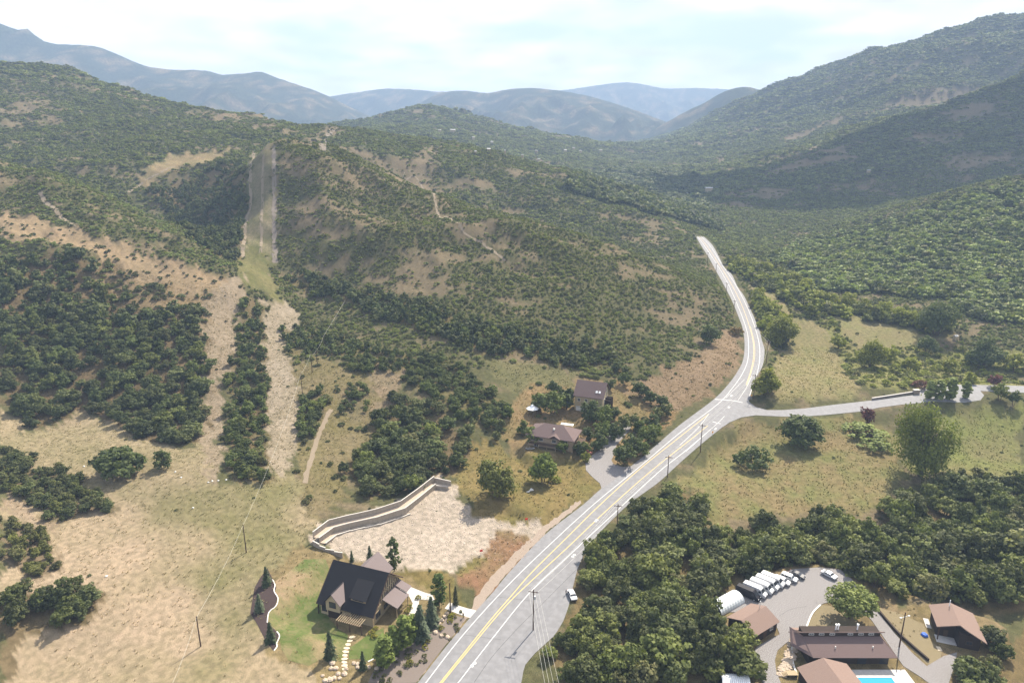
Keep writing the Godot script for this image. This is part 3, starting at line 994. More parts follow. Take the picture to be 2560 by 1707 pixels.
func prepare_cover() -> void:
	for k in ZONES:
		var z: Array = ZONES[k]
		var poly := PackedVector2Array()
		for q in z[0]:
			var p := ground(q[0] * ZS, q[1] * ZS)
			poly.append(Vector2(p.x, p.z))
		var r := Rect2(poly[0], Vector2.ZERO)
		for p in poly:
			r = r.expand(p)
		zones.append([k, poly, r, z])
	# clearings: [u, v, half width px, half height px]
	for q in [[1820, 385, 70, 10], [1900, 345, 60, 7], [2230, 255, 60, 14], [2130, 320, 50, 9], [2250, 370, 80, 12], [1780, 440, 50, 8], [1860, 300, 60, 8], [1600, 330, 20, 5], [2150, 225, 60, 16], [2230, 140, 14, 12],
			[60, 250, 40, 16], [190, 200, 30, 5], [25, 285, 30, 8], [500, 275, 20, 6], [600, 290, 40, 8], [750, 310, 12, 18], [120, 175, 18, 6], [270, 215, 40, 4], [850, 360, 30, 3],
			[1355, 440, 22, 9], [1300, 405, 30, 6], [1430, 460, 30, 8], [1190, 400, 14, 8], [1700, 470, 40, 6], [960, 430, 30, 10], [900, 420, 30, 6], [1560, 640, 50, 9], [1380, 575, 50, 7], [1640, 690, 40, 10], [1450, 700, 40, 9],
			[1340, 690, 60, 8], [1300, 750, 24, 20], [700, 380, 50, 10], [760, 420, 60, 10], [730, 470, 50, 9], [840, 440, 50, 8], [820, 500, 60, 8], [700, 500, 26, 16], [790, 380, 60, 6], [1080, 590, 60, 8], [1020, 470, 14, 20], [980, 500, 30, 8]]:
		var a := ground(q[0] * ZS, q[1] * ZS)
		var b := ground((q[0] + q[2]) * ZS, q[1] * ZS)
		var c := ground(q[0] * ZS, (q[1] + q[3]) * ZS)
		var rx := clampf(Vector2(a.x - b.x, a.z - b.z).length(), 6.0, 160.0)
		var rz := clampf(Vector2(a.x - c.x, a.z - c.z).length(), 6.0, 160.0)
		bare_spots.append([Vector2(a.x, a.z), rx, rz])

func patches(x: float, z: float, d: float) -> float:
	# 0 on open soil, 1 inside thickets: long patches that run across the slope, broken up by smaller ones
	var n := nz.get_noise_2d(x / 60.0, z / 26.0) + 0.7 * nf.get_noise_2d(x / 15.0, z / 6.5) + 0.5 * nf.get_noise_2d(x / 150.0, z / 150.0) + 0.30
	if d > 620.0:
		n = 0.8 * nz.get_noise_2d(x / 90.0, z / 55.0) + 0.6 * nf.get_noise_2d(x / 24.0, z / 14.0) + 0.6 * nf.get_noise_2d(x / 240.0, z / 240.0) + 0.34
	return smoothstep(-0.22, 0.22, n)

func zone_at(x: float, z: float) -> int:
	var d := -z
	var j := 1.2 + d * 0.006
	var q := Vector2(x + nf.get_noise_2d(x / 14.0, z / 14.0) * j * 2.0, z + nf.get_noise_2d(x / 14.0 + 50.0, z / 14.0) * j * 2.0)
	for i in zones.size():
		var zn: Array = zones[i]
		if zn[2].has_point(q) and Geometry2D.is_point_in_polygon(q, zn[1]):
			return i
	return -1

func bareness(x: float, z: float) -> float:
	var best := 0.0
	for b in bare_spots:
		var dx: float = (x - b[0].x) / b[1]
		if absf(dx) > 1.6:
			continue
		var dz: float = (z - b[0].y) / b[2]
		var r := dx * dx + dz * dz
		if r < 2.2:
			best = maxf(best, 1.0 - smoothstep(0.5, 1.5, sqrt(r) + 0.7 * nf.get_noise_2d(x / b[1] * 2.0, z / b[2] * 2.0)))
	return best

func cover_color(p: Vector3) -> Color:
	var d := -p.z
	var n1 := nz.get_noise_2d(p.x / 22.0, p.z / 22.0)
	var n2 := nf.get_noise_2d(p.x / 5.0, p.z / 5.0)
	var zi := zone_at(p.x, p.z) if d < 1000.0 else -1
	var a := Color(0.25, 0.20, 0.13)
	var b := Color(0.14, 0.138, 0.07)
	var t := clampf(0.5 + n1 * 0.9 + n2 * 0.35, 0.0, 1.0)
	if zi >= 0:
		var z: Array = zones[zi][3]
		a = z[6]
		b = z[7]
		if zones[zi][0] == "left_field":
			# pale dry grass low down by the shrubs, greener towards the hill and the poles
			var g := field_green(p)
			t = clampf(g + n1 * 0.28 + n2 * 0.16, 0.0, 1.0)
	else:
		t = clampf(patches(p.x, p.z, d) + n2 * 0.25, 0.0, 1.0)
		if d > 500.0:
			var bs := bareness(p.x, p.z)
			a = a.lerp(Color(0.29, 0.23, 0.155), bs)
			t *= 1.0 - 0.8 * bs
			b = Color(0.13, 0.135, 0.072)
	var c := a.lerp(b, t)
	c.a = 1.0
	return c

var field_pts := []
func field_green(p: Vector3) -> float:
	# dry patches (0) and green patches (1) of the left field, read from the photograph
	if field_pts.is_empty():
		for q in [[250, 1300, 0.0], [380, 1400, 0.0], [200, 1480, 0.1], [430, 1250, 0.25], [400, 1150, 0.8], [580, 1230, 1.0], [620, 1160, 1.0], [470, 1180, 0.9], [520, 1320, 0.9], [540, 1420, 0.75], [350, 1530, 0.35], [100, 1540, 0.2], [500, 1520, 0.7], [600, 1540, 0.35], [450, 1470, 0.05],
				[100, 1000, 0.6], [350, 1060, 0.55], [250, 1200, 0.15], [480, 1080, 0.5], [230, 1060, 0.6], [680, 1180, 0.5], [640, 1270, 0.8], [560, 1350, 0.7], [120, 970, 0.4]]:
			var w := ground(q[0] * ZS, q[1] * ZS)
			field_pts.append(Vector3(w.x, w.z, q[2]))
	var s := 0.0
	var k := 0.0
	for f in field_pts:
		var dx: float = p.x - f.x
		var dz: float = p.z - f.y
		var w := 1.0 / (dx * dx + dz * dz + 16.0)
		w *= w
		s += w * f.z
		k += w
	return s / k

# ---------------------------------------------------------------- plants
func leaf_quad(mb: MB, at: Vector3, out_dir: Vector3, size: float, r: RandomNumberGenerator) -> void:
	var nrm := (out_dir + Vector3(r.randf_range(-1, 1), r.randf_range(-0.6, 1), r.randf_range(-1, 1)) * 0.9).normalized()
	var s := nrm.cross(Vector3(r.randf_range(-1, 1), r.randf_range(-1, 1), r.randf_range(-1, 1))).normalized() * size * r.randf_range(0.7, 1.2)
	var w := nrm.cross(s).normalized() * size * r.randf_range(0.5, 0.9)
	var o := mb.v.size()
	var nn := (nrm * 0.6 + out_dir * 0.5 + Vector3(0, 0.15, 0)).normalized()
	mb.v.append(at - s)
	mb.v.append(at + w)
	mb.v.append(at + s)
	mb.v.append(at - w)
	for k in 4:
		mb.n.append(nn)
		mb.c.append(mb.col)
	mb.ix.append_array(PackedInt32Array([o, o + 1, o + 2, o, o + 2, o + 3]))

func crown(kind: String, sd: int, clumps: int, leaves: int, size: float, ca: Color, cb: Color) -> MB:
	# height 1, standing on the origin
	var r := RandomNumberGenerator.new()
	r.seed = sd
	var mb := MB.new()
	if kind == "spruce" or kind == "cone":
		var tiers := clumps
		for i in tiers:
			var f := float(i) / tiers
			var y := 0.05 + 0.93 * f
			var rad := (0.235 if kind == "spruce" else 0.15) * pow(1.0 - f, 0.85) * r.randf_range(0.8, 1.12) + 0.012
			for k in leaves:
				var an := TAU * (k + r.randf() * 0.8) / leaves + i * 0.7
				var dir := Vector3(cos(an), 0, sin(an))
				mb.col = ca.lerp(cb, r.randf())
				var rr := rad * r.randf_range(0.5, 1.2)
				var a := dir * 0.012 + Vector3(0, y + 0.02, 0)
				var tip := dir * rr + Vector3(0, y - rr * 0.32, 0)
				var side := Vector3(-dir.z, 0, dir.x) * rr * 0.36
				var mid := a.lerp(tip, 0.6)
				if r.randf() < 0.55:
					mb.tri(a, mid - side * 0.7, tip)
					mb.tri(a, tip, mid + side * 0.7)
				for q in 3:
					leaf_quad(mb, a.lerp(tip, r.randf_range(0.35, 1.0)) + Vector3(0, 0.008, 0), (dir + Vector3.UP).normalized(), size, r)
		return mb
	var lobes := []
	var nl := 7 if clumps > 30 else 4
	for i in nl:
		var an := TAU * (i + r.randf() * 0.7) / nl
		lobes.append(Vector3(cos(an) * 0.24, r.randf_range(0.28, 0.68), sin(an) * 0.24))
	lobes.append(Vector3(r.randf_range(-0.08, 0.08), 0.74, r.randf_range(-0.08, 0.08)))
	for i in clumps:
		var c := Vector3.ZERO
		var cr := 0.11
		match kind:
			"oak":
				var lb: Vector3 = lobes[i % lobes.size()]
				var dv := Vector3(r.randfn(), r.randfn() * 0.85, r.randfn()).normalized() * r.randf_range(0.10, 0.25)
				c = lb + dv
				c.y = maxf(c.y, 0.05 + r.randf() * 0.08)
				cr = r.randf_range(0.09, 0.16)
			"bush":
				var an := r.randf() * TAU
				var rad := sqrt(r.randf()) * 0.62
				c = Vector3(cos(an) * rad, (0.86 - rad * rad * 1.3) * r.randf_range(0.45, 1.0), sin(an) * rad)
				c.y = maxf(c.y, 0.1)
				cr = r.randf_range(0.10, 0.16)
			"poplar":
				var f := (i + 0.5) / clumps
				var an := r.randf() * TAU
				var rad := 0.15 * pow(sin(PI * clampf(f * 0.86 + 0.10, 0.0, 1.0)), 0.7) * r.randf_range(0.35, 1.05)
				c = Vector3(cos(an) * rad, 0.10 + 0.87 * f, sin(an) * rad)
				cr = r.randf_range(0.04, 0.065)
			"round":
				var dv := Vector3(r.randfn(), r.randfn(), r.randfn()).normalized() * pow(r.randf(), 0.4)
				c = Vector3(dv.x * 0.40, 0.60 + dv.y * 0.34, dv.z * 0.40)
				cr = r.randf_range(0.05, 0.085)
		var tone := r.randf()
		for k in leaves:
			var dv := Vector3(r.randfn(), r.randfn(), r.randfn()).normalized()
			if dv.y < -0.4:
				dv.y *= -0.6
			mb.col = ca.lerp(cb, clampf(tone * 0.6 + r.randf() * 0.5, 0.0, 1.0))
			leaf_quad(mb, c + dv * cr * r.randf_range(0.6, 1.1), dv, size, r)
	return mb

func stems(sd: int, count: int, thick: float) -> MB:
	var r := RandomNumberGenerator.new()
	r.seed = sd
	var mb := MB.new()
	mb.col = Color(0.11, 0.085, 0.065)
	for i in count:
		var an := TAU * (i + r.randf()) / count
		var dir := Vector3(cos(an), 0, sin(an))
		var a := dir * 0.03 * mini(count - 1, 1) + Vector3(0, -0.06, 0)
		var sp2 := 0.10 if count > 1 else 0.02
		mb.tube([a, a + dir * sp2 * 0.6 + Vector3(0, 0.3, 0), dir * sp2 * 2.0 + Vector3(0, 0.66, 0)], thick, thick * 0.35, 5)
	for k in count * 2:
		var an := r.randf() * TAU
		var dir := Vector3(cos(an), 0, sin(an))
		var y := r.randf_range(0.3, 0.5)
		mb.tube([dir * 0.02 + Vector3(0, y, 0), dir * 0.22 + Vector3(0, y + 0.2, 0)], thick * 0.45, thick * 0.2, 4)
	return mb

func join(a: MB, b: MB) -> MB:
	var o := a.v.size()
	a.v.append_array(b.v)
	a.n.append_array(b.n)
	a.c.append_array(b.c)
	for i in b.ix:
		a.ix.append(i + o)
	return a

# tints of the leaves, by zone: dark oak, grey sage-oak, fresh green, bare grey, yellow-green, mixed
var TINTS := [Color(0.66, 0.75, 0.62), Color(1.12, 1.08, 0.98), Color(1.0, 1.10, 0.70), Color(1.1, 0.96, 0.92), Color(1.5, 1.42, 0.66), Color(0.82, 0.90, 0.64), Color(1.75, 1.85, 1.4), Color(1.6, 1.62, 1.05), Color(2.1, 2.0, 0.85)]
var GA := Color(0.056, 0.070, 0.031)
var GB := Color(0.132, 0.146, 0.062)

func tint_of(t: int, r: RandomNumberGenerator, x := 0.0, z := 0.0) -> Color:
	var c: Color = TINTS[t]
	var n := nz.get_noise_2d(x / 26.0 + 31.0, z / 26.0)
	c = c.lerp(TINTS[4], 0.55 * smoothstep(0.12, 0.35, n)).lerp(TINTS[1], 0.7 * smoothstep(0.10, 0.32, -n))
	if t == 5:
		c = c.lerp(TINTS[1] if r.randf() < 0.5 else TINTS[4], r.randf() * 0.6)
	if t == 0:
		c = c.lerp(TINTS[1] if r.randf() < 0.6 else TINTS[2], r.randf() * 0.55)
	if t == 1 and r.randf() < 0.35:
		c = c.lerp(TINTS[0], 0.7)
	if t == 2:
		c = c.lerp(TINTS[0], r.randf() * 0.7)
	if r.randf() < 0.035:
		c = TINTS[3] * 1.25
	var k := r.randf_range(0.58, 1.42)
	return Color(c.r * k, c.g * k, c.b * k)

func mass(called: String, mesh: Mesh, list: Array, label: String, category: String, mat: Material = null) -> void:
	if list.is_empty():
		return
	var mm := MultiMesh.new()
	mm.transform_format = MultiMesh.TRANSFORM_3D
	mm.use_colors = true
	mm.mesh = mesh
	mm.instance_count = list.size()
	var buf := PackedFloat32Array()
	buf.resize(list.size() * 16)
	var o := 0
	for e in list:
		var t: Transform3D = e[0]
		var c: Color = e[1]
		buf[o] = t.basis.x.x; buf[o + 1] = t.basis.y.x; buf[o + 2] = t.basis.z.x; buf[o + 3] = t.origin.x
		buf[o + 4] = t.basis.x.y; buf[o + 5] = t.basis.y.y; buf[o + 6] = t.basis.z.y; buf[o + 7] = t.origin.y
		buf[o + 8] = t.basis.x.z; buf[o + 9] = t.basis.y.z; buf[o + 10] = t.basis.z.z; buf[o + 11] = t.origin.z
		buf[o + 12] = c.r; buf[o + 13] = c.g; buf[o + 14] = c.b; buf[o + 15] = 1.0
		o += 16
	mm.buffer = buf
	var mi := MultiMeshInstance3D.new()
	mi.name = numbered(called)
	mi.multimesh = mm
	mi.material_override = mat if mat else M.leaf
	add_child(mi)
	tag(mi, label, category, "", "stuff")

var blockers := []    # outlines where nothing wild grows: houses, lawns, roads

func blocked(q: Vector2) -> bool:
	for b in blockers:
		if b[1].has_point(q) and Geometry2D.is_point_in_polygon(q, b[0]):
			return true
	return false

func block(poly: PackedVector2Array, grow := 1.5) -> void:
	var big := Geometry2D.offset_polygon(poly, grow)
	if big.is_empty():
		big = [poly]
	for p in big:
		var r := Rect2(p[0], Vector2.ZERO)
		for q in p:
			r = r.expand(q)
		blockers.append([p, r])

var LABELS := {
	"left_forest": ["oak in the big thicket on the hill beside the dirt swath", "oaks of the hillside thicket"],
	"corner_trees": ["oak in the clump at the edge of the dry tan field", "oaks at the field's edge"],
	"lower_shrubs": ["oak shrub in the thicket between the field and the worn footpath", "shrubs above the footpath"],
	"bare_shrubs": ["half-bare shrub below the worn footpath beside the tan field", "half-bare shrubs below the footpath"],
	"forest_strip": ["oak in the narrow strip between the two dirt swaths", "oaks between the swaths"],
	"strip_trees": ["oak beside the dirt track running up from the poles", "oaks by the dirt track"],
	"centre_forest": ["oak in the thicket above the pale retaining walls", "oaks above the retaining walls"],
	"road_forest": ["oak in the wood between the canyon road and the compound", "oaks between the road and the compound"],
	"corner_forest": ["oak in the wood behind the compound's lane", "oaks behind the lane"],
	"centre_scrub": ["scrub oak on the slope behind the two canyon houses", "scrub oaks behind the canyon houses"],
	"gully_forest": ["oak in the gully at the foot of the bare spur", "oaks in the gully"],
}

func build_vegetation() -> void:
	rng.seed = 99
	for key in ["road", "side", "drive", "park", "lane"]:
		block(flat_poly(W[key]), 3.4 if key == "road" else 1.4)
	# kept open: round the roadside car and beside the shed and the tunnel
	var rc := road_pt(1430, 1492)
	block(rect_at(rc + Vector3(2.5, 0, 3.5), 0.5, 4.5, 6.5), 0.5)
	block(rect_at(Vector3(60.5, 0, -158.5), 0.6, 5.5, 3.0), 0.5)
	var near_oak := []
	for i in 5:
		near_oak.append([crown("oak", 100 + i, 50, 34, 0.05, GA, GB), stems(200 + i, 3, 0.022)])
	var bush := crown("bush", 300, 44, 20, 0.085, GA, GB).mesh()
	var bush2 := crown("bush", 301, 40, 18, 0.09, GA, GB).mesh()
	var mid := []
	for i in 3:
		mid.append(crown("oak", 400 + i, 26, 9, 0.125, GA, GB).mesh())
	var far := crown("bush", 500, 12, 8, 0.22, GA, GB).mesh()
	var far2 := crown("bush", 501, 10, 8, 0.25, GA, GB).mesh()
	var lists := {"near0": [], "near1": [], "near2": [], "near3": [], "near4": [], "bush": [], "bush2": [], "mid0": [], "mid1": [], "mid2": [], "far": [], "far2": []}
	var singles := []
	# bands: [from, to, spacing]
	for band in [[128.0, 345.0, 2.7], [345.0, 620.0, 2.2], [620.0, 1050.0, 3.3], [1050.0, 1800.0, 6.0], [1800.0, 3150.0, 10.0]]:
		var s: float = band[2]
		var z0: float = band[0]
		var zr := int((band[1] - z0) / s)
		for i in zr:
			var d0 := z0 + i * s
			var half := d0 * 0.84 + 20.0
			var xr := int(2.0 * half / s)
			for j in xr:
				var d := d0 + rng.randf() * s
				var x := -half + (j + rng.randf()) * s
				var z := -d
				if absf(x) > d * 0.86:
					continue
				var y := hgt(x, z)
				var zi := zone_at(x, z) if d < 1000.0 else -1
				var dens := 0.0
				var hmin := 1.4
				var hmax := 3.2
				var tint := 0
				var kind := "hill"
				var zname := ""
				if zi >= 0:
					var zn: Array = zones[zi][3]
					zname = zones[zi][0]
					kind = zn[1]
					dens = zn[2]
					hmin = zn[3]
					hmax = zn[4]
					tint = zn[5]
					if kind == "hill":
						dens = 0.62 if nz.get_noise_2d(x / 50.0, z / 50.0) > -0.28 else 0.28
				elif d < 330.0:
					dens = 0.02
					hmin = 0.4
					hmax = 1.0
				else:
					# open hillside: patches that run across the slope, tan soil between them
					var n := patches(x, z, d)
					if d < 620.0:
						dens = 0.10 + 0.86 * n
						hmin = 0.5
						hmax = 1.9
						tint = 7 if x / d > -0.42 else 6
					else:
						dens = 0.16 + 0.80 * n
						dens *= 1.0 - 0.85 * bareness(x, z)
						hmin = 0.9
						hmax = 2.9
						tint = 7
						if d > 1050.0:
							hmin = 2.2
							hmax = 4.6
						if d > 1800.0:
							hmin = 3.4
							hmax = 7.0
						# low ground along the valley: taller, darker trees
						if d > 800.0 and d < 1400.0 and absf(x - 0.19 * d) < 90.0:
							dens = 0.9
							hmin = 5.0
							hmax = 10.0
							tint = 0
				if kind == "forest" and zname != "road_forest" and nz.get_noise_2d(x / 11.0, z / 11.0) < -0.38:
					dens *= 0.3
				if kind == "forest" and d > 345.0:
					dens *= 0.62
				if rng.randf() > dens:
					continue
				if d < 760.0 and blocked(Vector2(x, z)):
					continue
				var h := lerpf(hmin, hmax, pow(rng.randf(), 1.3))
				if kind == "forest":
					h *= 1.0 + 0.35 * nz.get_noise_2d(x / 17.0 + 70.0, z / 17.0)
				var wide := rng.randf_range(0.9, 1.35)
				if kind != "forest" and d < 1050.0:
					wide = rng.randf_range(1.2, 1.7)
				elif d >= 1050.0:
					wide = rng.randf_range(1.5, 2.3)
				var tf := Transform3D(Basis(Vector3.UP, rng.randf() * TAU).scaled(Vector3(h * wide, h * rng.randf_range(0.8, 1.25), h * wide)), Vector3(x, y - 0.05 * h, z))
				var tc := tint_of(tint, rng, x, z)
				if kind == "forest" and d < 345.0:
					if LABELS.has(zname):
						singles.append([h / d, tf, tc, zname, rng.randi() % 5, tint])
					else:
						lists["near%d" % (rng.randi() % 5)].append([tf, tc])
				elif d < 345.0:
					lists["bush" if rng.randf() < 0.5 else "bush2"].append([tf, tc])
				elif d < 700.0:
					if kind == "forest":
						lists["mid%d" % (rng.randi() % 3)].append([tf, tc])
					else:
						lists["mid%d" % (rng.randi() % 3) if rng.randf() < 0.45 else ("bush" if d < 420.0 else "far")].append([tf, tc])
				elif d < 1050.0 and kind == "hill" and zi >= 0:
					lists["mid%d" % (rng.randi() % 3)].append([tf, tc])
				else:
					lists["far" if rng.randf() < 0.5 else "far2"].append([tf, tc])
	# rubble over the gravel lot
	var pebble := stone(3, 0.5).mesh()
	var pebbles := []
	for i in 16000:
		var x := rng.randf_range(-75.0, 20.0)
		var z := -rng.randf_range(185.0, 245.0)
		var zi := zone_at(x, z)
		if zi < 0 or (zones[zi][0] != "lot" and zones[zi][0] != "red_soil"):
			continue
		var s := 0.05 + 0.28 * pow(rng.randf(), 4.0)
		var tone := rng.randf_range(0.32, 0.50)
		var c := Color(tone, tone * 0.85, tone * 0.72) if zones[zi][0] == "lot" else Color(tone * 0.7, tone * 0.5, tone * 0.36)
		pebbles.append([Transform3D(Basis(Vector3.UP, rng.randf() * TAU).scaled(Vector3.ONE * s * 1.6), on_land(x, z, -0.02)), c])
	mass("lot_rubble", pebble, pebbles, "loose stones and clods strewn over the gravel lot", "rubble", M.skin_vc)
	# tufts of dry grass over the open ground
	var tuft := MB.new()
	for k in 9:
		var an := k * 2.4
		var dirv := Vector3(cos(an), 0, sin(an))
		var sd := Vector3(-dirv.z, 0, dirv.x) * 0.16
		var base := dirv * 0.12
		tuft.col = Color(1, 1, 1) * (0.8 + 0.05 * k)
		tuft.tri(base - sd, base + sd, dirv * 0.5 + Vector3(0, 0.9 - 0.04 * k, 0))
	var tufts := []
	for i in 110000:
		var d := 130.0 + 270.0 * sqrt(rng.randf())
		var x := rng.randf_range(-0.82, 0.82) * d
		var z := -d
		var zi := zone_at(x, z)
		if zi < 0 or zones[zi][3][1] == "hill" or zones[zi][0] == "lot":
			continue
		if blocked(Vector2(x, z)):
			continue
		var c := cover_color(Vector3(x, 0, z)) * rng.randf_range(0.7, 1.1)
		var h := rng.randf_range(0.18, 0.5)
		if nf.get_noise_2d(x / 6.0 + 40.0, z / 6.0) < -0.05:
			continue
		tufts.append([Transform3D(Basis(Vector3.UP, rng.randf() * TAU).scaled(Vector3(h * 1.5, h, h * 1.5)), on_land(x, z, -0.03)), c])
	mass("grass_tufts", tuft.mesh(), tufts, "tufts of dry and green grass on the open ground", "grass")
	singles.sort_custom(func(a, b): return a[0] > b[0])
	# leaf materials for the single trees
	var leaf_mats := {}
	var protos := {}
	for k in singles.size():
		var e: Array = singles[k]
		if k >= 300:
			lists["near%d" % e[4]].append([e[1], e[2]])
			continue
		var shade := int(clampf(e[2].get_luminance() * 3.0, 0.0, 5.0))
		var tc: Color = e[2]
		var tone := "grey-green" if tc.b > tc.g * 0.86 else ("yellow-green" if tc.r > tc.g * 0.985 else ("dark green" if tc.g < 0.86 else "fresh green"))
		var ht: float = e[1].basis.y.length()
		var big := "tall" if ht > 7.5 else ("low" if ht < 5.0 else "middle-sized")
		var key := "%s_%d_%d" % [tone, shade, e[4]]
		if not protos.has(key):
			var mk := "%s_%d" % [tone, shade]
			if not leaf_mats.has(mk):
				var m: StandardMaterial3D = M.leaf.duplicate()
				var c: Color = e[2]
				m.albedo_color = Color(minf(c.r, 1.9), minf(c.g, 1.9), c.b).linear_to_srgb()
				leaf_mats[mk] = m
			var mesh_c: Mesh = (near_oak[e[4]][5] if near_oak[e[4]].size() > 5 else near_oak[e[4]][0].mesh())
			var mesh_s: Mesh = near_oak[e[4]][1].mesh()
			protos[key] = [mesh_c, mesh_s, leaf_mats[mk]]
		var t := thing("oak_tree", "%s %s %s" % [big, tone, LABELS[e[3]][0]], "tree", e[1].origin, 0.0, "%s %s %s" % [big, tone, LABELS[e[3]][1]])
		t.transform = e[1]
		part("crown", protos[key][0], protos[key][2], t)
		part("trunk", protos[key][1], M.bark, t)
	for i in 5:
		mass("oak_thicket", join(near_oak[i][0], near_oak[i][1]).mesh(), lists["near%d" % i], "dense scrub oaks filling the thickets of the lower slopes", "scrub")
	mass("low_bushes", bush, lists["bush"], "low bushes scattered over the near slopes and verges", "bushes")
	mass("low_bushes", bush2, lists["bush2"], "low bushes scattered over the near slopes and verges", "bushes")
	for i in 3:
		mass("hillside_scrub", mid[i], lists["mid%d" % i], "scrub oaks covering the middle slopes of the canyon", "scrub")
	mass("mountain_scrub", far, lists["far"], "scrub covering the far hills and mountain sides", "scrub")
	mass("mountain_scrub", far2, lists["far2"], "scrub covering the far hills and mountain sides", "scrub")

# ---------------------------------------------------------------- far ridges
func ridge_mesh(px: Array, d0: float, d1: float, foot: float, reach: float, sd: int) -> MB:
	# the crest stands at the given distances; slopes with gullies run down to both sides
	var line := PackedVector3Array()
	var k := px.size()
	for i in k:
		line.append(at_dist(px[i][0] * ZS, px[i][1] * ZS, lerpf(d0, d1, float(i) / (k - 1))))
	line = smooth_line(line, 28.0)
	var rd := FastNoiseLite.new()
	rd.seed = sd
	rd.frequency = 1.0
	rd.fractal_type = FastNoiseLite.FRACTAL_RIDGED
	rd.fractal_octaves = 4
	var rows := 34
	var back := 10
	var mb := MB.new()
	var n := line.size()
	for i in n:
		var p := line[i]
		for j in range(-back, rows + 1):
			var t := float(j) / rows
			var z := p.z + t * reach
			var x := p.x
			var f := absf(t)
			var h := lerpf(p.y, foot, pow(f, 0.86))
			var g := sin(PI * minf(f, 1.0))
			h += (rd.get_noise_2d(x / 520.0, z / 900.0) - 0.25) * 95.0 * g + (rd.get_noise_2d(x / 170.0, z / 260.0)) * 20.0 * g
			h += nf.get_noise_2d(x / 40.0, z / 40.0) * 3.5
			mb.v.append(Vector3(x, h, z))
			var nn := nz.get_noise_2d(x / 190.0, z / 140.0) + 0.6 * nf.get_noise_2d(x / 45.0, z / 30.0)
			mb.c.append(Color(0.045, 0.058, 0.028).lerp(Color(0.21, 0.165, 0.10), smoothstep(0.02, 0.55, nn)))
	var w := rows + back + 1
	for i in n:
		for j in w:
			var o := i * w + j
			var e: Vector3 = mb.v[mini(i + 1, n - 1) * w + j] - mb.v[maxi(i - 1, 0) * w + j]
			var f: Vector3 = mb.v[i * w + mini(j + 1, w - 1)] - mb.v[i * w + maxi(j - 1, 0)]
			var q := f.cross(e).normalized()
			mb.n.append(q if q.y > 0.0 else -q)
	for i in n - 1:
		for j in w - 1:
			var o := i * w + j
			mb.ix.append_array(PackedInt32Array([o, o + w, o + 1, o + 1, o + w, o + w + 1]))
	return mb

func build_far_mountains() -> void:
	var list := [
		["mountain", [[-260, -60], [-120, 0], [0, 55], [40, 68], [62, 66], [100, 95], [150, 102], [215, 106], [270, 125], [330, 150], [400, 160], [470, 162], [510, 171], [560, 168], [600, 165], [640, 180], [700, 200], [750, 219], [800, 244], [880, 280]], 3300.0, 4300.0, 60.0, 1500.0, 31, "long hazy mountain ridge falling from the high hill towards the valley"],
		["mountain", [[930, 275], [960, 240], [1010, 214], [1060, 208], [1120, 213], [1160, 206], [1210, 202], [1270, 206], [1340, 218], [1420, 240], [1500, 268], [1580, 300], [1660, 340]], 4600.0, 4000.0, 40.0, 1300.0, 32, "blue hazy ridge with a low round top across the end of the valley"],
		["mountain", [[520, 250], [640, 240], [745, 223], [820, 212], [880, 204], [940, 205], [1000, 210], [1080, 212], [1180, 216], [1300, 224], [1400, 240]], 5600.0, 5600.0, 40.0, 1500.0, 33, "pale blue flat-topped ridge far behind the valley"],
		["mountain", [[1150, 230], [1230, 214], [1310, 205], [1370, 196], [1440, 189], [1490, 196], [1530, 203], [1600, 202], [1670, 205], [1760, 212], [1900, 240]], 7000.0, 7000.0, 40.0, 1600.0, 34, "palest blue mountain with a broad peak on the horizon"],
		["mountain", [[1430, 345], [1500, 300], [1560, 265], [1620, 235], [1665, 210], [1710, 199], [1760, 208], [1840, 214], [1960, 220]], 3500.0, 3300.0, 60.0, 1000.0, 35, "hazy green shoulder running up behind the big mountain side"],
	]
	for m in list:
		structure(m[0], ridge_mesh(m[1], m[2], m[3], m[4], m[5], m[6]), M.far, m[7])

# a low cloud above the picture, whose shadow lies on the mountain side
func build_clouds() -> void:
	var spots := [[Vector3(1060, 900, -1740), Vector3(400, 40, 175), -0.35, "flat white cloud drifting above the dark mountain side"]]
	for s in spots:
		var mb := MB.new()
		var rings := 14
		var seg := 36
		var grid := []
		for i in rings + 1:
			var th := PI * i / rings
			var row := []
			for k in seg:
				var an := TAU * k / seg
				var n := Vector3(cos(an) * sin(th), cos(th), sin(an) * sin(th))
				var lump := 1.0 + 0.35 * nz.get_noise_2d(n.x * 1.8 + s[0].x, n.z * 1.8) + 0.16 * nf.get_noise_2d(n.x * 6.0, n.z * 6.0 + s[0].z)
				row.append(Vector3(n.x * s[1].x * lump, n.y * s[1].y * (1.0 if n.y > 0.0 else 0.4) * lump, n.z * s[1].z * lump))
			grid.append(row)
		for i in rings:
			for k in seg:
				var b := (k + 1) % seg
				mb.quad(grid[i][b], grid[i + 1][b], grid[i + 1][k], grid[i][k])
		var o := part("cloud", mb, M.cloud)
		o.position = s[0]
		o.rotation.y = s[2]
		tag(o, s[3], "cloud", "", "structure")

# ---------------------------------------------------------------- building blocks
func rect_at(c: Vector3, turn: float, hx: float, hz: float) -> PackedVector2Array:
	var b := Basis(Vector3.UP, turn)
	var o := PackedVector2Array()
	for q in [[-1, -1], [1, -1], [1, 1], [-1, 1]]:
		var p: Vector3 = c + b * Vector3(q[0] * hx, 0, q[1] * hz)
		o.append(Vector2(p.x, p.z))
	return o

func px_poly(px: Array) -> PackedVector2Array:
	var o := PackedVector2Array()
	for q in px:
		var p := road_pt(q[0], q[1])
		o.append(Vector2(p.x, p.z))
	return o

func z1(q: Array) -> Array:       # zoom used for the dark-roofed house's plot
	return [600.0 + q[0] / 2.816, 1150.0 + q[1] / 2.816]

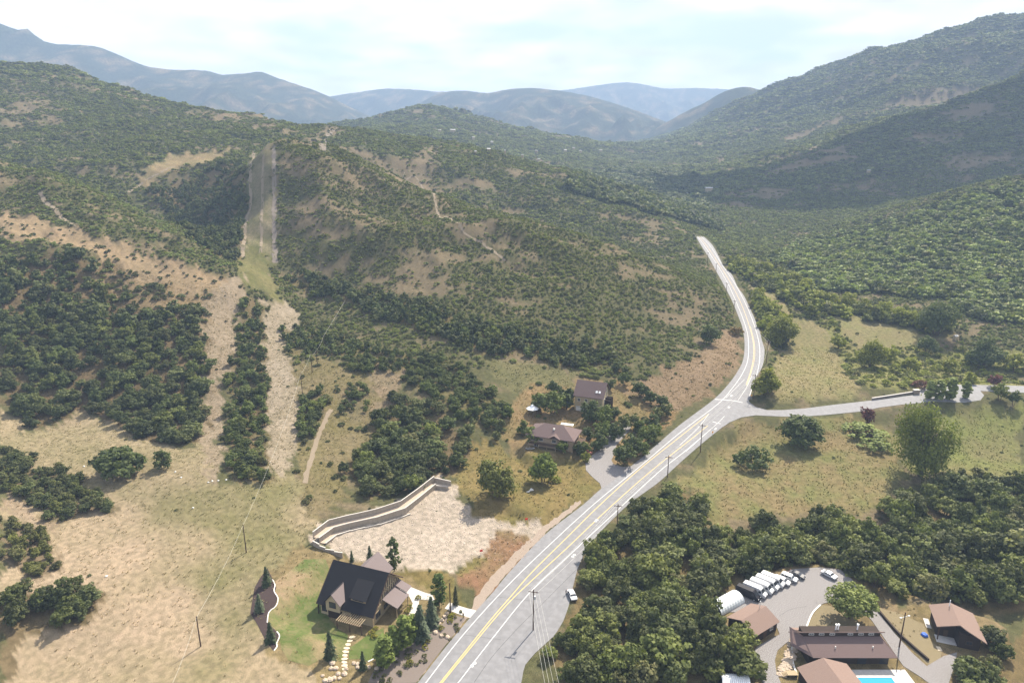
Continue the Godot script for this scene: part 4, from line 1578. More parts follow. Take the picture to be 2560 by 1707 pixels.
func z1s(l: Array) -> Array:
	var o := []
	for q in l:
		o.append(z1(q))
	return o

func window(parent: Node, c: Vector3, w: float, h: float, out_dir: Vector3, frame: Material = null) -> void:
	# a frame that stands a little off the wall, its pane set back inside it
	var mb := MB.new()
	var s := out_dir.cross(Vector3.UP).normalized()
	var up := s.cross(out_dir).normalized() if absf(out_dir.y) > 0.01 else Vector3.UP
	var b := Basis(s, up, -out_dir if s.cross(up).dot(out_dir) < 0.0 else out_dir)
	mb.xf = Transform3D(b, c)
	var e := 0.10
	mb.cbox(Vector3(0, h * 0.5, 0), Vector3(w + e, e, 0.12))
	mb.cbox(Vector3(0, -h * 0.5, 0), Vector3(w + e * 2.0, e, 0.18))
	for sx in [-1, 1]:
		mb.cbox(Vector3(sx * w * 0.5, 0, 0), Vector3(e, h - e, 0.115))
	mb.cbox(Vector3(0, 0, -0.003), Vector3(0.06, h - e, 0.09))
	var f := part("window", mb, frame if frame else M.frame_white, parent)
	var g := MB.new()
	g.xf = mb.xf
	g.cbox(Vector3.ZERO, Vector3(w - e, h - e, 0.05))
	part("pane", g, M.glass, f)

func cross_wall(pts: Array, x0: float, x1: float) -> MB:
	# a cross-section in z, y pushed along x
	var mb := MB.new()
	var p2 := []
	for q in pts:
		p2.append(Vector2(q[0], q[1]))
	mb.xf = Transform3D(Basis(Vector3(0, 0, 1), Vector3(1, 0, 0), Vector3(0, 1, 0)), Vector3.ZERO)
	# prism() takes x, z and a height: local x -> world z, local z -> world y, height -> world x
	mb.prism(p2, x0, x1)
	fix_winding(mb)
	return mb

func fix_winding(mb: MB) -> void:
	# the axis swap mirrors the shape: turn every triangle and normal round
	for i in range(0, mb.ix.size(), 3):
		var t := mb.ix[i + 1]
		mb.ix[i + 1] = mb.ix[i + 2]
		mb.ix[i + 2] = t
	for i in mb.n.size():
		mb.n[i] = -mb.n[i]

func roof_slab(a: Vector3, b: Vector3, c: Vector3, d: Vector3, thick := 0.22) -> MB:
	var mb := MB.new()
	var nn := (b - a).cross(c - a)
	if nn.y < 0.0:
		mb.slab([d, c, b, a], thick)
	else:
		mb.slab([a, b, c, d], thick)
	return mb

func tri_slab(a: Vector3, b: Vector3, c: Vector3, thick := 0.22) -> MB:
	var mb := MB.new()
	if (b - a).cross(c - a).y < 0.0:
		mb.slab([c, b, a], thick)
	else:
		mb.slab([a, b, c], thick)
	return mb

func box_part(called: String, lo: Vector3, hi: Vector3, mat: Material, parent: Node) -> MeshInstance3D:
	var mb := MB.new()
	mb.box(lo, hi)
	return part(called, mb, mat, parent)

var HOUSE := [Vector3(-42.3, 0.5, -166.2), -0.355]
func prepare_pads() -> void:
	add_pad(rect_at(HOUSE[0], HOUSE[1], 13.0, 13.0), 0.6, 8.0)
	add_pad(rect_at(Vector3(17.5, 0, -264), 0.35, 11.5, 7.0), 4.6, 6.0)
	add_pad(rect_at(Vector3(37.0, 0, -299.5), 0.42, 8.0, 8.0), 6.5, 5.0)
	add_pad(px_poly([[850, 1372], [1000, 1312], [1040, 1292], [1100, 1250], [1150, 1250], [1230, 1280], [1330, 1320], [1250, 1400], [1150, 1420], [1000, 1400], [900, 1400]]), NAN, 6.0)
	add_pad(px_poly([[1640, 1690], [1830, 1560], [1900, 1490], [2100, 1450], [2200, 1470], [2480, 1560], [2500, 1700], [2400, 1780], [1700, 1780]]), NAN, 8.0)

func build_buildings() -> void:
	dark_house()
	hip_house()
	garage_house()
	compound()
	retaining_walls()
	far_houses()

func dark_house() -> void:
	var t := thing("timbered_house", "steep dark-shingled house with timber-striped gable and front dormers", "house", HOUSE[0], HOUSE[1])
	part("wall", cross_wall([[8.4, -0.6], [8.4, 3.95], [0.0, 11.15], [-6.4, 5.7], [-6.4, -0.6]], -8.2, 8.2), M.stucco, t)
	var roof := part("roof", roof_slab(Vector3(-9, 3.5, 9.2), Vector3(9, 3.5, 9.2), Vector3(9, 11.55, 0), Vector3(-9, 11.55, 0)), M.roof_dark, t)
	part("rear_slope", roof_slab(Vector3(9, 5.5, -7.2), Vector3(-9, 5.5, -7.2), Vector3(-9, 11.53, -0.02), Vector3(9, 11.53, -0.02)), M.roof_sunlit, roof)  # same roof as the front, sunlight put into the paler colour
	# bargeboards on the gable
	for sx in [-1, 1]:
		var mb := MB.new()
		for e in [[Vector3(0, 11.35, 0.1), Vector3(0, 3.4, 9.15)], [Vector3(0, 11.35, -0.1), Vector3(0, 5.4, -7.1)]]:
			var a: Vector3 = e[0] + Vector3(sx * 9.04, 0, 0)
			var b: Vector3 = e[1] + Vector3(sx * 9.04, 0, 0)
			mb.tube([a, b], 0.17, 0.17, 4)
		part("bargeboard", mb, M.wood_brown, roof)
	# rear wing whose roof shows over the ridge
	part("wing_roof", roof_slab(Vector3(0.4, 11.0, -8.6), Vector3(0.4, 11.0, -0.7), Vector3(5.2, 6.6, -5.9), Vector3(5.2, 6.6, -8.6)), M.roof_sunlit, t)  # wing coloured paler than the main roof to look sunlit
	part("wing_roof", roof_slab(Vector3(0.4, 11.0, -0.7), Vector3(0.4, 11.0, -8.6), Vector3(-4.4, 6.6, -8.6), Vector3(-4.4, 6.6, -5.9)), M.roof_sunlit, t)
	box_part("wing_wall", Vector3(-3.9, -0.6, -8.2), Vector3(4.7, 6.7, -6.41), M.stucco, t)
	var wg := MB.new()
	wg.xf = Transform3D(Basis(Vector3(1, 0, 0), Vector3(0, 0, 1), Vector3(0, 1, 0)), Vector3.ZERO)
	wg.prism([Vector2(-3.9, 6.7), Vector2(4.7, 6.7), Vector2(0.4, 10.7)], -8.2, -7.9)
	fix_winding(wg)
	part("wing_gable", wg, M.stucco, t)
	# timber strips on the gable end
	for i in 15:
		var z := -6.0 + i * 0.98
		var top: float = (11.0 - z * 0.86) if z > 0.0 else (11.0 + z * 0.86)
		if top > 4.3:
			box_part("batten", Vector3(8.205, 4.2, z - 0.13), Vector3(8.29, top - 0.25, z + 0.13), M.wood_dark, t)
	box_part("belt_board", Vector3(8.206, 3.8, -6.4), Vector3(8.34, 4.2, 8.35), M.wood_trim, t)
	box_part("belt_board", Vector3(8.206, 6.6, -4.6), Vector3(8.32, 6.85, 4.6), M.wood_trim, t)
	box_part("corner_post", Vector3(8.21, -0.4, 8.0), Vector3(8.5, 3.8, 8.6), M.wood_trim, t)
	for q in [[-2.5, 1.9, 1.6, 1.5], [1.5, 1.9, 2.2, 1.6], [5.6, 1.9, 2.6, 2.0], [1.0, 5.4, 1.6, 1.4]]:
		window(t, Vector3(8.26, q[1], q[0]), q[2], q[3], Vector3(1, 0, 0), M.wood_trim)
	# gabled bay
	var bay := part("bay", cross_bay(), M.stucco, t)
	part("bay_roof", roof_slab(Vector3(-3.4, 8.2, 9.9), Vector3(-3.4, 8.2, 3.7), Vector3(-0.7, 5.0, 7.4), Vector3(-0.7, 5.0, 9.9)), M.roof_sunlit, bay)  # paler than its twin slope: sunlight painted into the colour
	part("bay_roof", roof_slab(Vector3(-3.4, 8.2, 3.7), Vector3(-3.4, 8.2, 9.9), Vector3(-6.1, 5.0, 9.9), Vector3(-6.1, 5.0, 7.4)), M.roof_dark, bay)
	window(bay, Vector3(-3.4, 4.6, 9.55), 2.0, 1.7, Vector3(0, 0, 1), M.wood_dark)
	box_part("bay_base", Vector3(-5.4, -0.6, 8.4), Vector3(-1.4, 2.6, 9.0), M.wood_dark, t)
	# shed dormer
	var dm := part("dormer", cross_wall([[6.9, 4.6], [6.9, 6.55], [2.4, 9.2], [2.4, 8.6]], 0.8, 5.4), M.wood_trim, t)
	part("dormer_roof", roof_slab(Vector3(0.4, 6.35, 7.3), Vector3(5.8, 6.35, 7.3), Vector3(5.8, 9.75, 1.9), Vector3(0.4, 9.75, 1.9), 0.16), M.roof_dark, dm)
	window(dm, Vector3(3.1, 5.95, 6.94), 3.6, 0.62, Vector3(0, 0, 1), M.wood_trim)
	# front wall
	window(t, Vector3(-7.0, 1.9, 8.44), 1.5, 1.7, Vector3(0, 0, 1), M.wood_dark)
	window(t, Vector3(3.2, 1.7, 8.44), 3.0, 2.0, Vector3(0, 0, 1), M.wood_dark)
	box_part("door", Vector3(0.0, -0.3, 8.405), Vector3(1.1, 1.9, 8.47), M.wood_brown, t)
	box_part("porch_post", Vector3(-8.85, -0.6, 8.6), Vector3(-8.6, 3.4, 8.85), M.wood_dark, t)
	box_part("porch_post", Vector3(-8.85, -0.6, 3.6), Vector3(-8.6, 7.2, 3.85), M.wood_dark, t)
	# terrace and pergola in front
	box_part("terrace", Vector3(-1.0, -0.6, 8.42), Vector3(8.0, -0.1, 13.0), M.flag, t)
	var pg := box_part("pergola", Vector3(-0.6, 2.55, 12.1), Vector3(7.4, 2.8, 12.35), M.wood_brown, t)
	for x in [-0.5, 3.4, 7.1]:
		box_part("pergola_post", Vector3(x, -0.5, 12.1), Vector3(x + 0.22, 2.55, 12.32), M.wood_brown, pg)
	for i in 12:
		var x := -0.3 + i * 0.64
		box_part("slat", Vector3(x, 2.8, 8.75), Vector3(x + 0.16, 3.02, 12.75), M.wood_trim, pg)
	# entrance roof on the gable side
	part("porch_roof", roof_slab(Vector3(8.35, 5.0, -3.4), Vector3(8.35, 5.0, 3.2), Vector3(13.0, 3.3, 3.2), Vector3(13.0, 3.3, -3.4), 0.2), M.roof_sunlit, t)
	part("porch_roof", roof_slab(Vector3(8.35, 5.4, -6.2), Vector3(8.35, 5.4, -3.3), Vector3(12.3, 3.95, -3.3), Vector3(12.3, 3.95, -6.2), 0.2), M.roof_sunlit, t)
	for z in [-3.2, 0.0, 2.9]:
		box_part("porch_post", Vector3(12.5, -0.5, z), Vector3(12.72, 3.2, z + 0.22), M.wood_trim, t)
	block(rect_at(HOUSE[0], HOUSE[1], 14, 15), 1.0)

func cross_bay() -> MB:
	# gable front: outline in x, y pushed along z
	var mb := MB.new()
	mb.xf = Transform3D(Basis(Vector3(1, 0, 0), Vector3(0, 0, 1), Vector3(0, 1, 0)), Vector3.ZERO)
	mb.prism([Vector2(-5.6, 2.6), Vector2(-1.2, 2.6), Vector2(-1.2, 5.3), Vector2(-3.4, 7.85), Vector2(-5.6, 5.3)], 6.0, 9.5)
	fix_winding(mb)
	return mb

func hip_roof(parent: Node, hx: float, hz: float, ye: float, yr: float, rl: float, mat: Material) -> void:
	var a := Vector3(-hx, ye, hz)
	var b := Vector3(hx, ye, hz)
	var c := Vector3(hx, ye, -hz)
	var d := Vector3(-hx, ye, -hz)
	var r0 := Vector3(-rl, yr, 0)
	var r1 := Vector3(rl, yr, 0)
	var mb := MB.new()
	mb.quad(a, b, r1, r0)
	mb.quad(c, d, r0, r1)
	mb.tri(b, c, r1)
	mb.tri(d, a, r0)
	var dn := Vector3(0, -0.25, 0)
	var e := [a, b, c, d]
	for i in 4:
		mb.quad(e[i] + dn, e[(i + 1) % 4] + dn, e[(i + 1) % 4], e[i])
	mb.quad(d + dn, c + dn, b + dn, a + dn)
	part("roof", mb, mat, parent)

func hip_house() -> void:
	var c := Vector3(17.6, 4.6, -264.6)
	var t := thing("hip_roofed_house", "two-storey tan house with brown hip roof and a white roof vent", "house", c, -0.35)
	box_part("wall", Vector3(-9.6, -1.0, -5.2), Vector3(9.6, 5.0, 5.2), M.stucco_tan, t)
	hip_roof(t, 10.5, 6.4, 4.9, 8.6, 4.0, M.roof_taupe)
	# small gable over the deck
	part("gable_roof", roof_slab(Vector3(2.0, 6.35, 6.9), Vector3(2.0, 6.35, 3.2), Vector3(4.6, 4.95, 6.0), Vector3(4.6, 4.95, 6.9), 0.14), M.roof_taupe, t)
	part("gable_roof", roof_slab(Vector3(2.0, 6.35, 3.2), Vector3(2.0, 6.35, 6.9), Vector3(-0.6, 4.95, 6.9), Vector3(-0.6, 4.95, 6.0), 0.14), M.roof_taupe, t)
	box_part("roof_vent", Vector3(0.4, 6.9, 2.0), Vector3(1.1, 7.7, 2.7), M.frame_white, t)
	for x in [-7.5, -4.0, 1.6, 6.5]:
		window(t, Vector3(x, 3.3, 5.24), 1.7, 1.4, Vector3(0, 0, 1))
	for x in [-6.0, 3.0]:
		window(t, Vector3(x, 0.7, 5.24), 2.0, 1.6, Vector3(0, 0, 1))
	box_part("deck", Vector3(-8.5, 1.9, 5.25), Vector3(6.5, 2.1, 7.6), M.wood_brown, t)
	for x in [-8.3, -4.6, -0.9, 2.8, 6.2]:
		box_part("deck_post", Vector3(x, -0.6, 7.3), Vector3(x + 0.2, 1.9, 7.5), M.wood_trim, t)
	box_part("deck_rail", Vector3(-8.5, 2.95, 7.5), Vector3(6.5, 3.05, 7.6), M.wood_trim, t)
	# carport frame beside it
	for z in [-2.0, 2.0]:
		box_part("carport_post", Vector3(13.0, -0.5, z), Vector3(13.2, 2.9, z + 0.2), M.wood_trim, t)
	box_part("carport_beam", Vector3(9.9, 2.9, -2.2), Vector3(13.4, 3.05, 2.4), M.wood_brown, t)
	box_part("rear_canopy", Vector3(0.5, 5.3, -10.0), Vector3(6.0, 5.5, -8.0), M.frame_white, t)
	box_part("rear_canopy_post", Vector3(0.7, -0.5, -8.4), Vector3(0.9, 5.3, -8.2), M.frame_white, t)
	box_part("rear_canopy_post", Vector3(5.6, -0.5, -8.4), Vector3(5.8, 5.3, -8.2), M.frame_white, t)
	block(rect_at(c, -0.35, 12, 9), 0.5)
	# gazebo
	var gp := ground(1330, 1040)
	var gz := thing("gazebo", "round gazebo with white peaked roof and cap among green trees", "gazebo", Vector3(9.4, hgt(9.4, -291.5), -291.5))
	var mb := MB.new()
	var top := MB.new()
	for i in 8:
		var a := TAU * i / 8.0
		var b := TAU * (i + 1) / 8.0
		var pa := Vector3(cos(a), 0, sin(a))
		var pb := Vector3(cos(b), 0, sin(b))
		mb.slab([Vector3(0, 4.3, 0) + pb * 0.5, Vector3(0, 4.3, 0) + pa * 0.5, pa * 2.9 + Vector3(0, 2.9, 0), pb * 2.9 + Vector3(0, 2.9, 0)].duplicate(), 0.1)
		top.slab([Vector3(0, 5.0, 0), Vector3(0, 4.55, 0) + pb * 0.9, Vector3(0, 4.55, 0) + pa * 0.9], 0.08)
	part("roof", mb, M.metal_white, gz)
	part("roof_cap", top, M.metal_white, gz)
	for i in 8:
		var a := TAU * i / 8.0
		var p := Vector3(cos(a), 0, sin(a)) * 2.6
		var pm := MB.new()
		pm.tube([p + Vector3(0, -0.5, 0), p + Vector3(0, 3.0, 0)], 0.09, 0.09, 5)
		part("post", pm, M.wood_brown, gz)

func garage_house() -> void:
	var c := Vector3(37.0, 6.5, -299.6)
	var t := thing("garage_house", "tall stone-coloured house with brown gable roof, skylights and white garage door", "house", c, -0.42 + 0.06)
	part("wall", cross_wall([[4.6, -1.0], [4.6, 7.7], [-1.4, 12.4], [-6.4, 8.4], [-6.4, -1.0]], -6.6, 6.6), M.stucco, t)
	var roof := part("roof", roof_slab(Vector3(-7.2, 7.3, 5.6), Vector3(7.2, 7.3, 5.6), Vector3(7.2, 13.0, -1.4), Vector3(-7.2, 13.0, -1.4)), M.roof_taupe, t)
	part("rear_slope", roof_slab(Vector3(7.2, 8.2, -7.4), Vector3(-7.2, 8.2, -7.4), Vector3(-7.2, 12.98, -1.42), Vector3(7.2, 12.98, -1.42)), M.roof_taupe, roof)
	for x in [3.3, 4.7]:
		var mb := MB.new()
		var b := Basis(Vector3(1, 0, 0), atan2(5.7, 7.0))
		mb.xf = Transform3D(b, Vector3(x, 9.52, 3.0))
		mb.cbox(Vector3.ZERO, Vector3(0.9, 0.2, 1.1))
		part("skylight", mb, M.metal_white, roof)
	var gd := box_part("garage_door", Vector3(-5.9, -0.4, 4.605), Vector3(-1.0, 2.2, 4.70), M.frame_white, t)
	for i in 8:
		box_part("light_pane", Vector3(-5.7 + i * 0.58, 1.75, 4.69), Vector3(-5.25 + i * 0.58, 2.0, 4.73), M.glass, gd)
	for q in [[-4.6, 5.3], [-1.2, 5.3], [2.6, 5.3], [4.6, 2.2], [2.0, 2.2]]:
		window(t, Vector3(q[0], q[1], 4.64), 1.2, 1.5, Vector3(0, 0, 1))
	for q in [[-3.0, 9.0], [0.5, 9.0], [-3.0, 5.0], [1.0, 5.0]]:
		window(t, Vector3(6.64, q[1], q[0]), 1.3, 1.6, Vector3(1, 0, 0))
	# stepped timber bays on the gable end
	for z in [-5.0, -3.2, -1.4, 0.4]:
		box_part("gable_bay", Vector3(6.62, -0.6, z), Vector3(9.4, 6.3 - absf(z + 2.3) * 0.4, z + 0.5), M.wood_dark, t)
	block(rect_at(c, -0.36, 9.5, 8.5), 0.5)

func gable_shed(called: String, label: String, at: Vector3, turn: float, hl: float, hw: float, ye: float, yr: float, wall: Material, roof: Material) -> Node3D:
	# ridge along local x
	var t := thing(called, label, "building", at, turn)
	part("wall", cross_wall([[hw - 0.5, -0.5], [hw - 0.5, ye], [0, yr - 0.3], [-hw + 0.5, ye], [-hw + 0.5, -0.5]], -hl + 0.4, hl - 0.4), wall, t)
	part("roof", roof_slab(Vector3(-hl, ye - 0.1, hw), Vector3(hl, ye - 0.1, hw), Vector3(hl, yr, 0.0), Vector3(-hl, yr, 0.0)), roof, t)
	part("roof", roof_slab(Vector3(hl, ye - 0.1, -hw), Vector3(-hl, ye - 0.1, -hw), Vector3(-hl, yr - 0.01, -0.01), Vector3(hl, yr - 0.01, -0.01)), roof, t)
	block(rect_at(at, turn, hl + 1.0, hw + 1.0), 0.5)
	return t

func compound() -> void:
	# small store by the parking ground
	var t := gable_shed("store_shed", "small brown-roofed shed at the corner of the parking ground", Vector3(64.6, 0.4, -155.2), 0.60, 5.2, 4.6, 2.8, 4.7, M.wood_dark, M.roof_brown)
	box_part("door", Vector3(-1.0, -0.3, 4.105), Vector3(0.4, 1.9, 4.17), M.wood_brown, t)
	window(t, Vector3(2.4, 1.5, 4.14), 1.2, 0.9, Vector3(0, 0, 1))
	var mb := MB.new()
	mb.tube([Vector3(3.4, 4.0, -0.6), Vector3(3.4, 6.6, -0.6)], 0.09, 0.09, 6)
	part("flue", mb, M.metal_grey, t)
	# polytunnel
	tunnel("polytunnel", "white ribbed fabric tunnel shelter beside the black van", Vector3(60.4, 0.55, -164.7), 0.60, 10.0, 2.6, 2.4, M.tarp, 9)
	tunnel("quonset_hut", "small corrugated metal barrel-roofed hut at the bottom of the trees", Vector3(53.6, 0.0, -135.2), -0.06, 6.6, 2.6, 2.7, M.metal_white, 14)
	# lodge with clerestory
	var lg := thing("lodge", "long brown lodge with a row of six small clerestory windows", "building", Vector3(83.6, 0.2, -146.0), 0.0)
	box_part("wall", Vector3(-9.4, -0.5, -5.0), Vector3(10.2, 2.9, 3.6), M.wood_dark, lg)
	box_part("upper_wall", Vector3(-9.7, 2.6, -2.6), Vector3(9.9, 6.1, 0.0), M.wood_dark, lg)
	var lr := part("lower_roof", roof_slab(Vector3(-9.0, 3.0, 5.2), Vector3(12.0, 3.0, 5.2), Vector3(10.0, 5.1, 0.02), Vector3(-9.7, 5.1, 0.02)), plain_brown_dark(), lg)
	part("hip_slope", tri_slab(Vector3(12.0, 3.0, 5.2), Vector3(12.0, 3.0, -3.0), Vector3(10.0, 5.3, 0.0)), M.roof_brown, lg)
	part("hip_slope", roof_slab(Vector3(-12.8, 3.0, 0.6), Vector3(-9.0, 3.0, 5.2), Vector3(-9.7, 5.3, 0.0), Vector3(-12.4, 6.3, -2.2)), M.roof_taupe, lg)
	part("upper_roof", roof_slab(Vector3(-10.4, 6.5, 0.16), Vector3(10.9, 6.5, 0.16), Vector3(10.9, 5.0, -1.9), Vector3(-12.6, 5.0, -1.9)), M.roof_brown, lg)
	part("rear_roof", roof_slab(Vector3(10.9, 2.9, -6.0), Vector3(-10.4, 2.9, -6.0), Vector3(-10.4, 4.8, -2.61), Vector3(10.9, 4.8, -2.61)), M.roof_brown, lg)
	for x in [-7.6, -5.0, -2.3, 2.3, 5.0, 7.6]:
		window(lg, Vector3(x, 5.8, 0.04), 1.2, 0.46, Vector3(0, 0, 1))
	for x in [-2.6, 6.8]:
		var cap := MB.new()
		cap.tube([Vector3(x, 3.9, 2.9), Vector3(x, 4.5, 2.9)], 0.14, 0.14, 6)
		part("roof_vent", cap, M.frame_white, lr)
	for x in [-0.9, -0.3, 4.6]:
		var ch := MB.new()
		ch.tube([Vector3(x, 5.2, -1.2), Vector3(x, 7.3, -1.2)], 0.16, 0.16, 7)
		ch.tube([Vector3(x, 7.3, -1.2), Vector3(x, 7.75, -1.2)], 0.27, 0.27, 7)
		part("chimney_pipe", ch, M.metal_white, lg)
	for x in [-6.0, 3.0, 8.6]:
		box_part("door", Vector3(x, -0.2, 3.605), Vector3(x + 2.2, 2.2, 3.66), M.glass, lg)
	block(rect_at(Vector3(83.6, 0, -145.0), 0.0, 13.5, 8.0), 0.5)
	# front hall, ridge running towards the bottom of the picture
	gable_shed("hall", "brown gable-roofed hall standing in front of the lodge beside the pool", Vector3(76.6, 0.0, -129.0), PI / 2 + 0.10, 9.4, 6.4, 3.2, 5.4, M.wood_dark, M.roof_brown)
	# L-shaped cabin
	var cb := thing("corner_cabin", "brown cabin with a notched roof standing above the grass bank", "building", Vector3(117.0, 0.3, -152.6), -0.33)
	# ridge along local z
	part("roof", roof_slab(Vector3(0, 5.7, -6.0), Vector3(0, 5.7, 3.6), Vector3(-5.0, 3.9, 3.4), Vector3(-5.0, 3.9, -6.0)), M.roof_brown, cb)
	part("roof", roof_slab(Vector3(0.01, 5.69, 3.6), Vector3(0.01, 5.69, -6.0), Vector3(5.6, 3.7, -6.0), Vector3(5.6, 3.7, 6.4)), M.roof_brown, cb)
	part("roof", tri_slab(Vector3(0.02, 5.68, 3.6), Vector3(5.61, 3.69, 6.41), Vector3(1.4, 5.15, 4.6)), M.roof_brown, cb)
	box_part("wall", Vector3(-4.2, -0.5, -5.4), Vector3(0.0, 3.9, 1.2), M.wood_dark, cb)
	box_part("wall", Vector3(0.01, -0.5, -5.4), Vector3(4.8, 3.85, 4.6), M.wood_dark, cb)
	box_part("porch_floor", Vector3(-4.6, -0.5, 1.21), Vector3(0.0, -0.05, 4.2), M.concrete, cb)
	box_part("porch_post", Vector3(-4.4, -0.5, 3.0), Vector3(-4.15, 3.95, 3.2), M.wood_brown, cb)
	window(cb, Vector3(2.4, 1.7, 4.64), 1.4, 1.0, Vector3(0, 0, 1), M.wood_brown)
	box_part("door", Vector3(-2.6, -0.2, 1.205), Vector3(-1.6, 1.9, 1.27), M.wood_brown, cb)
	var fl := MB.new()
	fl.tube([Vector3(-0.6, 5.2, -4.6), Vector3(-0.6, 7.4, -4.6)], 0.1, 0.1, 6)
	part("flue", fl, M.metal_white, cb)
	box_part("step", Vector3(-6.0, -0.5, -5.0), Vector3(-4.7, 0.1, -1.0), M.concrete, cb)
	block(rect_at(Vector3(117.0, 0, -152.6), -0.33, 7, 8), 0.5)
	# pool
	var pool := thing("swimming_pool", "bright blue outdoor pool with white rim behind the hall", "pool", Vector3(89.2, 0.0, -133.0))
	box_part("deck", Vector3(-6.4, -0.4, -7.4), Vector3(8.4, 0.06, 6.0), M.concrete, pool)
	box_part("rim", Vector3(-5.0, 0.0, -5.3), Vector3(3.6, 0.16, -4.7), M.frame_white, pool)
	box_part("rim", Vector3(3.6, 0.0, -5.3), Vector3(4.2, 0.16, 5.2), M.frame_white, pool)
	box_part("water", Vector3(-5.0, 0.0, -4.69), Vector3(3.59, 0.09, 5.2), M.water, pool)
	block(rect_at(Vector3(89.2, 0, -133), 0.0, 9, 7.5), 0.2)

func plain_brown_dark() -> StandardMaterial3D:
	return M.roof_taupe

func tunnel(called: String, label: String, at: Vector3, turn: float, length: float, r: float, high: float, mat: Material, ribs: int) -> void:
	var t := thing(called, label, "shelter", at, turn)
	var sides := 14
	for i in ribs:
		var x0 := -length * 0.5 + length * i / ribs
		var x1 := -length * 0.5 + length * (i + 1) / ribs - 0.04
		var mb := MB.new()
		for k in sides:
			var a := PI * k / sides
			var b := PI * (k + 1) / sides
			var pa := Vector3(0, sin(a) * high, cos(a) * r)
			var pb := Vector3(0, sin(b) * high, cos(b) * r)
			var q := 0.97
			# each bay sags a little between its ribs
			var xm := (x0 + x1) * 0.5
			mb.quad(pa + Vector3(x0, 0, 0), pa * Vector3(1, q, q) + Vector3(xm, 0, 0), pb * Vector3(1, q, q) + Vector3(xm, 0, 0), pb + Vector3(x0, 0, 0))
			mb.quad(pa * Vector3(1, q, q) + Vector3(xm, 0, 0), pa + Vector3(x1, 0, 0), pb + Vector3(x1, 0, 0), pb * Vector3(1, q, q) + Vector3(xm, 0, 0))
		part("panel", mb, mat, t)
	for s in [-1, 1]:
		var mb := MB.new()
		var x: float = s * (length * 0.5 - 0.06)
		for k in sides:
			var a := PI * k / sides
			var b := PI * (k + 1) / sides
			mb.tri(Vector3(x, 0, 0), Vector3(x, sin(a) * high, cos(a) * r) * Vector3(1, 0.98, 0.98), Vector3(x, sin(b) * high, cos(b) * r) * Vector3(1, 0.98, 0.98))
		part("end_wall", mb, M.cloth_dark if s < 0 else mat, t)
	block(rect_at(at, turn, length * 0.5 + 0.5, r + 0.5), 0.5)

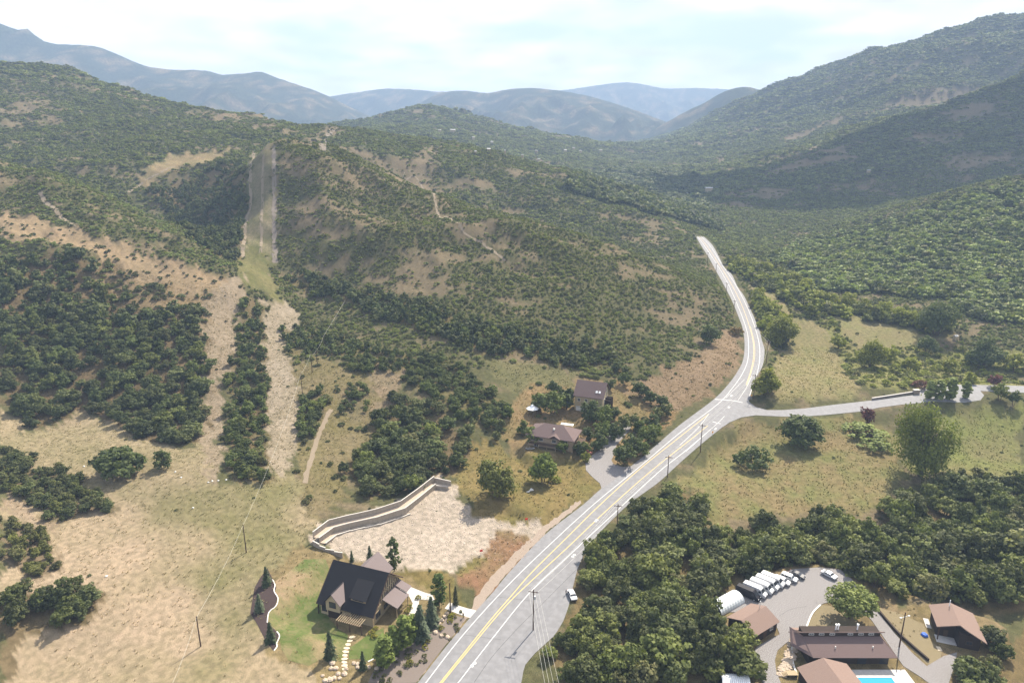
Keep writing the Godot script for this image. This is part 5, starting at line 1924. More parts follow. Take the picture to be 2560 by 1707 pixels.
func retaining_walls() -> void:
	# three tiers of ribbed pale panels round the gravel lot; [pixels of the top edge], top, base
	var tiers := [
		["highest pale ribbed retaining wall round the gravel lot, below the oak thicket", [[781, 1330], [821, 1300], [865, 1289], [902, 1281], [941, 1272], [1002, 1252], [1044, 1222], [1085, 1194], [1127, 1203]], 6.7, 4.9],
		["middle pale ribbed retaining wall between the two other tiers", [[797, 1344], [833, 1318], [869, 1308], [905, 1300], [943, 1292], [1012, 1270], [1050, 1241], [1089, 1213], [1120, 1217]], 4.95, 3.0],
		["lowest short retaining wall standing directly on the gravel lot", [[813, 1358], [842, 1337], [875, 1327], [912, 1319], [949, 1311], [990, 1298], [1026, 1285]], 3.2, 1.4],
		["low dark-faced retaining wall closing the lot towards the dark-roofed house", [[781, 1352], [798, 1364], [813, 1373], [835, 1379], [856, 1385]], 3.0, 0.6],
	]
	var lines := []
	for ti in tiers.size():
		var w: Array = tiers[ti]
		var pts := []
		for i in w[1].size():
			var top: float = w[2]
			if ti == 2:
				top = lerpf(3.2, 2.3, float(i) / 6.0)
			if ti == 3:
				top = lerpf(4.6, 2.6, float(i) / 4.0)
			if ti < 2 and i >= 7:
				top -= 0.6
			pts.append(at_y(w[1][i][0], w[1][i][1], top))
		lines.append(pts)
		var t := thing("retaining_wall", w[0], "wall", pts[0] * Vector3(1, 0, 1) + Vector3(0, w[3], 0), 0.0, "retaining walls of the gravel lot")
		for i in pts.size() - 1:
			var a: Vector3 = pts[i] - t.position
			var b: Vector3 = pts[i + 1] - t.position
			var run := Vector2(b.x - a.x, b.z - a.z).length()
			var m := maxi(1, int(round(run / 1.5)))
			for k in m:
				var p := a.lerp(b, float(k) / m)
				var q := a.lerp(b, float(k + 1) / m)
				p.y = a.y
				q.y = a.y
				var dir := (q - p).normalized()
				var mb := MB.new()
				var len := p.distance_to(q)
				var zaxis := dir.cross(Vector3.UP).normalized()
				mb.xf = Transform3D(Basis(dir, Vector3.UP, zaxis), p)
				var low: float = -0.9 - p.y
				mb.box(Vector3(0.02, low, -0.09), Vector3(len - 0.02, -0.01, 0.09))
				for r in 4:
					var rx := len * (r + 0.5) / 4.0
					mb.box(Vector3(rx - 0.07, low, -0.15), Vector3(rx + 0.07, -0.06, 0.15))
				part("panel", mb, M.fence, t)
			var cb := MB.new()
			var d2 := Vector3(b.x - a.x, 0, b.z - a.z).normalized()
			cb.xf = Transform3D(Basis(d2, Vector3.UP, d2.cross(Vector3.UP).normalized()), a)
			cb.box(Vector3(0.0, -0.005, -0.19), Vector3(run, 0.10, 0.19))
			part("coping", cb, M.coping, t)
	# level fill behind each wall
	for ti in 3:
		var t: Node3D = get_node(["retaining_wall", "retaining_wall_001", "retaining_wall_002"][ti])
		var mb := MB.new()
		var front: Array = lines[ti]
		for i in front.size() - 1:
			var a: Vector3 = front[i] - Vector3(0, 0.14, 0)
			var b: Vector3 = front[i + 1] - Vector3(0, 0.14, 0)
			var c := Vector3.ZERO
			var d := Vector3.ZERO
			if ti == 0 and (i == 0 or i >= 7):
				continue
			if ti == 0:
				var n := Vector3(b.z - a.z, 0, a.x - b.x).normalized()
				c = b + n * 4.5
				d = a + n * 4.5
				c.y = maxf(hgt(c.x, c.z) - 0.1, 0.0)
				d.y = maxf(hgt(d.x, d.z) - 0.1, 0.0)
			else:
				c = lines[ti - 1][i + 1]
				d = lines[ti - 1][i]
				c.y = b.y + 0.1
				d.y = a.y + 0.1
			a -= t.position
			b -= t.position
			c -= t.position
			d -= t.position
			if (b - a).cross(c - a).y < 0.0:
				mb.quad(d, c, b, a)
			else:
				mb.quad(a, b, c, d)
		part("backfill", mb, M.gravel_pale, t)

func far_houses() -> void:
	# pale houses of the hamlet below the round ridge and up the valley
	var spots := [[1010, 305, 9, 3.2], [1040, 306, 16, 3.5], [1087, 322, 9, 4.0], [1130, 332, 9, 4.0], [1122, 346, 12, 5.0], [1092, 352, 7, 3.0], [1232, 352, 9, 4.0], [1238, 372, 8, 4.0], [1298, 350, 10, 4.5], [1318, 345, 8, 4.0], [1334, 352, 8, 3.5], [1380, 350, 9, 4.0], [1200, 366, 7, 3.0], [1160, 356, 6, 3.0], [1628, 442, 22, 4.5], [1580, 452, 9, 3.0], [1995, 400, 9, 5.0], [2195, 780, 13, 3.0], [645, 247, 18, 4.0]]
	for k in spots.size():
		var s: Array = spots[k]
		var p := ground(s[0] * ZS, s[1] * ZS)
		var depth := (p - Vector3(0, EYE, 0)).length()
		var w: float = s[2] * ZS * depth / F * 0.7
		var names := ["pale distant house among dark trees in the hamlet below the round ridge", "long white-roofed building standing alone in dark trees across the valley", "lone pale cabin on the dark mountain side", "white-roofed shed half hidden in bushes beside the creek meadow", "pale farm roof on the high far hillside"]
		var li := 0
		if k >= 14:
			li = 1 if k == 14 else (2 if k == 16 else (3 if k == 17 else (4 if k == 18 else 0)))
		var t := thing("distant_house" if li == 0 else "distant_building", names[li], "house", p + Vector3(0, -0.3, 0), rng.randf_range(-0.5, 0.5), "houses of the far hamlet" if li == 0 else "")
		var hh: float = clampf(w * 0.32, 2.2, 7.0)
		var lift := 4.0 if depth > 900 else 0.5
		box_part("wall", Vector3(-w * 0.46, -2.0, -w * 0.3), Vector3(w * 0.46, hh + lift, w * 0.3), M.stucco, t)
		for sg in [-1, 1]:
			part("roof", roof_slab(Vector3(-w * 0.52 * sg, hh + lift - 0.1, w * 0.36 * sg), Vector3(w * 0.52 * sg, hh + lift - 0.1, w * 0.36 * sg), Vector3(w * 0.52 * sg, hh * 1.35 + lift, 0), Vector3(-w * 0.52 * sg, hh * 1.35 + lift, 0)), M.roof_pale, t)

# ---------------------------------------------------------------- sheets laid on the land
func drape(px: Array, up: float, cell: float, tone: Callable) -> MB:
	var poly := PackedVector2Array()
	for q in px:
		var p := ground(q[0], q[1])
		poly.append(Vector2(p.x, p.z))
	return drape_poly(poly, up, cell, tone)

func drape_poly(poly: PackedVector2Array, up: float, cell: float, tone: Callable) -> MB:
	var r := Rect2(poly[0], Vector2.ZERO)
	for p in poly:
		r = r.expand(p)
	var mb := MB.new()
	for i in int(r.size.x / cell) + 1:
		for j in int(r.size.y / cell) + 1:
			var o := r.position + Vector2(i, j) * cell
			var sq := PackedVector2Array([o, o + Vector2(cell, 0), o + Vector2(cell, cell), o + Vector2(0, cell)])
			for piece in Geometry2D.intersect_polygons(sq, poly):
				for k in range(1, piece.size() - 1):
					var a := on_land(piece[0].x, piece[0].y, up)
					var b := on_land(piece[k].x, piece[k].y, up)
					var c := on_land(piece[k + 1].x, piece[k + 1].y, up)
					mb.col = tone.call((a + b + c) / 3.0)
					if (b - a).cross(c - a).y < 0.0:
						mb.tri(a, c, b)
					else:
						mb.tri(a, b, c)
	return mb

func ragged(px: Array) -> Array:
	# the same outline with an uneven edge
	var o := []
	for i in px.size():
		var a: Array = px[i]
		var b: Array = px[(i + 1) % px.size()]
		var m := maxi(1, int(Vector2(a[0] - b[0], a[1] - b[1]).length() / 7.0))
		for k in m:
			var t := float(k) / m
			var u := lerpf(a[0], b[0], t)
			var v := lerpf(a[1], b[1], t)
			o.append([u + 5.0 * nf.get_noise_2d(u / 11.0, v / 11.0), v + 5.0 * nf.get_noise_2d(u / 11.0 + 30.0, v / 11.0)])
	return o

func white(_p: Vector3) -> Color:
	return Color(1, 1, 1)

var lawn_pts := []
func lawn_tone(p: Vector3) -> Color:
	if lawn_pts.is_empty():
		for q in [[330, 850, 1.0], [280, 950, 0.9], [400, 900, 0.8], [500, 730, 0.1], [580, 720, 0.3], [450, 1000, 0.1], [520, 1050, 0.0], [300, 1100, 0.3], [260, 1050, 0.6], [350, 1250, 0.1], [450, 1350, 0.15], [560, 1320, 0.8], [320, 1380, 0.4], [640, 1250, 0.1], [850, 1330, 0.1], [950, 1300, 0.0]]:
			var w := ground(z1(q)[0], z1(q)[1])
			lawn_pts.append(Vector3(w.x, w.z, q[2]))
	var s := 0.0
	var k := 0.0
	for f in lawn_pts:
		var w := 1.0 / (Vector2(p.x - f.x, p.z - f.y).length_squared() + 2.0)
		w *= w
		s += w * f.z
		k += w
	var n: float = s / k + 0.35 * nz.get_noise_2d(p.x / 5.0, p.z / 5.0) + 0.25 * nf.get_noise_2d(p.x / 1.5, p.z / 1.5)
	return Color(0.12, 0.165, 0.042).lerp(Color(0.38, 0.28, 0.17), clampf(n, 0.0, 1.0)) * (1.0 + 0.15 * nf.get_noise_2d(p.x, p.z))

func curb(px: Array, wide: float, high: float, called: String, mat: Material, label: String, category: String) -> void:
	var pts := PackedVector3Array()
	for q in px:
		pts.append(ground(q[0], q[1]))
	pts = smooth_line(pts, 0.7)
	var mb := MB.new()
	for i in pts.size() - 1:
		var d := pts[i + 1] - pts[i]
		var s := Vector3(-d.z, 0, d.x).normalized() * wide * 0.5
		var a := on_land(pts[i].x, pts[i].z)
		var b := on_land(pts[i + 1].x, pts[i + 1].z)
		var u := Vector3(0, high, 0)
		var dn := Vector3(0, -0.3, 0)
		mb.quad(a - s + u, a + s + u, b + s + u, b - s + u)
		mb.quad(a - s + dn, a - s + u, b - s + u, b - s + dn)
		mb.quad(a + s + u, a + s + dn, b + s + dn, b + s + u)
		if i == 0:
			mb.quad(a - s + u, a - s + dn, a + s + dn, a + s + u)
		if i == pts.size() - 2:
			mb.quad(b + s + u, b + s + dn, b - s + dn, b - s + u)
	fix_up(mb)
	one(called, mb, mat, label, category)

func fix_up(mb: MB) -> void:
	for i in mb.n.size():
		if mb.n[i].y < -0.5:
			mb.n[i] = -mb.n[i]

func build_ground_sheets() -> void:
	tracks()
	structure("lawn", drape(z1s([[250, 850], [330, 800], [450, 700], [600, 700], [640, 800], [580, 900], [560, 1020], [640, 1130], [700, 1200], [760, 1230], [740, 1330], [715, 1420], [600, 1385], [480, 1450], [340, 1410], [290, 1330], [270, 1220], [205, 1140], [200, 1080], [268, 1000], [245, 920]]), 0.05, 0.9, lawn_tone), M.lawn, "watered green lawn with brown patches beside the dark-roofed house")
	structure("small_lawn", drape(z1s([[770, 1320], [900, 1230], [1010, 1180], [1015, 1260], [990, 1340], [960, 1390], [900, 1420], [850, 1400], [765, 1405]]), 0.05, 0.9, lawn_tone), M.lawn, "small green lawn by the stepping stones in front of the pergola")
	structure("mulch_bed", drape(z1s([[190, 760], [235, 850], [255, 900], [240, 930], [262, 975], [245, 1035], [198, 1075], [190, 1145], [262, 1212], [272, 1240], [252, 1290], [256, 1315], [232, 1342], [180, 1275], [110, 1140], [70, 1080], [100, 900], [140, 830]]), 0.06, 0.9, white), M.mulch, "dark reddish mulch bed with spruces along the lawn's edge")
	structure("house_drive", drape(z1s([[1110, 862], [1210, 898], [1350, 945], [1372, 992], [1300, 985], [1262, 978], [1255, 1040], [1215, 1120], [1190, 1142], [1186, 1100], [1215, 1010], [1190, 960], [1130, 925]]), 0.07, 0.9, white), M.concrete, "pale concrete drive and walk behind the dark-roofed house")
	structure("drive_apron", drape(z1s([[1475, 1003], [1665, 1060], [1622, 1112], [1440, 1045]]), 0.06, 0.9, white), M.concrete, "pale concrete driveway apron meeting the canyon road")
	structure("garden_bank", drape(z1s([[900, 1568], [930, 1500], [1010, 1400], [1090, 1340], [1200, 1270], [1330, 1210], [1430, 1150], [1460, 1075], [1590, 1115], [1480, 1260], [1330, 1450], [1240, 1568]]), 0.05, 0.9, white), M.gravel_grey, "grey gravel planting bank between the house garden and the road")
	structure("verge", drape(ragged([[1044, 1700], [1110, 1616], [1180, 1532], [1192, 1527], [1268, 1432], [1364, 1331], [1455, 1258], [1450, 1250], [1364, 1312], [1290, 1380], [1230, 1440], [1185, 1500], [1180, 1520], [1100, 1618], [1030, 1700]]), 0.045, 1.5, white), M.gravel, "pale pinkish gravel shoulder beside the canyon road")
	structure("grass_island", drape([[2046, 1518], [2058, 1512], [2110, 1520], [2150, 1560], [2160, 1575], [2010, 1576]], 0.05, 1.2, white), M.dry_grass, "dry tan grass island under the bright willow")
	structure("grass_bank", drape([[2196, 1520], [2240, 1530], [2310, 1560], [2330, 1605], [2356, 1622], [2352, 1650], [2340, 1664], [2318, 1661], [2270, 1612], [2230, 1565]], 0.05, 1.2, white), M.dry_grass, "dry tan grass bank below the notched cabin")

func tracks() -> void:
	# worn strips in the cleared swaths: [points at 2352 wide, half width, material, label]
	for r in [[[[629, 336], [629, 400], [629, 480], [630, 550], [632, 604]], 1.6, M.track, "grey gravel strip along the edge of the upper swath"], [[[582, 345], [574, 420], [566, 500], [556, 590]], 1.3, M.rut, "pale worn wheel track up the upper swath"], [[[606, 350], [602, 430], [600, 500], [598, 580]], 1.0, M.rut, "pale worn wheel track in the middle of the upper swath"],
			[[[760, 940], [735, 990], [712, 1060], [700, 1110]], 1.0, M.rut, "pale rutted track down the knoll"],
			[[[930, 412], [970, 430], [1000, 465], [1030, 500], [1060, 525], [1110, 560], [1160, 600]], 0.9, M.rut, "faint footpath along the crest of the spur"], [[[295, 442], [330, 415], [370, 395], [400, 382]], 1.6, M.rut, "pale dirt road climbing to the tan clearing"], [[[90, 440], [110, 470], [140, 500], [180, 520]], 1.2, M.rut, "pale footpath over the tan ridge"], [[[740, 345], [750, 315], [765, 296]], 3.0, M.track, "far cut strip on the hill behind the spur"]]:
		var pts := PackedVector3Array()
		for q in r[0]:
			pts.append(ground(q[0] * ZS, q[1] * ZS))
		pts = smooth_line(pts, 2.5)
		var poly := PackedVector2Array()
		var other := PackedVector2Array()
		for i in pts.size():
			var d := pts[mini(i + 1, pts.size() - 1)] - pts[maxi(i - 1, 0)]
			var s := Vector2(-d.z, d.x).normalized() * float(r[1])
			poly.append(Vector2(pts[i].x, pts[i].z) + s * (1.0 + 0.9 * nf.get_noise_2d(i * 0.9, pts[i].x)))
			other.append(Vector2(pts[i].x, pts[i].z) - s * (1.0 + 0.9 * nf.get_noise_2d(i * 0.9 + 60.0, pts[i].x)))
		other.reverse()
		poly.append_array(other)
		structure("dirt_track", drape_poly(poly, 0.07, 3.0, white), r[2], r[3])
		block(poly, 0.4)

# ---------------------------------------------------------------- poles and wires
func pole(called: String, label: String, u: float, vb: float, vt: float, arms: bool, base = null, group := "utility poles along the road", tr := false, aim := 0.0) -> Vector3:
	# returns the top; height from its pixels
	var b: Vector3 = base if base != null else ground(u, vb)
	var depth := (b.y - EYE) * -sp + -b.z * cp
	var ht := (vb - vt) * depth / F / cp * 1.02
	ht = clampf(ht / (1.0 - (vb - vt) / F * 0.45), 5.0, 16.0)
	var t := thing(called, label, "utility pole", b, aim, group)
	var mb := MB.new()
	mb.tube([Vector3(0, -0.8, 0), Vector3(0, ht, 0)], 0.19, 0.13, 8)
	part("post", mb, M.pole, t)
	if arms:
		var ar := MB.new()
		ar.box(Vector3(-1.35, ht - 0.75, 0.13), Vector3(1.35, ht - 0.55, 0.27))
		var a := part("crossarm", ar, M.pole, t)
		for x in [-1.25, -0.5, 1.25]:
			var ins := MB.new()
			ins.tube([Vector3(x, ht - 0.55, 0.2), Vector3(x, ht - 0.3, 0.2)], 0.06, 0.045, 6)
			part("insulator", ins, M.metal_grey, a)
	if tr:
		var tm := MB.new()
		tm.tube([Vector3(0.38, ht - 2.9, 0.1), Vector3(0.38, ht - 1.9, 0.1)], 0.26, 0.26, 10)
		part("transformer", tm, M.metal_grey, t)
	return b + Vector3(0, ht - 0.35, 0)

func wire(a: Vector3, b: Vector3, sag: float, label: String, group: String, r := 0.024) -> void:
	var pts := []
	var m := 14
	for i in m + 1:
		var t := float(i) / m
		pts.append(a.lerp(b, t) - Vector3(0, sag * 4.0 * t * (1.0 - t), 0) - a)
	var mb := MB.new()
	mb.tube(pts, r, r, 4)
	var o := one("power_line", mb, M.wire, label, "wire", group)
	o.position = a

func wires(a: Vector3, b: Vector3, aim_a: float, aim_b: float, sag: float, label: String, group: String) -> void:
	for x in [-1.25, -0.5, 1.25]:
		wire(a + Basis(Vector3.UP, aim_a) * Vector3(x, 0, 0.2), b + Basis(Vector3.UP, aim_b) * Vector3(x, 0, 0.2), sag, label, group)

func build_street() -> void:
	var aim := -0.2
	var t1 := pole("utility_pole", "brown utility pole with crossarm and transformer standing on the asphalt pull-out", 1333, 1575, 1467, true, road_pt(1333, 1575), "utility poles along the road", true, aim)
	var t2 := pole("utility_pole", "utility pole at the wood's edge below the road", 1543, 1316, 1258, true, null, "utility poles along the road", false, aim)
	var t3 := pole("utility_pole", "utility pole on the road shoulder opposite the driveway", 1669, 1193, 1138, true, null, "utility poles along the road", false, aim)
	var t4 := pole("utility_pole", "utility pole at the meadow's edge before the junction", 1751, 1131, 1060, true, null, "utility poles along the road", false, aim)
	var t5 := pole("utility_pole", "utility pole at the corner of the road junction", 1884, 996, 937, true, null, "utility poles along the road", false, -0.6)
	var t6 := pole("utility_pole", "utility pole at the outside of the road bend by the round trees", 1916, 908, 853, true, null, "utility poles along the road", false, -0.9)
	var t7 := pole("utility_pole", "first utility pole on the spur side above the bend", 1834, 790, 752, true, null, "utility poles on the spur side", false, -0.9)
	var t8 := pole("utility_pole", "second utility pole on the spur side above the bend", 1815, 742, 708, true, null, "utility poles on the spur side", false, -0.9)
	var t9 := pole("utility_pole", "third utility pole on the spur side above the bend", 1790, 688, 660, true, null, "utility poles on the spur side", false, -0.9)
	var t10 := pole("utility_pole", "last utility pole on the spur side before the road disappears", 1769, 654, 632, true, null, "utility poles on the spur side", false, -0.9)
	var names := ["power line strung along the canyon road between utility poles", "wires along the road"]
	wires(t1, t2, aim, aim, 1.2, names[0], names[1])
	wires(t2, t3, aim, aim, 1.0, names[0], names[1])
	wires(t3, t4, aim, aim, 0.9, names[0], names[1])
	wires(t4, t5, aim, -0.6, 1.2, names[0], names[1])
	wires(t5, t6, -0.6, -0.9, 0.9, names[0], names[1])
	wires(t6, t7, -0.9, -0.9, 1.5, names[0], names[1])
	wires(t7, t8, -0.9, -0.9, 0.7, names[0], names[1])
	wires(t8, t9, -0.9, -0.9, 0.9, names[0], names[1])
	wires(t9, t10, -0.9, -0.9, 0.6, names[0], names[1])
	# the line that leaves the near pole past the wood
	var far_end := at_dist(1395, 1780, 116.0)
	for k in 4:
		var x: float = [-1.25, -0.5, 0.3, 1.25][k]
		wire(t1 + Vector3(x, -0.05 * k, 0.2), far_end + Vector3(x * 1.3, 0, 0), 0.6, "pale power line running down from the near utility pole over the oak wood", "wires over the wood")
	# bare poles over the field and up the track
	var fp := []
	for q in [[501, 1616, 1534], [615, 1381, 1308], [756, 990, 934], [780, 931, 884], [793, 913, 875], [810, 868, 840]]:
		var nm: Array = {501: "bare pole in the dry grass near the round-edged field", 615: "bare pole in the green grass above the lawn", 756: "bare pole by the scrub beside the dirt track", 780: "bare pole on the tan knoll", 793: "bare pole behind the tan knoll", 810: "highest bare pole among the green scrub"}.values()
		fp.append(pole("field_pole", nm[fp.size()], q[0], q[1], q[2], false, null, "bare poles up the hill"))
	for i in fp.size() - 1:
		wire(fp[i], fp[i + 1], 1.0 + 2.0 * float(i == 1), "single thin power line strung up the hill between bare poles", "wires up the hill", 0.022)
	wire(fp[0], at_dist(425, 1720, 128.0), 0.8, "single thin power line strung up the hill between bare poles", "wires up the hill", 0.022)
	wire(fp[5], ground(1012, 446, 300) + Vector3(0, 7, 0), 9.0, "long thin power line climbing the bare spur", "wires up the hill", 0.035)
	pole("garden_pole", "slim dark pole among the blue spruces of the garden", 1126, 1533, 1452, false, null, "")
	var cpole := pole("yard_pole", "utility pole with lamps on the grass bank behind the lodge", 2249, 1618, 1524, false, null, "")
	var lmp := MB.new()
	lmp.tube([Vector3(-0.9, 9.0, 0), Vector3(0.9, 9.6, 0)], 0.05, 0.05, 5)
	lmp.box(Vector3(-1.2, 8.9, -0.15), Vector3(-0.8, 9.1, 0.15))
	lmp.box(Vector3(0.8, 9.5, -0.15), Vector3(1.2, 9.7, 0.15))
	part("lamp_arm", lmp, M.metal_white, get_node("yard_pole"))
	vehicles()
	signs()

# ---------------------------------------------------------------- vehicles
func loft(profile: Array, half: Callable, mb: MB) -> void:
	# profile in x (forward), y; closed; the half width follows the height
	var k := profile.size()
	for i in k:
		var p: Array = profile[i]
		var q: Array = profile[(i + 1) % k]
		var wp: float = half.call(p[0], p[1])
		var wq: float = half.call(q[0], q[1])
		mb.quad(Vector3(p[0], p[1], -wp), Vector3(p[0], p[1], wp), Vector3(q[0], q[1], wq), Vector3(q[0], q[1], -wq))
	var c := Vector2.ZERO
	for p in profile:
		c += Vector2(p[0], p[1]) / k
	var ps := PackedVector2Array()
	for p in profile:
		ps.append(Vector2(p[0], p[1]))
	var tr := Geometry2D.triangulate_polygon(ps)
	for s in [-1.0, 1.0]:
		for t in range(0, tr.size(), 3):
			var v := []
			for j in 3:
				var p := ps[tr[t + j]]
				v.append(Vector3(p.x, p.y, s * half.call(p.x, p.y)))
			var nn: Vector3 = (v[1] - v[0]).cross(v[2] - v[0])
			if nn.z * s < 0.0:
				mb.tri(v[0], v[2], v[1])
			else:
				mb.tri(v[0], v[1], v[2])

func vehicle(kind: String, called: String, label: String, category: String, at: Vector3, heading: Vector3, body: Material, group := "") -> Node3D:
	var t := thing(called, label, category, at, atan2(-heading.z, heading.x), group)
	var prof := []
	var W2 := 0.9
	var shoulder := 1.0
	var top := 1.45
	var wheel_r := 0.34
	var axles := [-1.4, 1.45]
	var glass := []          # side windows: x0, x1, y0, y1
	var shield := []
	match kind:
		"van":
			prof = [[-3.4, 0.4], [-3.42, 1.2], [-3.38, 2.5], [-3.15, 2.72], [1.5, 2.76], [1.95, 2.55], [2.62, 1.55], [3.2, 1.28], [3.42, 0.95], [3.42, 0.4]]
			W2 = 0.95
			shoulder = 1.5
			top = 2.76
			axles = [-2.0, 2.2]
			wheel_r = 0.38
			glass = [[1.35, 2.2, 1.5, 2.15]]
			shield = [[2.02, 2.45], [2.58, 1.62]]
		"suv":
			prof = [[-2.4, 0.42], [-2.45, 1.0], [-2.25, 1.55], [-2.0, 1.76], [0.4, 1.78], [0.75, 1.7], [1.45, 1.14], [2.2, 1.0], [2.42, 0.75], [2.42, 0.42]]
			shoulder = 1.1
			top = 1.78
			glass = [[-2.0, -1.15, 1.14, 1.6], [-1.05, -0.15, 1.14, 1.62], [-0.05, 0.85, 1.14, 1.6]]
			shield = [[0.82, 1.64], [1.36, 1.21]]
		"sedan":
			prof = [[-2.25, 0.38], [-2.3, 0.75], [-2.2, 0.98], [-1.55, 1.05], [-0.95, 1.38], [-0.5, 1.46], [0.35, 1.46], [0.6, 1.40], [1.2, 1.0], [2.05, 0.86], [2.28, 0.65], [2.28, 0.38]]
			shoulder = 0.98
			top = 1.46
			glass = [[-1.05, -0.1, 1.02, 1.34], [0.0, 0.75, 1.02, 1.34]]
			shield = [[0.66, 1.36], [1.14, 1.04]]
	var hw := func(_x: float, y: float) -> float:
		var taper := clampf((y - shoulder) / maxf(top - shoulder, 0.01), 0.0, 1.0)
		return W2 * (1.0 - (0.10 if kind == "van" else 0.20) * taper) - (0.06 if absf(_x) > 2.2 and kind != "van" else 0.0)
	var mb := MB.new()
	loft(prof, hw, mb)
	part("body", mb, body, t)
	for g in glass:
		for s in [-1.0, 1.0]:
			var q := MB.new()
			var a: float = hw.call(g[0], g[2]) * s
			var b: float = hw.call(g[0], g[3]) * s
			var o: float = 0.012 * s
			var v := [Vector3(g[0], g[2], a + o), Vector3(g[1], g[2], a + o), Vector3(g[1] - 0.12, g[3], b + o), Vector3(g[0] + 0.05, g[3], b + o)]
			if s > 0:
				q.quad(v[0], v[1], v[2], v[3])
			else:
				q.quad(v[3], v[2], v[1], v[0])
			part("side_window", q, M.glass, t)
	var ws := MB.new()
	var n2 := Vector2(shield[1][0] - shield[0][0], shield[1][1] - shield[0][1]).normalized()
	var off := Vector2(-n2.y, n2.x) * 0.03
	var w0: float = hw.call(shield[0][0], shield[0][1]) - 0.1
	var w1: float = hw.call(shield[1][0], shield[1][1]) - 0.06
	ws.quad(Vector3(shield[0][0] + off.x, shield[0][1] + off.y, -w0), Vector3(shield[0][0] + off.x, shield[0][1] + off.y, w0), Vector3(shield[1][0] + off.x, shield[1][1] + off.y, w1), Vector3(shield[1][0] + off.x, shield[1][1] + off.y, -w1))
	part("windshield", ws, M.glass, t)
	if kind != "van":
		var rw := MB.new()
		var rx := -2.28 if kind == "suv" else -1.3
		if kind == "suv":
			rw.quad(Vector3(-2.44, 1.08, 0.7), Vector3(-2.44, 1.08, -0.7), Vector3(-2.28, 1.52, -0.64), Vector3(-2.28, 1.52, 0.64))
		else:
			rw.quad(Vector3(-1.52, 1.1, 0.68), Vector3(-1.52, 1.1, -0.68), Vector3(-1.0, 1.385, -0.58), Vector3(-1.0, 1.385, 0.58))
		part("rear_window", rw, M.glass, t)
	for ax in axles:
		for s in [-1.0, 1.0]:
			var wm := MB.new()
			var zc: float = s * (W2 - 0.14)
			wm.tube([Vector3(ax, wheel_r, zc - 0.14), Vector3(ax, wheel_r, zc + 0.14)], wheel_r, wheel_r, 12)
			var wh := part("wheel", wm, M.tire, t)
			var rm := MB.new()
			rm.tube([Vector3(ax, wheel_r, zc + s * 0.1), Vector3(ax, wheel_r, zc + s * 0.155)], wheel_r * 0.6, wheel_r * 0.55, 10)
			part("rim", rm, M.metal_grey, wh)
	var xf: float = prof[-1][0]
	for s in [-1.0, 1.0]:
		var hl := MB.new()
		hl.cbox(Vector3(xf - 0.02, 0.82 if kind != "van" else 1.0, s * (W2 - 0.24)), Vector3(0.08, 0.16, 0.3))
		part("headlight", hl, M.lamp_glass, t)
		var tl := MB.new()
		tl.cbox(Vector3(prof[0][0] - 0.03, 0.85 if kind != "van" else 1.3, s * (W2 - 0.16)), Vector3(0.06, 0.3, 0.16))
		part("tail_light", tl, M.lamp_red, t)
	var bp := MB.new()
	bp.cbox(Vector3(xf + 0.02, 0.52, 0), Vector3(0.12, 0.2, W2 * 1.7))
	part("bumper", bp, M.cloth_dark, t)
	return t

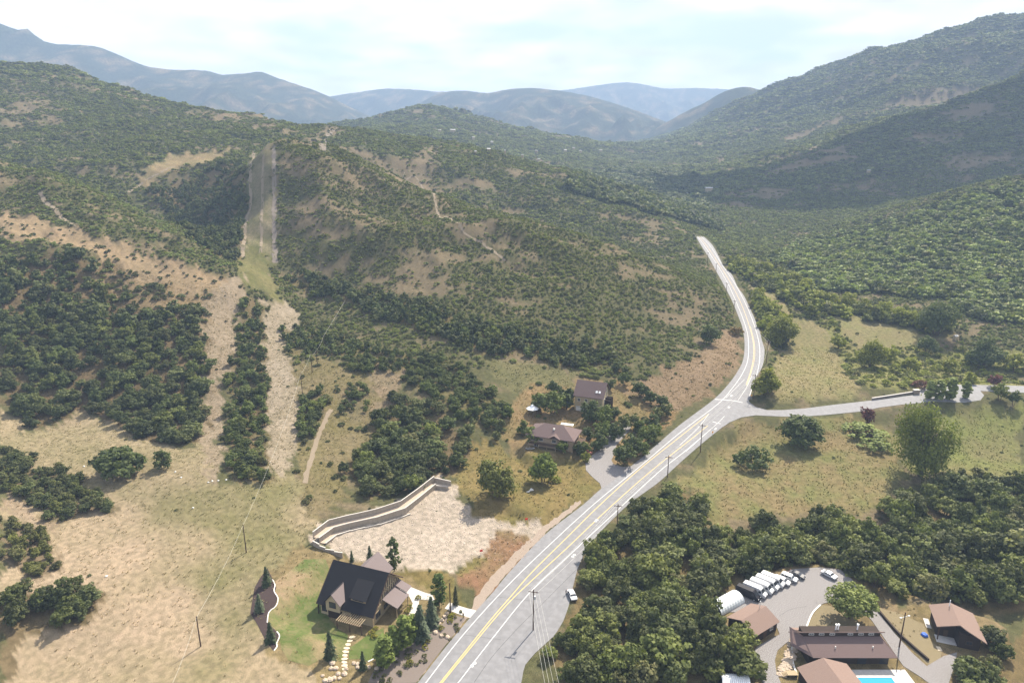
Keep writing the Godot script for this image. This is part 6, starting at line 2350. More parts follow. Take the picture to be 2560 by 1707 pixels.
func vehicles() -> void:
	var h := Vector3(0.75, 0, 0.66).normalized()
	var fronts := [[70.3, -165.8], [72.7, -167.1], [75.2, -168.7], [77.4, -170.3], [79.5, -171.7]]
	var vl := ["black windowless delivery van parked beside the fabric tunnel", "white delivery van parked next to the black van", "white delivery van with one white van between it and the black one", "white delivery van with two white vans between it and the black one", "white delivery van parked next to the two low white cars"]
	for i in 5:
		var p := Vector3(fronts[i][0], 0, fronts[i][1]) - h * 3.5
		p.y = road_y(-p.z) + 0.012
		vehicle("van", "delivery_van", vl[i], "van", p, h, M.car_black if i == 0 else M.car_white, "vans parked in a row")
	var c1 := Vector3(81.6, 0, -172.6) - h * 2.5
	c1.y = road_y(-c1.z) + 0.012
	vehicle("suv", "parked_car", "low white car parked next to the white vans", "car", c1, h, M.car_white, "cars at the end of the van row")
	var c2 := Vector3(84.4, 0, -174.0) - h * 2.6
	c2.y = road_y(-c2.z) + 0.012
	vehicle("suv", "parked_car", "white station wagon with dark sides parked beside the dark sedan", "car", c2, h, M.car_silver, "cars at the end of the van row")
	var c3 := Vector3(87.2, 0, -175.7) - h * 2.4
	c3.y = road_y(-c3.z) + 0.012
	vehicle("sedan", "parked_car", "dark sedan at the very end of the van row", "car", c3, h, M.car_dark, "cars at the end of the van row")
	var c4 := Vector3(95.0, road_y(177.2) + 0.012, -177.2)
	vehicle("sedan", "parked_car", "silver sedan parked alone across the parking ground", "car", c4, Vector3(2.5, 0, 3.3).normalized(), M.car_silver)
	var a := road_pt(1424, 1478)
	var b := road_pt(1437, 1506)
	var cc := (a + b) * 0.5
	cc.y = road_y(-cc.z) + 0.006
	vehicle("sedan", "roadside_car", "white hatchback pulled over on the asphalt shoulder by the wood", "car", cc, (b - a).normalized(), M.car_white)
	var hp := road_pt(1467, 1131)
	hp.y = hgt(hp.x, hp.z)
	vehicle("suv", "rusty_suv", "rusty red car with a pale roof parked under the hip-roofed house's trees", "car", hp + Vector3(0, 0.02, 0), Vector3(1, 0, 0.35).normalized(), M.car_red)
	# person beside the white car
	person(road_pt(1415, 1486))
	# rowing boat
	var bpos := ground(1325, 1124)
	var boat := thing("rowing_boat", "small dark rowing boat with white rim lying below the hip-roofed house", "boat", bpos + Vector3(0, 0.1, 0), 0.05)
	var hull := MB.new()
	var rim := MB.new()
	var prev := []
	for i in 9:
		var f := i / 8.0
		var x := -1.9 + 3.8 * f
		var w := 0.68 * pow(sin(PI * clampf(f * 0.92 + 0.06, 0.02, 0.98)), 0.6)
		var sheer := 0.42 + 0.22 * pow(absf(f - 0.5) * 2.0, 2.0)
		var ring := [Vector3(x, sheer, -w), Vector3(x, 0.12, -w * 0.6), Vector3(x, 0.02, 0), Vector3(x, 0.12, w * 0.6), Vector3(x, sheer, w)]
		if prev:
			for k in 4:
				hull.quad(prev[k], ring[k], ring[k + 1], prev[k + 1])
			rim.tube([prev[0], ring[0]], 0.06, 0.06, 5)
			rim.tube([prev[4], ring[4]], 0.06, 0.06, 5)
		prev = ring
	part("hull", hull, M.wood_dark, boat)
	part("gunwale", rim, M.frame_white, boat)
	var seat := MB.new()
	seat.box(Vector3(-0.3, 0.32, -0.6), Vector3(0.0, 0.37, 0.6))
	part("thwart", seat, M.wood_brown, boat)

func person(at: Vector3) -> void:
	# joints of a standing figure, one arm bent towards the car; a smooth skin is meshed round the bones
	var J := {"head": Vector3(0, 1.60, 0.02), "neck": Vector3(0, 1.44, 0), "chest": Vector3(0, 1.25, 0), "hip": Vector3(0, 0.95, 0),
		"ls": Vector3(-0.19, 1.38, 0), "le": Vector3(-0.25, 1.10, -0.03), "lh": Vector3(-0.24, 0.84, 0.04), "rs": Vector3(0.19, 1.38, 0), "re": Vector3(0.28, 1.12, 0.05), "rh": Vector3(0.34, 1.04, 0.28),
		"lk": Vector3(-0.11, 0.50, 0.02), "lf": Vector3(-0.12, 0.07, 0), "lt": Vector3(-0.13, 0.04, 0.17), "rk": Vector3(0.11, 0.50, 0.03), "rf": Vector3(0.13, 0.07, -0.02), "rt": Vector3(0.15, 0.04, 0.15),
		"lhp": Vector3(-0.10, 0.90, 0), "rhp": Vector3(0.10, 0.90, 0)}
	var bones := [["head", "head", 0.105, 0.105], ["head", "neck", 0.07, 0.06], ["neck", "chest", 0.07, 0.15], ["chest", "hip", 0.15, 0.14], ["ls", "rs", 0.085, 0.085], ["ls", "le", 0.062, 0.048], ["le", "lh", 0.046, 0.034], ["rs", "re", 0.062, 0.048], ["re", "rh", 0.046, 0.034],
		["lhp", "lk", 0.092, 0.062], ["lk", "lf", 0.060, 0.042], ["lf", "lt", 0.045, 0.038], ["rhp", "rk", 0.092, 0.062], ["rk", "rf", 0.060, 0.042], ["rf", "rt", 0.045, 0.038]]
	# fingers: short chains from each hand
	for s in ["lh", "rh"]:
		var dir: Vector3 = Vector3(0, -1, 0.15).normalized() if s == "lh" else Vector3(0.2, -0.2, 1).normalized()
		for k in 4:
			J["%s%d" % [s, k]] = J[s] + dir * [0.085, 0.1, 0.095, 0.075][k] + Vector3(0.0, 0.0, 0.0) + (Vector3(0, 0, 0.022) if s == "lh" else Vector3(0.022, 0, 0)) * (k - 1.5)
			bones.append([s, "%s%d" % [s, k], 0.018, 0.010])
		J[s + "t"] = J[s] + dir * 0.04 + Vector3(0.045 if s == "lh" else -0.045, 0, 0.03)
		bones.append([s, s + "t", 0.016, 0.011])
	var cell := 0.028
	var lo := Vector3(-0.5, -0.04, -0.3)
	var nx := 36
	var ny := 64
	var nzz := 28
	var D := PackedFloat32Array()
	D.resize(nx * ny * nzz)
	D.fill(1.0)
	for b in bones:
		var a: Vector3 = J[b[0]]
		var c: Vector3 = J[b[1]]
		var r0: float = b[2]
		var r1: float = b[3]
		var mn := a.min(c) - Vector3.ONE * (maxf(r0, r1) + 0.1) - lo
		var mx := a.max(c) + Vector3.ONE * (maxf(r0, r1) + 0.1) - lo
		var ac := c - a
		var l2 := maxf(ac.length_squared(), 1e-6)
		for i in range(maxi(0, int(mn.x / cell)), mini(nx, int(mx.x / cell) + 1)):
			for j in range(maxi(0, int(mn.y / cell)), mini(ny, int(mx.y / cell) + 1)):
				for k in range(maxi(0, int(mn.z / cell)), mini(nzz, int(mx.z / cell) + 1)):
					var p := lo + Vector3(i, j, k) * cell
					var t := clampf((p - a).dot(ac) / l2, 0.0, 1.0)
					var d := p.distance_to(a + ac * t) - lerpf(r0, r1, t)
					var o := (i * ny + j) * nzz + k
					var e := D[o]
					var hq := clampf(0.5 + 0.5 * (e - d) / 0.03, 0.0, 1.0)
					D[o] = lerpf(e, d, hq) - 0.03 * hq * (1.0 - hq)
	var idx := {}
	var mb := MB.new()
	var corner := [Vector3i(0, 0, 0), Vector3i(1, 0, 0), Vector3i(0, 1, 0), Vector3i(1, 1, 0), Vector3i(0, 0, 1), Vector3i(1, 0, 1), Vector3i(0, 1, 1), Vector3i(1, 1, 1)]
	var edges := [[0, 1], [2, 3], [4, 5], [6, 7], [0, 2], [1, 3], [4, 6], [5, 7], [0, 4], [1, 5], [2, 6], [3, 7]]
	for i in nx - 1:
		for j in ny - 1:
			for k in nzz - 1:
				var vals := []
				var inside := 0
				for q in corner:
					var v := D[((i + q.x) * ny + j + q.y) * nzz + k + q.z]
					vals.append(v)
					inside += int(v < 0.0)
				if inside == 0 or inside == 8:
					continue
				var s := Vector3.ZERO
				var cnt := 0
				for e in edges:
					var va: float = vals[e[0]]
					var vb: float = vals[e[1]]
					if (va < 0.0) != (vb < 0.0):
						s += Vector3(corner[e[0]]).lerp(Vector3(corner[e[1]]), va / (va - vb))
						cnt += 1
				idx[Vector3i(i, j, k)] = mb.v.size()
				var p := lo + (Vector3(i, j, k) + s / cnt) * cell
				mb.v.append(p)
				var g := Vector3(vals[1] - vals[0] + vals[7] - vals[6], vals[2] - vals[0] + vals[7] - vals[5], vals[4] - vals[0] + vals[7] - vals[3])
				mb.n.append(g.normalized())
				var skin := p.y > 1.46 or p.distance_to(J.lh) < 0.12 or p.distance_to(J.rh) < 0.12
				var hair := p.y > 1.60 and (p.y > 1.66 or p.z < 0.02)
				mb.c.append(Color(0.03, 0.022, 0.018) if hair else (Color(0.42, 0.27, 0.20) if skin else (Color(0.03, 0.03, 0.04) if p.y > 0.92 else Color(0.035, 0.04, 0.06))))
	for key in idx:
		for ax in 3:
			var u := (ax + 1) % 3
			var w := (ax + 2) % 3
			var n1 := Vector3i.ZERO
			n1[ax] = 1
			var d0 := D[(key.x * ny + key.y) * nzz + key.z]
			var k2: Vector3i = key + n1
			var d1 := D[(k2.x * ny + k2.y) * nzz + k2.z]
			if (d0 < 0.0) == (d1 < 0.0):
				continue
			var au := Vector3i.ZERO
			au[u] = 1
			var aw := Vector3i.ZERO
			aw[w] = 1
			var q := [key, key - au, key - au - aw, key - aw]
			var ok := true
			for c in q:
				ok = ok and idx.has(c)
			if not ok:
				continue
			if d0 < 0.0:
				mb.ix.append_array(PackedInt32Array([idx[q[0]], idx[q[2]], idx[q[1]], idx[q[0]], idx[q[3]], idx[q[2]]]))
			else:
				mb.ix.append_array(PackedInt32Array([idx[q[0]], idx[q[1]], idx[q[2]], idx[q[0]], idx[q[2]], idx[q[3]]]))
	var o := one("person", mb, M.skin_vc, "person in dark clothes standing beside the white roadside car", "person")
	o.position = at + Vector3(0, 0.01, 0)
	o.rotation.y = 1.1

func signs() -> void:
	var lab := ["small red sign on a post in the weeds near the lot's track", "small red sign on a post in the rough red soil"]
	var pp := [[1316, 1306], [1203, 1386]]
	for i in 2:
		var p := ground(pp[i][0], pp[i][1])
		var t := thing("lot_sign", lab[i], "sign", p, 0.2, "red signs on the lot")
		box_part("post", Vector3(-0.05, -0.3, -0.05), Vector3(0.05, 1.0, 0.05), M.frame_white, t)
		box_part("panel", Vector3(-0.45, 1.0, -0.03), Vector3(0.45, 1.7, 0.03), M.red, t)
	for q in [[1781, 1092, "orange diamond warning sign beside the road before the junction"], [1878, 999, "small orange marker sign at the corner of the side road"]]:
		var p := ground(q[0], q[1])
		var t := thing("warning_sign", q[2], "sign", p, 0.6)
		box_part("post", Vector3(-0.05, -0.3, -0.05), Vector3(0.05, 2.2, 0.05), M.metal_grey, t)
		var mb := MB.new()
		mb.xf = Transform3D(Basis(Vector3(0, 0, 1), PI / 4), Vector3(0, 2.2, 0.08))
		mb.cbox(Vector3.ZERO, Vector3(0.8, 0.8, 0.04))
		part("panel", mb, M.orange, t)
	var mp := ground(1457, 1396)
	var mk := thing("road_marker", "slim brown marker post at the edge of the pull-out", "post", mp)
	box_part("post", Vector3(-0.07, -0.3, -0.05), Vector3(0.07, 1.3, 0.05), M.wood_brown, mk)
	box_part("cap", Vector3(-0.1, 1.3, -0.08), Vector3(0.1, 1.45, 0.08), M.metal_grey, mk)
	# mail box at the apron
	var mbp := ground(1158, 1545)
	var mbx := thing("mailbox", "dark mailbox on a post beside the concrete apron", "mailbox", mbp)
	box_part("post", Vector3(-0.08, -0.3, -0.08), Vector3(0.08, 1.0, 0.08), M.wood_dark, mbx)
	box_part("box", Vector3(-0.2, 1.0, -0.32), Vector3(0.2, 1.35, 0.32), M.wood_dark, mbx)

# ---------------------------------------------------------------- gardens, stones and single trees
func stone(sd: int, r: float) -> MB:
	var g := RandomNumberGenerator.new()
	g.seed = sd
	var mb := MB.new()
	var rings := []
	for i in 5:
		var th := PI * i / 4.0
		var ring := []
		for k in 7:
			var an := TAU * k / 7.0
			var rr := r * g.randf_range(0.8, 1.15)
			ring.append(Vector3(cos(an) * sin(th) * rr, cos(th) * rr * 0.62 + r * 0.22, sin(an) * sin(th) * rr))
		rings.append(ring)
	for i in 4:
		for k in 7:
			var b := (k + 1) % 7
			mb.quad(rings[i][b], rings[i + 1][b], rings[i + 1][k], rings[i][k])
	return mb

func single_tree(called: String, kind: String, label: String, u: float, vb: float, px_h: float, tint: Color, group := "", wide := 1.0, clumps := 70, leaves := 22, size := 0.055) -> void:
	var b := ground(u * ZS, vb * ZS)
	var depth := (b.y - EYE) * -sp + -b.z * cp
	var ht := px_h * ZS * depth / F / cp * 1.08
	tree_at(called, kind, label, b, ht, tint, group, wide, clumps, leaves, size)

func tree_at(called: String, kind: String, label: String, b: Vector3, ht: float, tint: Color, group := "", wide := 1.0, clumps := 70, leaves := 22, size := 0.055) -> void:
	var t := thing(called, label, "tree" if ht > 1.6 else "shrub", b - Vector3(0, 0.03 * ht, 0), 0.0, group)
	t.basis = Basis(Vector3.UP, rng.randf() * TAU).scaled(Vector3(ht * wide, ht, ht * wide))
	var ca := Color(GA.r * tint.r, GA.g * tint.g, GA.b * tint.b)
	var cb := Color(GB.r * tint.r, GB.g * tint.g, GB.b * tint.b)
	if kind in ["oak", "round"] and size * ht > 0.56:
		# keep the leaf sprays of tall trees small and have more of them
		var fine := 0.56 / ht
		clumps = mini(int(clumps * pow(size / fine, 1.6)), 460)
		size = fine
	part("crown", crown(kind, rng.randi(), clumps, leaves, size, ca, cb), M.leaf, t)
	var tr := MB.new()
	if kind == "spruce" or kind == "cone":
		tr.tube([Vector3(0, -0.04, 0), Vector3(0, 0.9, 0)], 0.022, 0.004, 6)
		part("trunk", tr, M.bark, t)
	else:
		part("trunk", stems(rng.randi(), 1 if kind in ["poplar", "round"] else 3, 0.022 if kind != "poplar" else 0.012), M.bark, t)

func build_details() -> void:
	rng.seed = 31
	# ---- the dark-roofed house's garden
	curb(z1s([[226, 842], [245, 880], [238, 922], [266, 975], [250, 1030], [202, 1072], [190, 1145]]), 0.26, 0.12, "garden_edging", M.frame_white, "white wavy edging between the mulch bed and the long lawn", "edging")
	curb(z1s([[258, 1208], [277, 1240], [256, 1292], [260, 1312], [238, 1342]]), 0.26, 0.12, "garden_edging", M.frame_white, "short white wavy edging at the lower tip of the mulch bed", "edging")
	curb(z1s([[1000, 1340], [960, 1388], [900, 1420]]), 0.35, 0.12, "garden_edging", M.frame_white, "pale curved edging round the small lawn", "edging")
	var stones := [[787, 1248], [771, 1274], [760, 1300], [750, 1326], [743, 1351], [738, 1376], [735, 1400], [733, 1424], [735, 1448], [740, 1472]]
	for i in stones.size():
		var p := ground(z1(stones[i])[0], z1(stones[i])[1])
		var mb := MB.new()
		var poly := []
		for k in 6:
			var an := TAU * k / 6.0 + rng.randf() * 0.4
			poly.append(Vector2(cos(an) * rng.randf_range(0.75, 0.95), sin(an) * rng.randf_range(0.45, 0.6)))
		mb.prism(poly, -0.1, 0.13)
		var o := one("stepping_stone", mb, M.flag, "pale flat stepping stone in the path across the front lawn", "stone", "stepping stones")
		o.position = p
		o.rotation.y = rng.randf_range(-0.3, 0.3)
	var rocks := [[650, 1432, 1.0], [672, 1470, 0.9], [690, 1506, 0.8], [735, 1508, 0.9], [745, 1470, 0.7], [600, 1556, 0.9], [632, 1548, 1.0], [580, 1520, 0.6], [800, 1432, 0.7], [832, 1442, 0.9], [826, 1462, 0.7], [905, 1462, 0.8], [960, 1470, 0.7], [1010, 1470, 0.6], [1048, 1440, 0.7], [1090, 1400, 0.7], [1150, 1332, 0.8], [1182, 1312, 0.8], [1210, 1290, 0.8], [1240, 1265, 0.7], [1270, 1250, 0.6], [1380, 1172, 0.7], [1400, 1150, 0.8], [1420, 1130, 0.8], [1440, 1104, 0.8], [1455, 1080, 0.7], [1376, 1216, 0.9], [1420, 1240, 0.9], [1460, 1250, 0.8], [640, 1470, 0.8], [700, 1540, 0.7], [660, 1540, 0.9]]
	for r in rocks:
		var p := ground(z1(r)[0], z1(r)[1])
		var o := one("boulder", stone(rng.randi(), r[2] * 0.85), M.rock_pale, "pale garden boulder along the planting below the dark-roofed house", "boulder", "garden boulders")
		o.position = p
		o.rotation.y = rng.randf() * TAU
	var blue := Color(0.9, 1.0, 1.4)
	var dkg := Color(0.62, 0.72, 0.8)
	var green := Color(1.25, 1.4, 0.75)
	for q in [["spruce_tree", "spruce", "dark spruce at the top end of the mulch bed", 613, 1344, 46, dkg, 1.15], ["spruce_tree", "spruce", "pale blue spruce in the middle of the mulch bed", 596, 1404, 44, blue * 1.2, 1.3], ["spruce_tree", "spruce", "dark spruce at the lower tip of the mulch bed", 622, 1474, 50, dkg, 1.2], ["spruce_tree", "spruce", "dark spruce standing in the house's shadow on the front lawn", 759, 1512, 70, dkg, 1.0], ["spruce_tree", "spruce", "small spruce beside the boulders at the path's end", 834, 1538, 48, dkg, 1.0],
			["spruce_tree", "spruce", "small dark conifer behind the house ridge beside the low wall", 808, 1290, 28, dkg, 1.0], ["spruce_tree", "spruce", "slender conifer behind the house ridge at the lot's edge", 850, 1292, 42, dkg, 1.0], ["spruce_tree", "spruce", "large blue spruce by the house drive", 966, 1466, 84, blue, 1.25], ["spruce_tree", "spruce", "blue spruce beside the slim garden pole", 991, 1434, 70, blue, 1.2],
			["poplar_tree", "poplar", "slender poplar on the dry grass behind the dark-roofed house", 905, 1312, 78, Color(0.85, 1.0, 0.8), 1.1], ["poplar_tree", "poplar", "tall columnar poplar between the spruces and the road", 1009, 1394, 80, Color(0.85, 1.05, 0.7), 1.15], ["juniper_tree", "cone", "dark reddish juniper at the concrete apron", 1047, 1388, 46, Color(1.0, 0.85, 0.8), 1.2]]:
		single_tree(q[0], q[1], q[2], q[3], q[4], q[5], q[6], "", q[7], 24 if q[1] == "spruce" or q[1] == "cone" else 60, 11 if q[1] == "spruce" or q[1] == "cone" else 18, 0.028 if q[1] != "poplar" else 0.034)
	for q in [[930, 1488, 78], [905, 1500, 66], [884, 1530, 74], [945, 1470, 60]]:
		single_tree("aspen_tree", "poplar", "bright green aspen in the clump at the corner of the house garden", q[0], q[1], q[2], green * 1.15, "aspens at the garden corner", 1.7, 70, 20, 0.035)
	for q in [[925, 1222], [950, 1196], [942, 1252], [1480, 1110], [1496, 1100], [1478, 1140], [1420, 1190], [1316, 1280], [1302, 1326], [1196, 1430], [1255, 975], [1200, 1040], [1225, 1110], [1180, 1070]]:
		var p := ground(z1(q)[0], z1(q)[1])
		tree_at("garden_shrub", "bush", "round yellow-green shrub in the garden of the dark-roofed house", p, 1.25, Color(2.3, 1.9, 0.75), "yellow garden shrubs", 1.1, 26, 16, 0.1)
	for i in 46:
		var q := [rng.randf_range(950, 1560), 0.0]
		q[1] = 1568.0 - (q[0] - 950.0) * 0.66 + rng.randf_range(-110, 90)
		var p := ground(z1(q)[0], z1(q)[1])
		tree_at("bank_shrub", "bush", "small grey-green shrub on the gravel planting bank beside the road", p, rng.randf_range(0.6, 1.0), Color(1.1, 1.0, 0.9), "shrubs on the gravel bank", 1.2, 14, 12, 0.14)
	# ---- single trees and bushes that stand free in the fields
	var olive := Color(1.15, 1.1, 0.7)
	var dark := Color(0.8, 0.9, 0.7)
	var lone := [["oak_tree", "oak", "round oak standing alone beside the gravel lot", 1138, 1140, 84, olive, 0.95], ["oak_tree", "oak", "upright green oak in the dry grass between the lot and the driveway", 1247, 1108, 66, green, 0.9], ["oak_bush", "bush", "bright yellow-green bush at the foot of the upright oak", 1275, 1106, 16, Color(1.9, 1.8, 0.7), 1.3],
		["oak_bush", "oak", "dark round oak bush on the meadow beside the side road", 1838, 1022, 62, dark, 1.35], ["oak_bush", "bush", "grey-green spreading bush in the middle of the meadow", 1732, 1072, 50, dark, 1.2], ["cottonwood_tree", "oak", "tall cottonwood with yellow-green top at the meadow's far side", 2112, 1090, 158, Color(1.35, 1.4, 0.65), 0.72],
		["willow_tree", "round", "bright pale green willow on the grass island of the compound", 1950, 1420, 76, Color(1.75, 1.8, 1.25), 1.55], ["oak_bush", "bush", "wide dark oak bush alone in the pale field below the big thicket", 270, 1090, 66, dark, 1.15], ["oak_bush", "oak", "small oak bush leaning beside the wide bush in the pale field", 377, 1074, 42, dark, 1.0],
		["oak_tree", "oak", "yellow-green tree at the corner of the junction beside a pole", 1757, 906, 56, Color(1.7, 1.6, 0.7), 1.0], ["oak_tree", "oak", "round yellow-green roadside tree inside the bend", 1790, 790, 60, Color(1.7, 1.6, 0.7), 1.1], ["oak_bush", "oak", "dark round bush on the slope above the bend", 1628, 788, 40, dark, 1.1], ["dead_bush", "bush", "small brown bush on the slope by the road's edge", 1690, 768, 20, Color(1.7, 1.0, 0.9), 1.2],
		["cottonwood_tree", "oak", "big dark tree at the end of the creek tree row", 2150, 770, 76, Color(1.0, 1.1, 0.8), 1.0], ["oak_tree", "oak", "dark tree in the bushes by the creek meadow", 2130, 812, 40, dark, 1.1], ["oak_tree", "oak", "round dark tree above the side road's far end", 2260, 842, 62, dark, 1.1], ["oak_tree", "oak", "yellow-green pair of trees in the creek bushes", 2000, 846, 60, Color(1.7, 1.6, 0.7), 0.9],
		["maroon_tree", "oak", "dark maroon ornamental tree beside the stone wall", 1990, 972, 36, Color(1.4, 0.5, 1.2), 0.8], ["maroon_tree", "bush", "low maroon shrub at the near edge of the side road", 2000, 1004, 22, Color(1.5, 0.6, 1.3), 1.2], ["maroon_tree", "oak", "maroon tree behind the pale turning loop", 2283, 890, 30, Color(1.4, 0.5, 1.2), 0.9], ["maroon_tree", "bush", "maroon bush behind the stone wall's pillar", 2115, 892, 20, Color(1.4, 0.6, 1.1), 1.3],
		["young_tree", "poplar", "young pale tree nearest to the stone wall in the loop's planting", 2134, 916, 40, Color(2.0, 2.1, 1.5), 1.5], ["young_tree", "poplar", "young pale tree in the middle of the loop's planting", 2156, 918, 44, Color(2.0, 2.1, 1.5), 1.5], ["young_tree", "poplar", "broad young tree in the loop's planting", 2182, 918, 48, Color(2.0, 2.1, 1.5), 1.5], ["young_tree", "poplar", "thin young tree beyond the others in the loop's planting", 2218, 914, 36, Color(2.0, 2.1, 1.5), 1.5], ["oak_tree", "oak", "pale green tree at the end of the loop's planting", 2296, 920, 42, Color(1.5, 1.5, 0.9), 0.9], ["oak_tree", "oak", "dark tree at the loop's far end beside the maroon bush", 2328, 932, 34, dark, 0.8],
		["oak_bush", "bush", "low dark bush on the far meadow", 2110, 1010, 16, dark, 2.0], ["oak_bush", "bush", "pale spreading green bush patch below the side road", 1985, 1000, 26, Color(1.7, 1.8, 1.1), 2.6], ["oak_bush", "bush", "pale green bush patch beside the tall cottonwood", 2010, 1030, 22, Color(1.6, 1.7, 1.1), 2.2]]
	for q in lone:
		single_tree(q[0], q[1], q[2], q[3], q[4], q[5], q[6], "", q[7], 260 if q[1] == "round" else (110 if q[5] > 55 else 50), 24 if q[5] > 55 else 18, 0.026 if q[1] == "round" else (0.05 if q[5] > 80 else 0.062))
	# the loose row of bright trees along the creek
	for q in [[1672, 606, 20], [1700, 612, 24], [1728, 618, 22], [1760, 628, 28], [1790, 640, 26], [1822, 655, 30], [1850, 668, 28], [1884, 700, 34], [1915, 706, 30], [1950, 708, 34], [1985, 716, 30], [2030, 728, 38], [2066, 740, 36], [2100, 748, 34], [1742, 690, 30], [1765, 720, 34], [1800, 760, 40], [1925, 800, 30], [2040, 830, 34], [2090, 850, 30], [2180, 860, 36], [2330, 850, 40], [2230, 880, 26]]:
		single_tree("creek_tree", "oak", "bright yellow-green tree in the loose row along the creek meadow", q[0], q[1], q[2], Color(2.1, 1.95, 0.8) * rng.randf_range(0.85, 1.2), "trees along the creek", rng.randf_range(0.9, 1.25), 50, 20, 0.062)
	# trees round the two canyon houses: [u, base v, height px, tint, width]
	var gard := [[1270, 950, 62, 2], [1240, 945, 50, 2], [1300, 940, 44, 0], [1205, 1000, 40, 2], [1225, 1020, 44, 2], [1290, 1040, 34, 2], [1330, 1045, 36, 0], [1360, 968, 60, 0], [1385, 978, 58, 2], [1408, 965, 36, 0], [1350, 1010, 34, 0], [1385, 1010, 50, 2], [1375, 1035, 44, 0], [1345, 1040, 30, 2], [1410, 1010, 44, 0], [1430, 990, 40, 1], [1460, 985, 38, 1], [1470, 1000, 40, 2], [1484, 1018, 44, 2], [1452, 1042, 52, 0], [1434, 1068, 58, 0], [1472, 1046, 42, 2], [1500, 990, 42, 0], [1500, 1010, 44, 2], [1530, 955, 36, 1], [1510, 965, 34, 1], [1470, 912, 44, 0], [1495, 928, 36, 0], [1520, 935, 34, 0], [1435, 885, 34, 2], [1270, 905, 36, 0], [1310, 920, 34, 0], [1290, 915, 26, 0], [1340, 840, 24, 2], [1150, 990, 30, 1], [1140, 1010, 26, 1], [1385, 930, 40, 2], [1365, 940, 40, 0], [1400, 895, 26, 0], [1165, 960, 34, 2], [1345, 1060, 26, 4]]
	for g in gard:
		single_tree("garden_tree", "oak", "leafy garden tree in the planting round the two canyon houses", g[0], g[1], g[2] * 0.86, TINTS[g[3]] * 1.05, "garden trees of the canyon houses", 1.0, 48, 20, 0.066)
	# ---- stone wall and sign pillar by the side road
	var wl := thing("stone_wall", "long low stone wall with pale cap beside the side road", "wall", road_pt(2181, 1000))
	var we := road_pt(2283, 984) - wl.position
	var dir := we.normalized()
	for k in 8:
		var mb := MB.new()
		mb.xf = Transform3D(Basis(dir, Vector3.UP, dir.cross(Vector3.UP).normalized()), we * (k / 8.0))
		mb.box(Vector3(0, -0.4, -0.25), Vector3(we.length() / 8.0 - 0.03, 0.95, 0.25))
		part("block", mb, M.rock_dark, wl)
	var cpm := MB.new()
	cpm.xf = Transform3D(Basis(dir, Vector3.UP, dir.cross(Vector3.UP).normalized()), Vector3.ZERO)
	cpm.box(Vector3(-0.1, 0.955, -0.35), Vector3(we.length(), 1.15, 0.35))
	part("cap", cpm, M.concrete, wl)
	var pl := thing("stone_pillar", "pale stone pillar at the end of the low wall", "pillar", road_pt(2291, 984))
	box_part("shaft", Vector3(-1.4, -0.4, -0.7), Vector3(1.4, 1.9, 0.7), M.rock, pl)
	box_part("cap", Vector3(-1.6, 1.905, -0.9), Vector3(1.6, 2.15, 0.9), M.concrete, pl)
	# ---- compound
	curb([[2052, 1513], [2036, 1528], [2026, 1545], [2015, 1575]], 0.4, 0.2, "kerb", M.frame_white, "white curved kerb round the grass island", "kerb")
	curb([[1981, 1618], [1981, 1640], [1985, 1665], [1992, 1682]], 0.4, 0.2, "kerb", M.frame_white, "white kerb between the rubble bank and the lodge", "kerb")
	curb([[2196, 1528], [2240, 1579], [2275, 1612], [2322, 1653]], 0.45, 0.75, "bank_wall", M.wood_dark, "long dark timber wall holding the grass bank above the lane", "wall")
	var rip := MB.new()
	for i in 260:
		var f := rng.randf()
		var a := Vector2(lerpf(1985, 1948, f), lerpf(1590, 1690, f)) + Vector2(rng.randf_range(-14, 16), rng.randf_range(-4, 4))
		var p := ground(a.x + 8, a.y)
		var s := stone(i, rng.randf_range(0.28, 0.5))
		for k in s.v.size():
			s.v[k] += p
		join(rip, s)
	one("rubble_bank", rip, M.rock_pale, "bank of pale rubble stones between the lane and the lodge", "rubble", "", "stuff")
	var bn := thing("picnic_bench", "weathered wooden picnic platform with steps beside the hall", "bench", road_pt(1980, 1688))
	box_part("table", Vector3(-1.3, 0.65, -0.8), Vector3(1.3, 0.75, 0.8), M.wood_trim, bn)
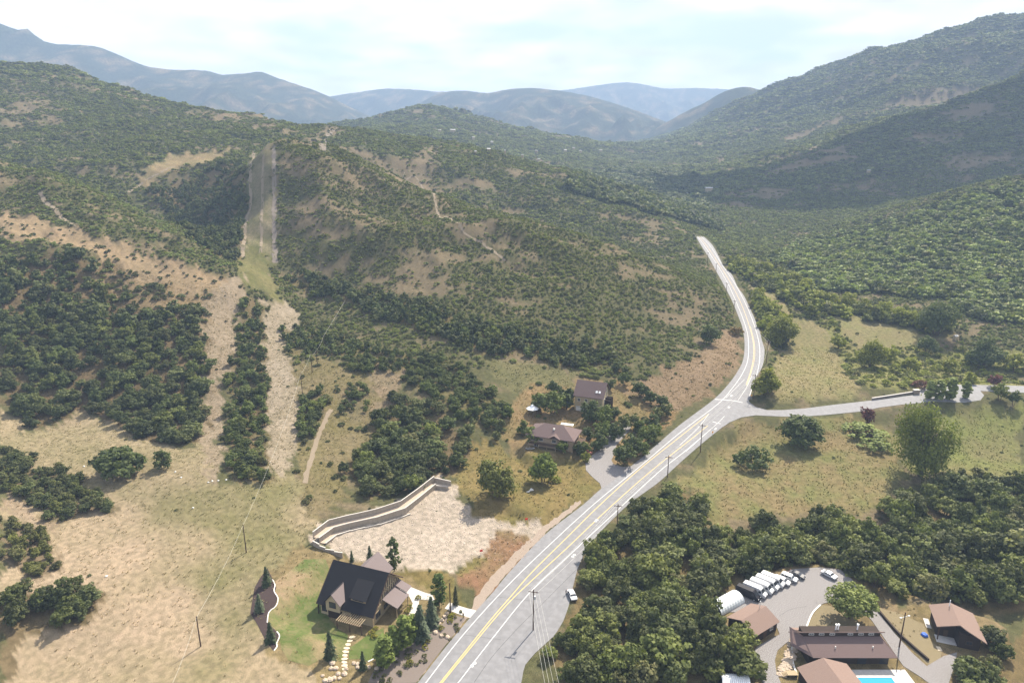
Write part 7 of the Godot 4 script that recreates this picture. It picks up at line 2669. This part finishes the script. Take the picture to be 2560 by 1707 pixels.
	for k in 4:
		box_part("slat", Vector3(-2.4 + k * 0.28, 0.1 + k * 0.14, -0.7), Vector3(-2.2 + k * 0.28, 0.2 + k * 0.14, 0.7), M.wood_trim, bn)
	for sx in [-1.1, 1.0]:
		box_part("leg", Vector3(sx, -0.1, -0.7), Vector3(sx + 0.12, 0.65, 0.7), M.wood_dark, bn)
	var bl := one("blue_tarp", stone(77, 0.9), M.blue, "small blue tarp bundle on the grass bank by the cabin", "tarp")
	bl.position = ground(2312, 1589)
	var bd := MB.new()
	bd.box(Vector3(-0.5, 0.03, -0.8), Vector3(0.5, 0.12, 0.8))
	var bo := one("loose_board", bd, M.flag, "pale board lying on the grass below the cabin porch", "board")
	bo.position = ground(2349, 1622)
	bo.rotation.y = -0.2
	var gr := thing("kettle_grill", "black round barbecue grill on the bare earth by the lane", "grill", ground(1884, 1685))
	var gm := stone(5, 0.42)
	for k in gm.v.size():
		gm.v[k] += Vector3(0, 0.75, 0)
	part("bowl", gm, M.cloth_dark, gr)
	for k in 3:
		var lg := MB.new()
		var an := TAU * k / 3.0
		lg.tube([Vector3(cos(an) * 0.3, 0, sin(an) * 0.3), Vector3(cos(an) * 0.15, 0.75, sin(an) * 0.15)], 0.03, 0.03, 5)
		part("leg", lg, M.metal_grey, gr)
	# pallet and pipe scraps on the verge
	var sc := thing("scrap_pile", "pale stack of boards lying in the dry grass by the round oak", "boards", ground(1325, 1228))
	for k in 4:
		var mb := MB.new()
		mb.xf = Transform3D(Basis(Vector3.UP, 0.5 + k * 0.25), Vector3(0, 0.15 + k * 0.09, 0))
		mb.cbox(Vector3.ZERO, Vector3(3.2, 0.08, 0.35))
		part("board", mb, M.frame_white, sc)
	# white stones in the left field
	for q in [[209, 1166], [392, 1163], [437, 1180], [452, 1194], [530, 1203], [520, 1206], [482, 1270], [265, 1441], [545, 1202], [565, 1200]]:
		var o := one("field_stone", stone(rng.randi(), 0.42), M.frame_white, "small whitish stone lying in the grass of the open field", "stone", "pale stones in the field")
		o.position = ground(q[0], q[1])
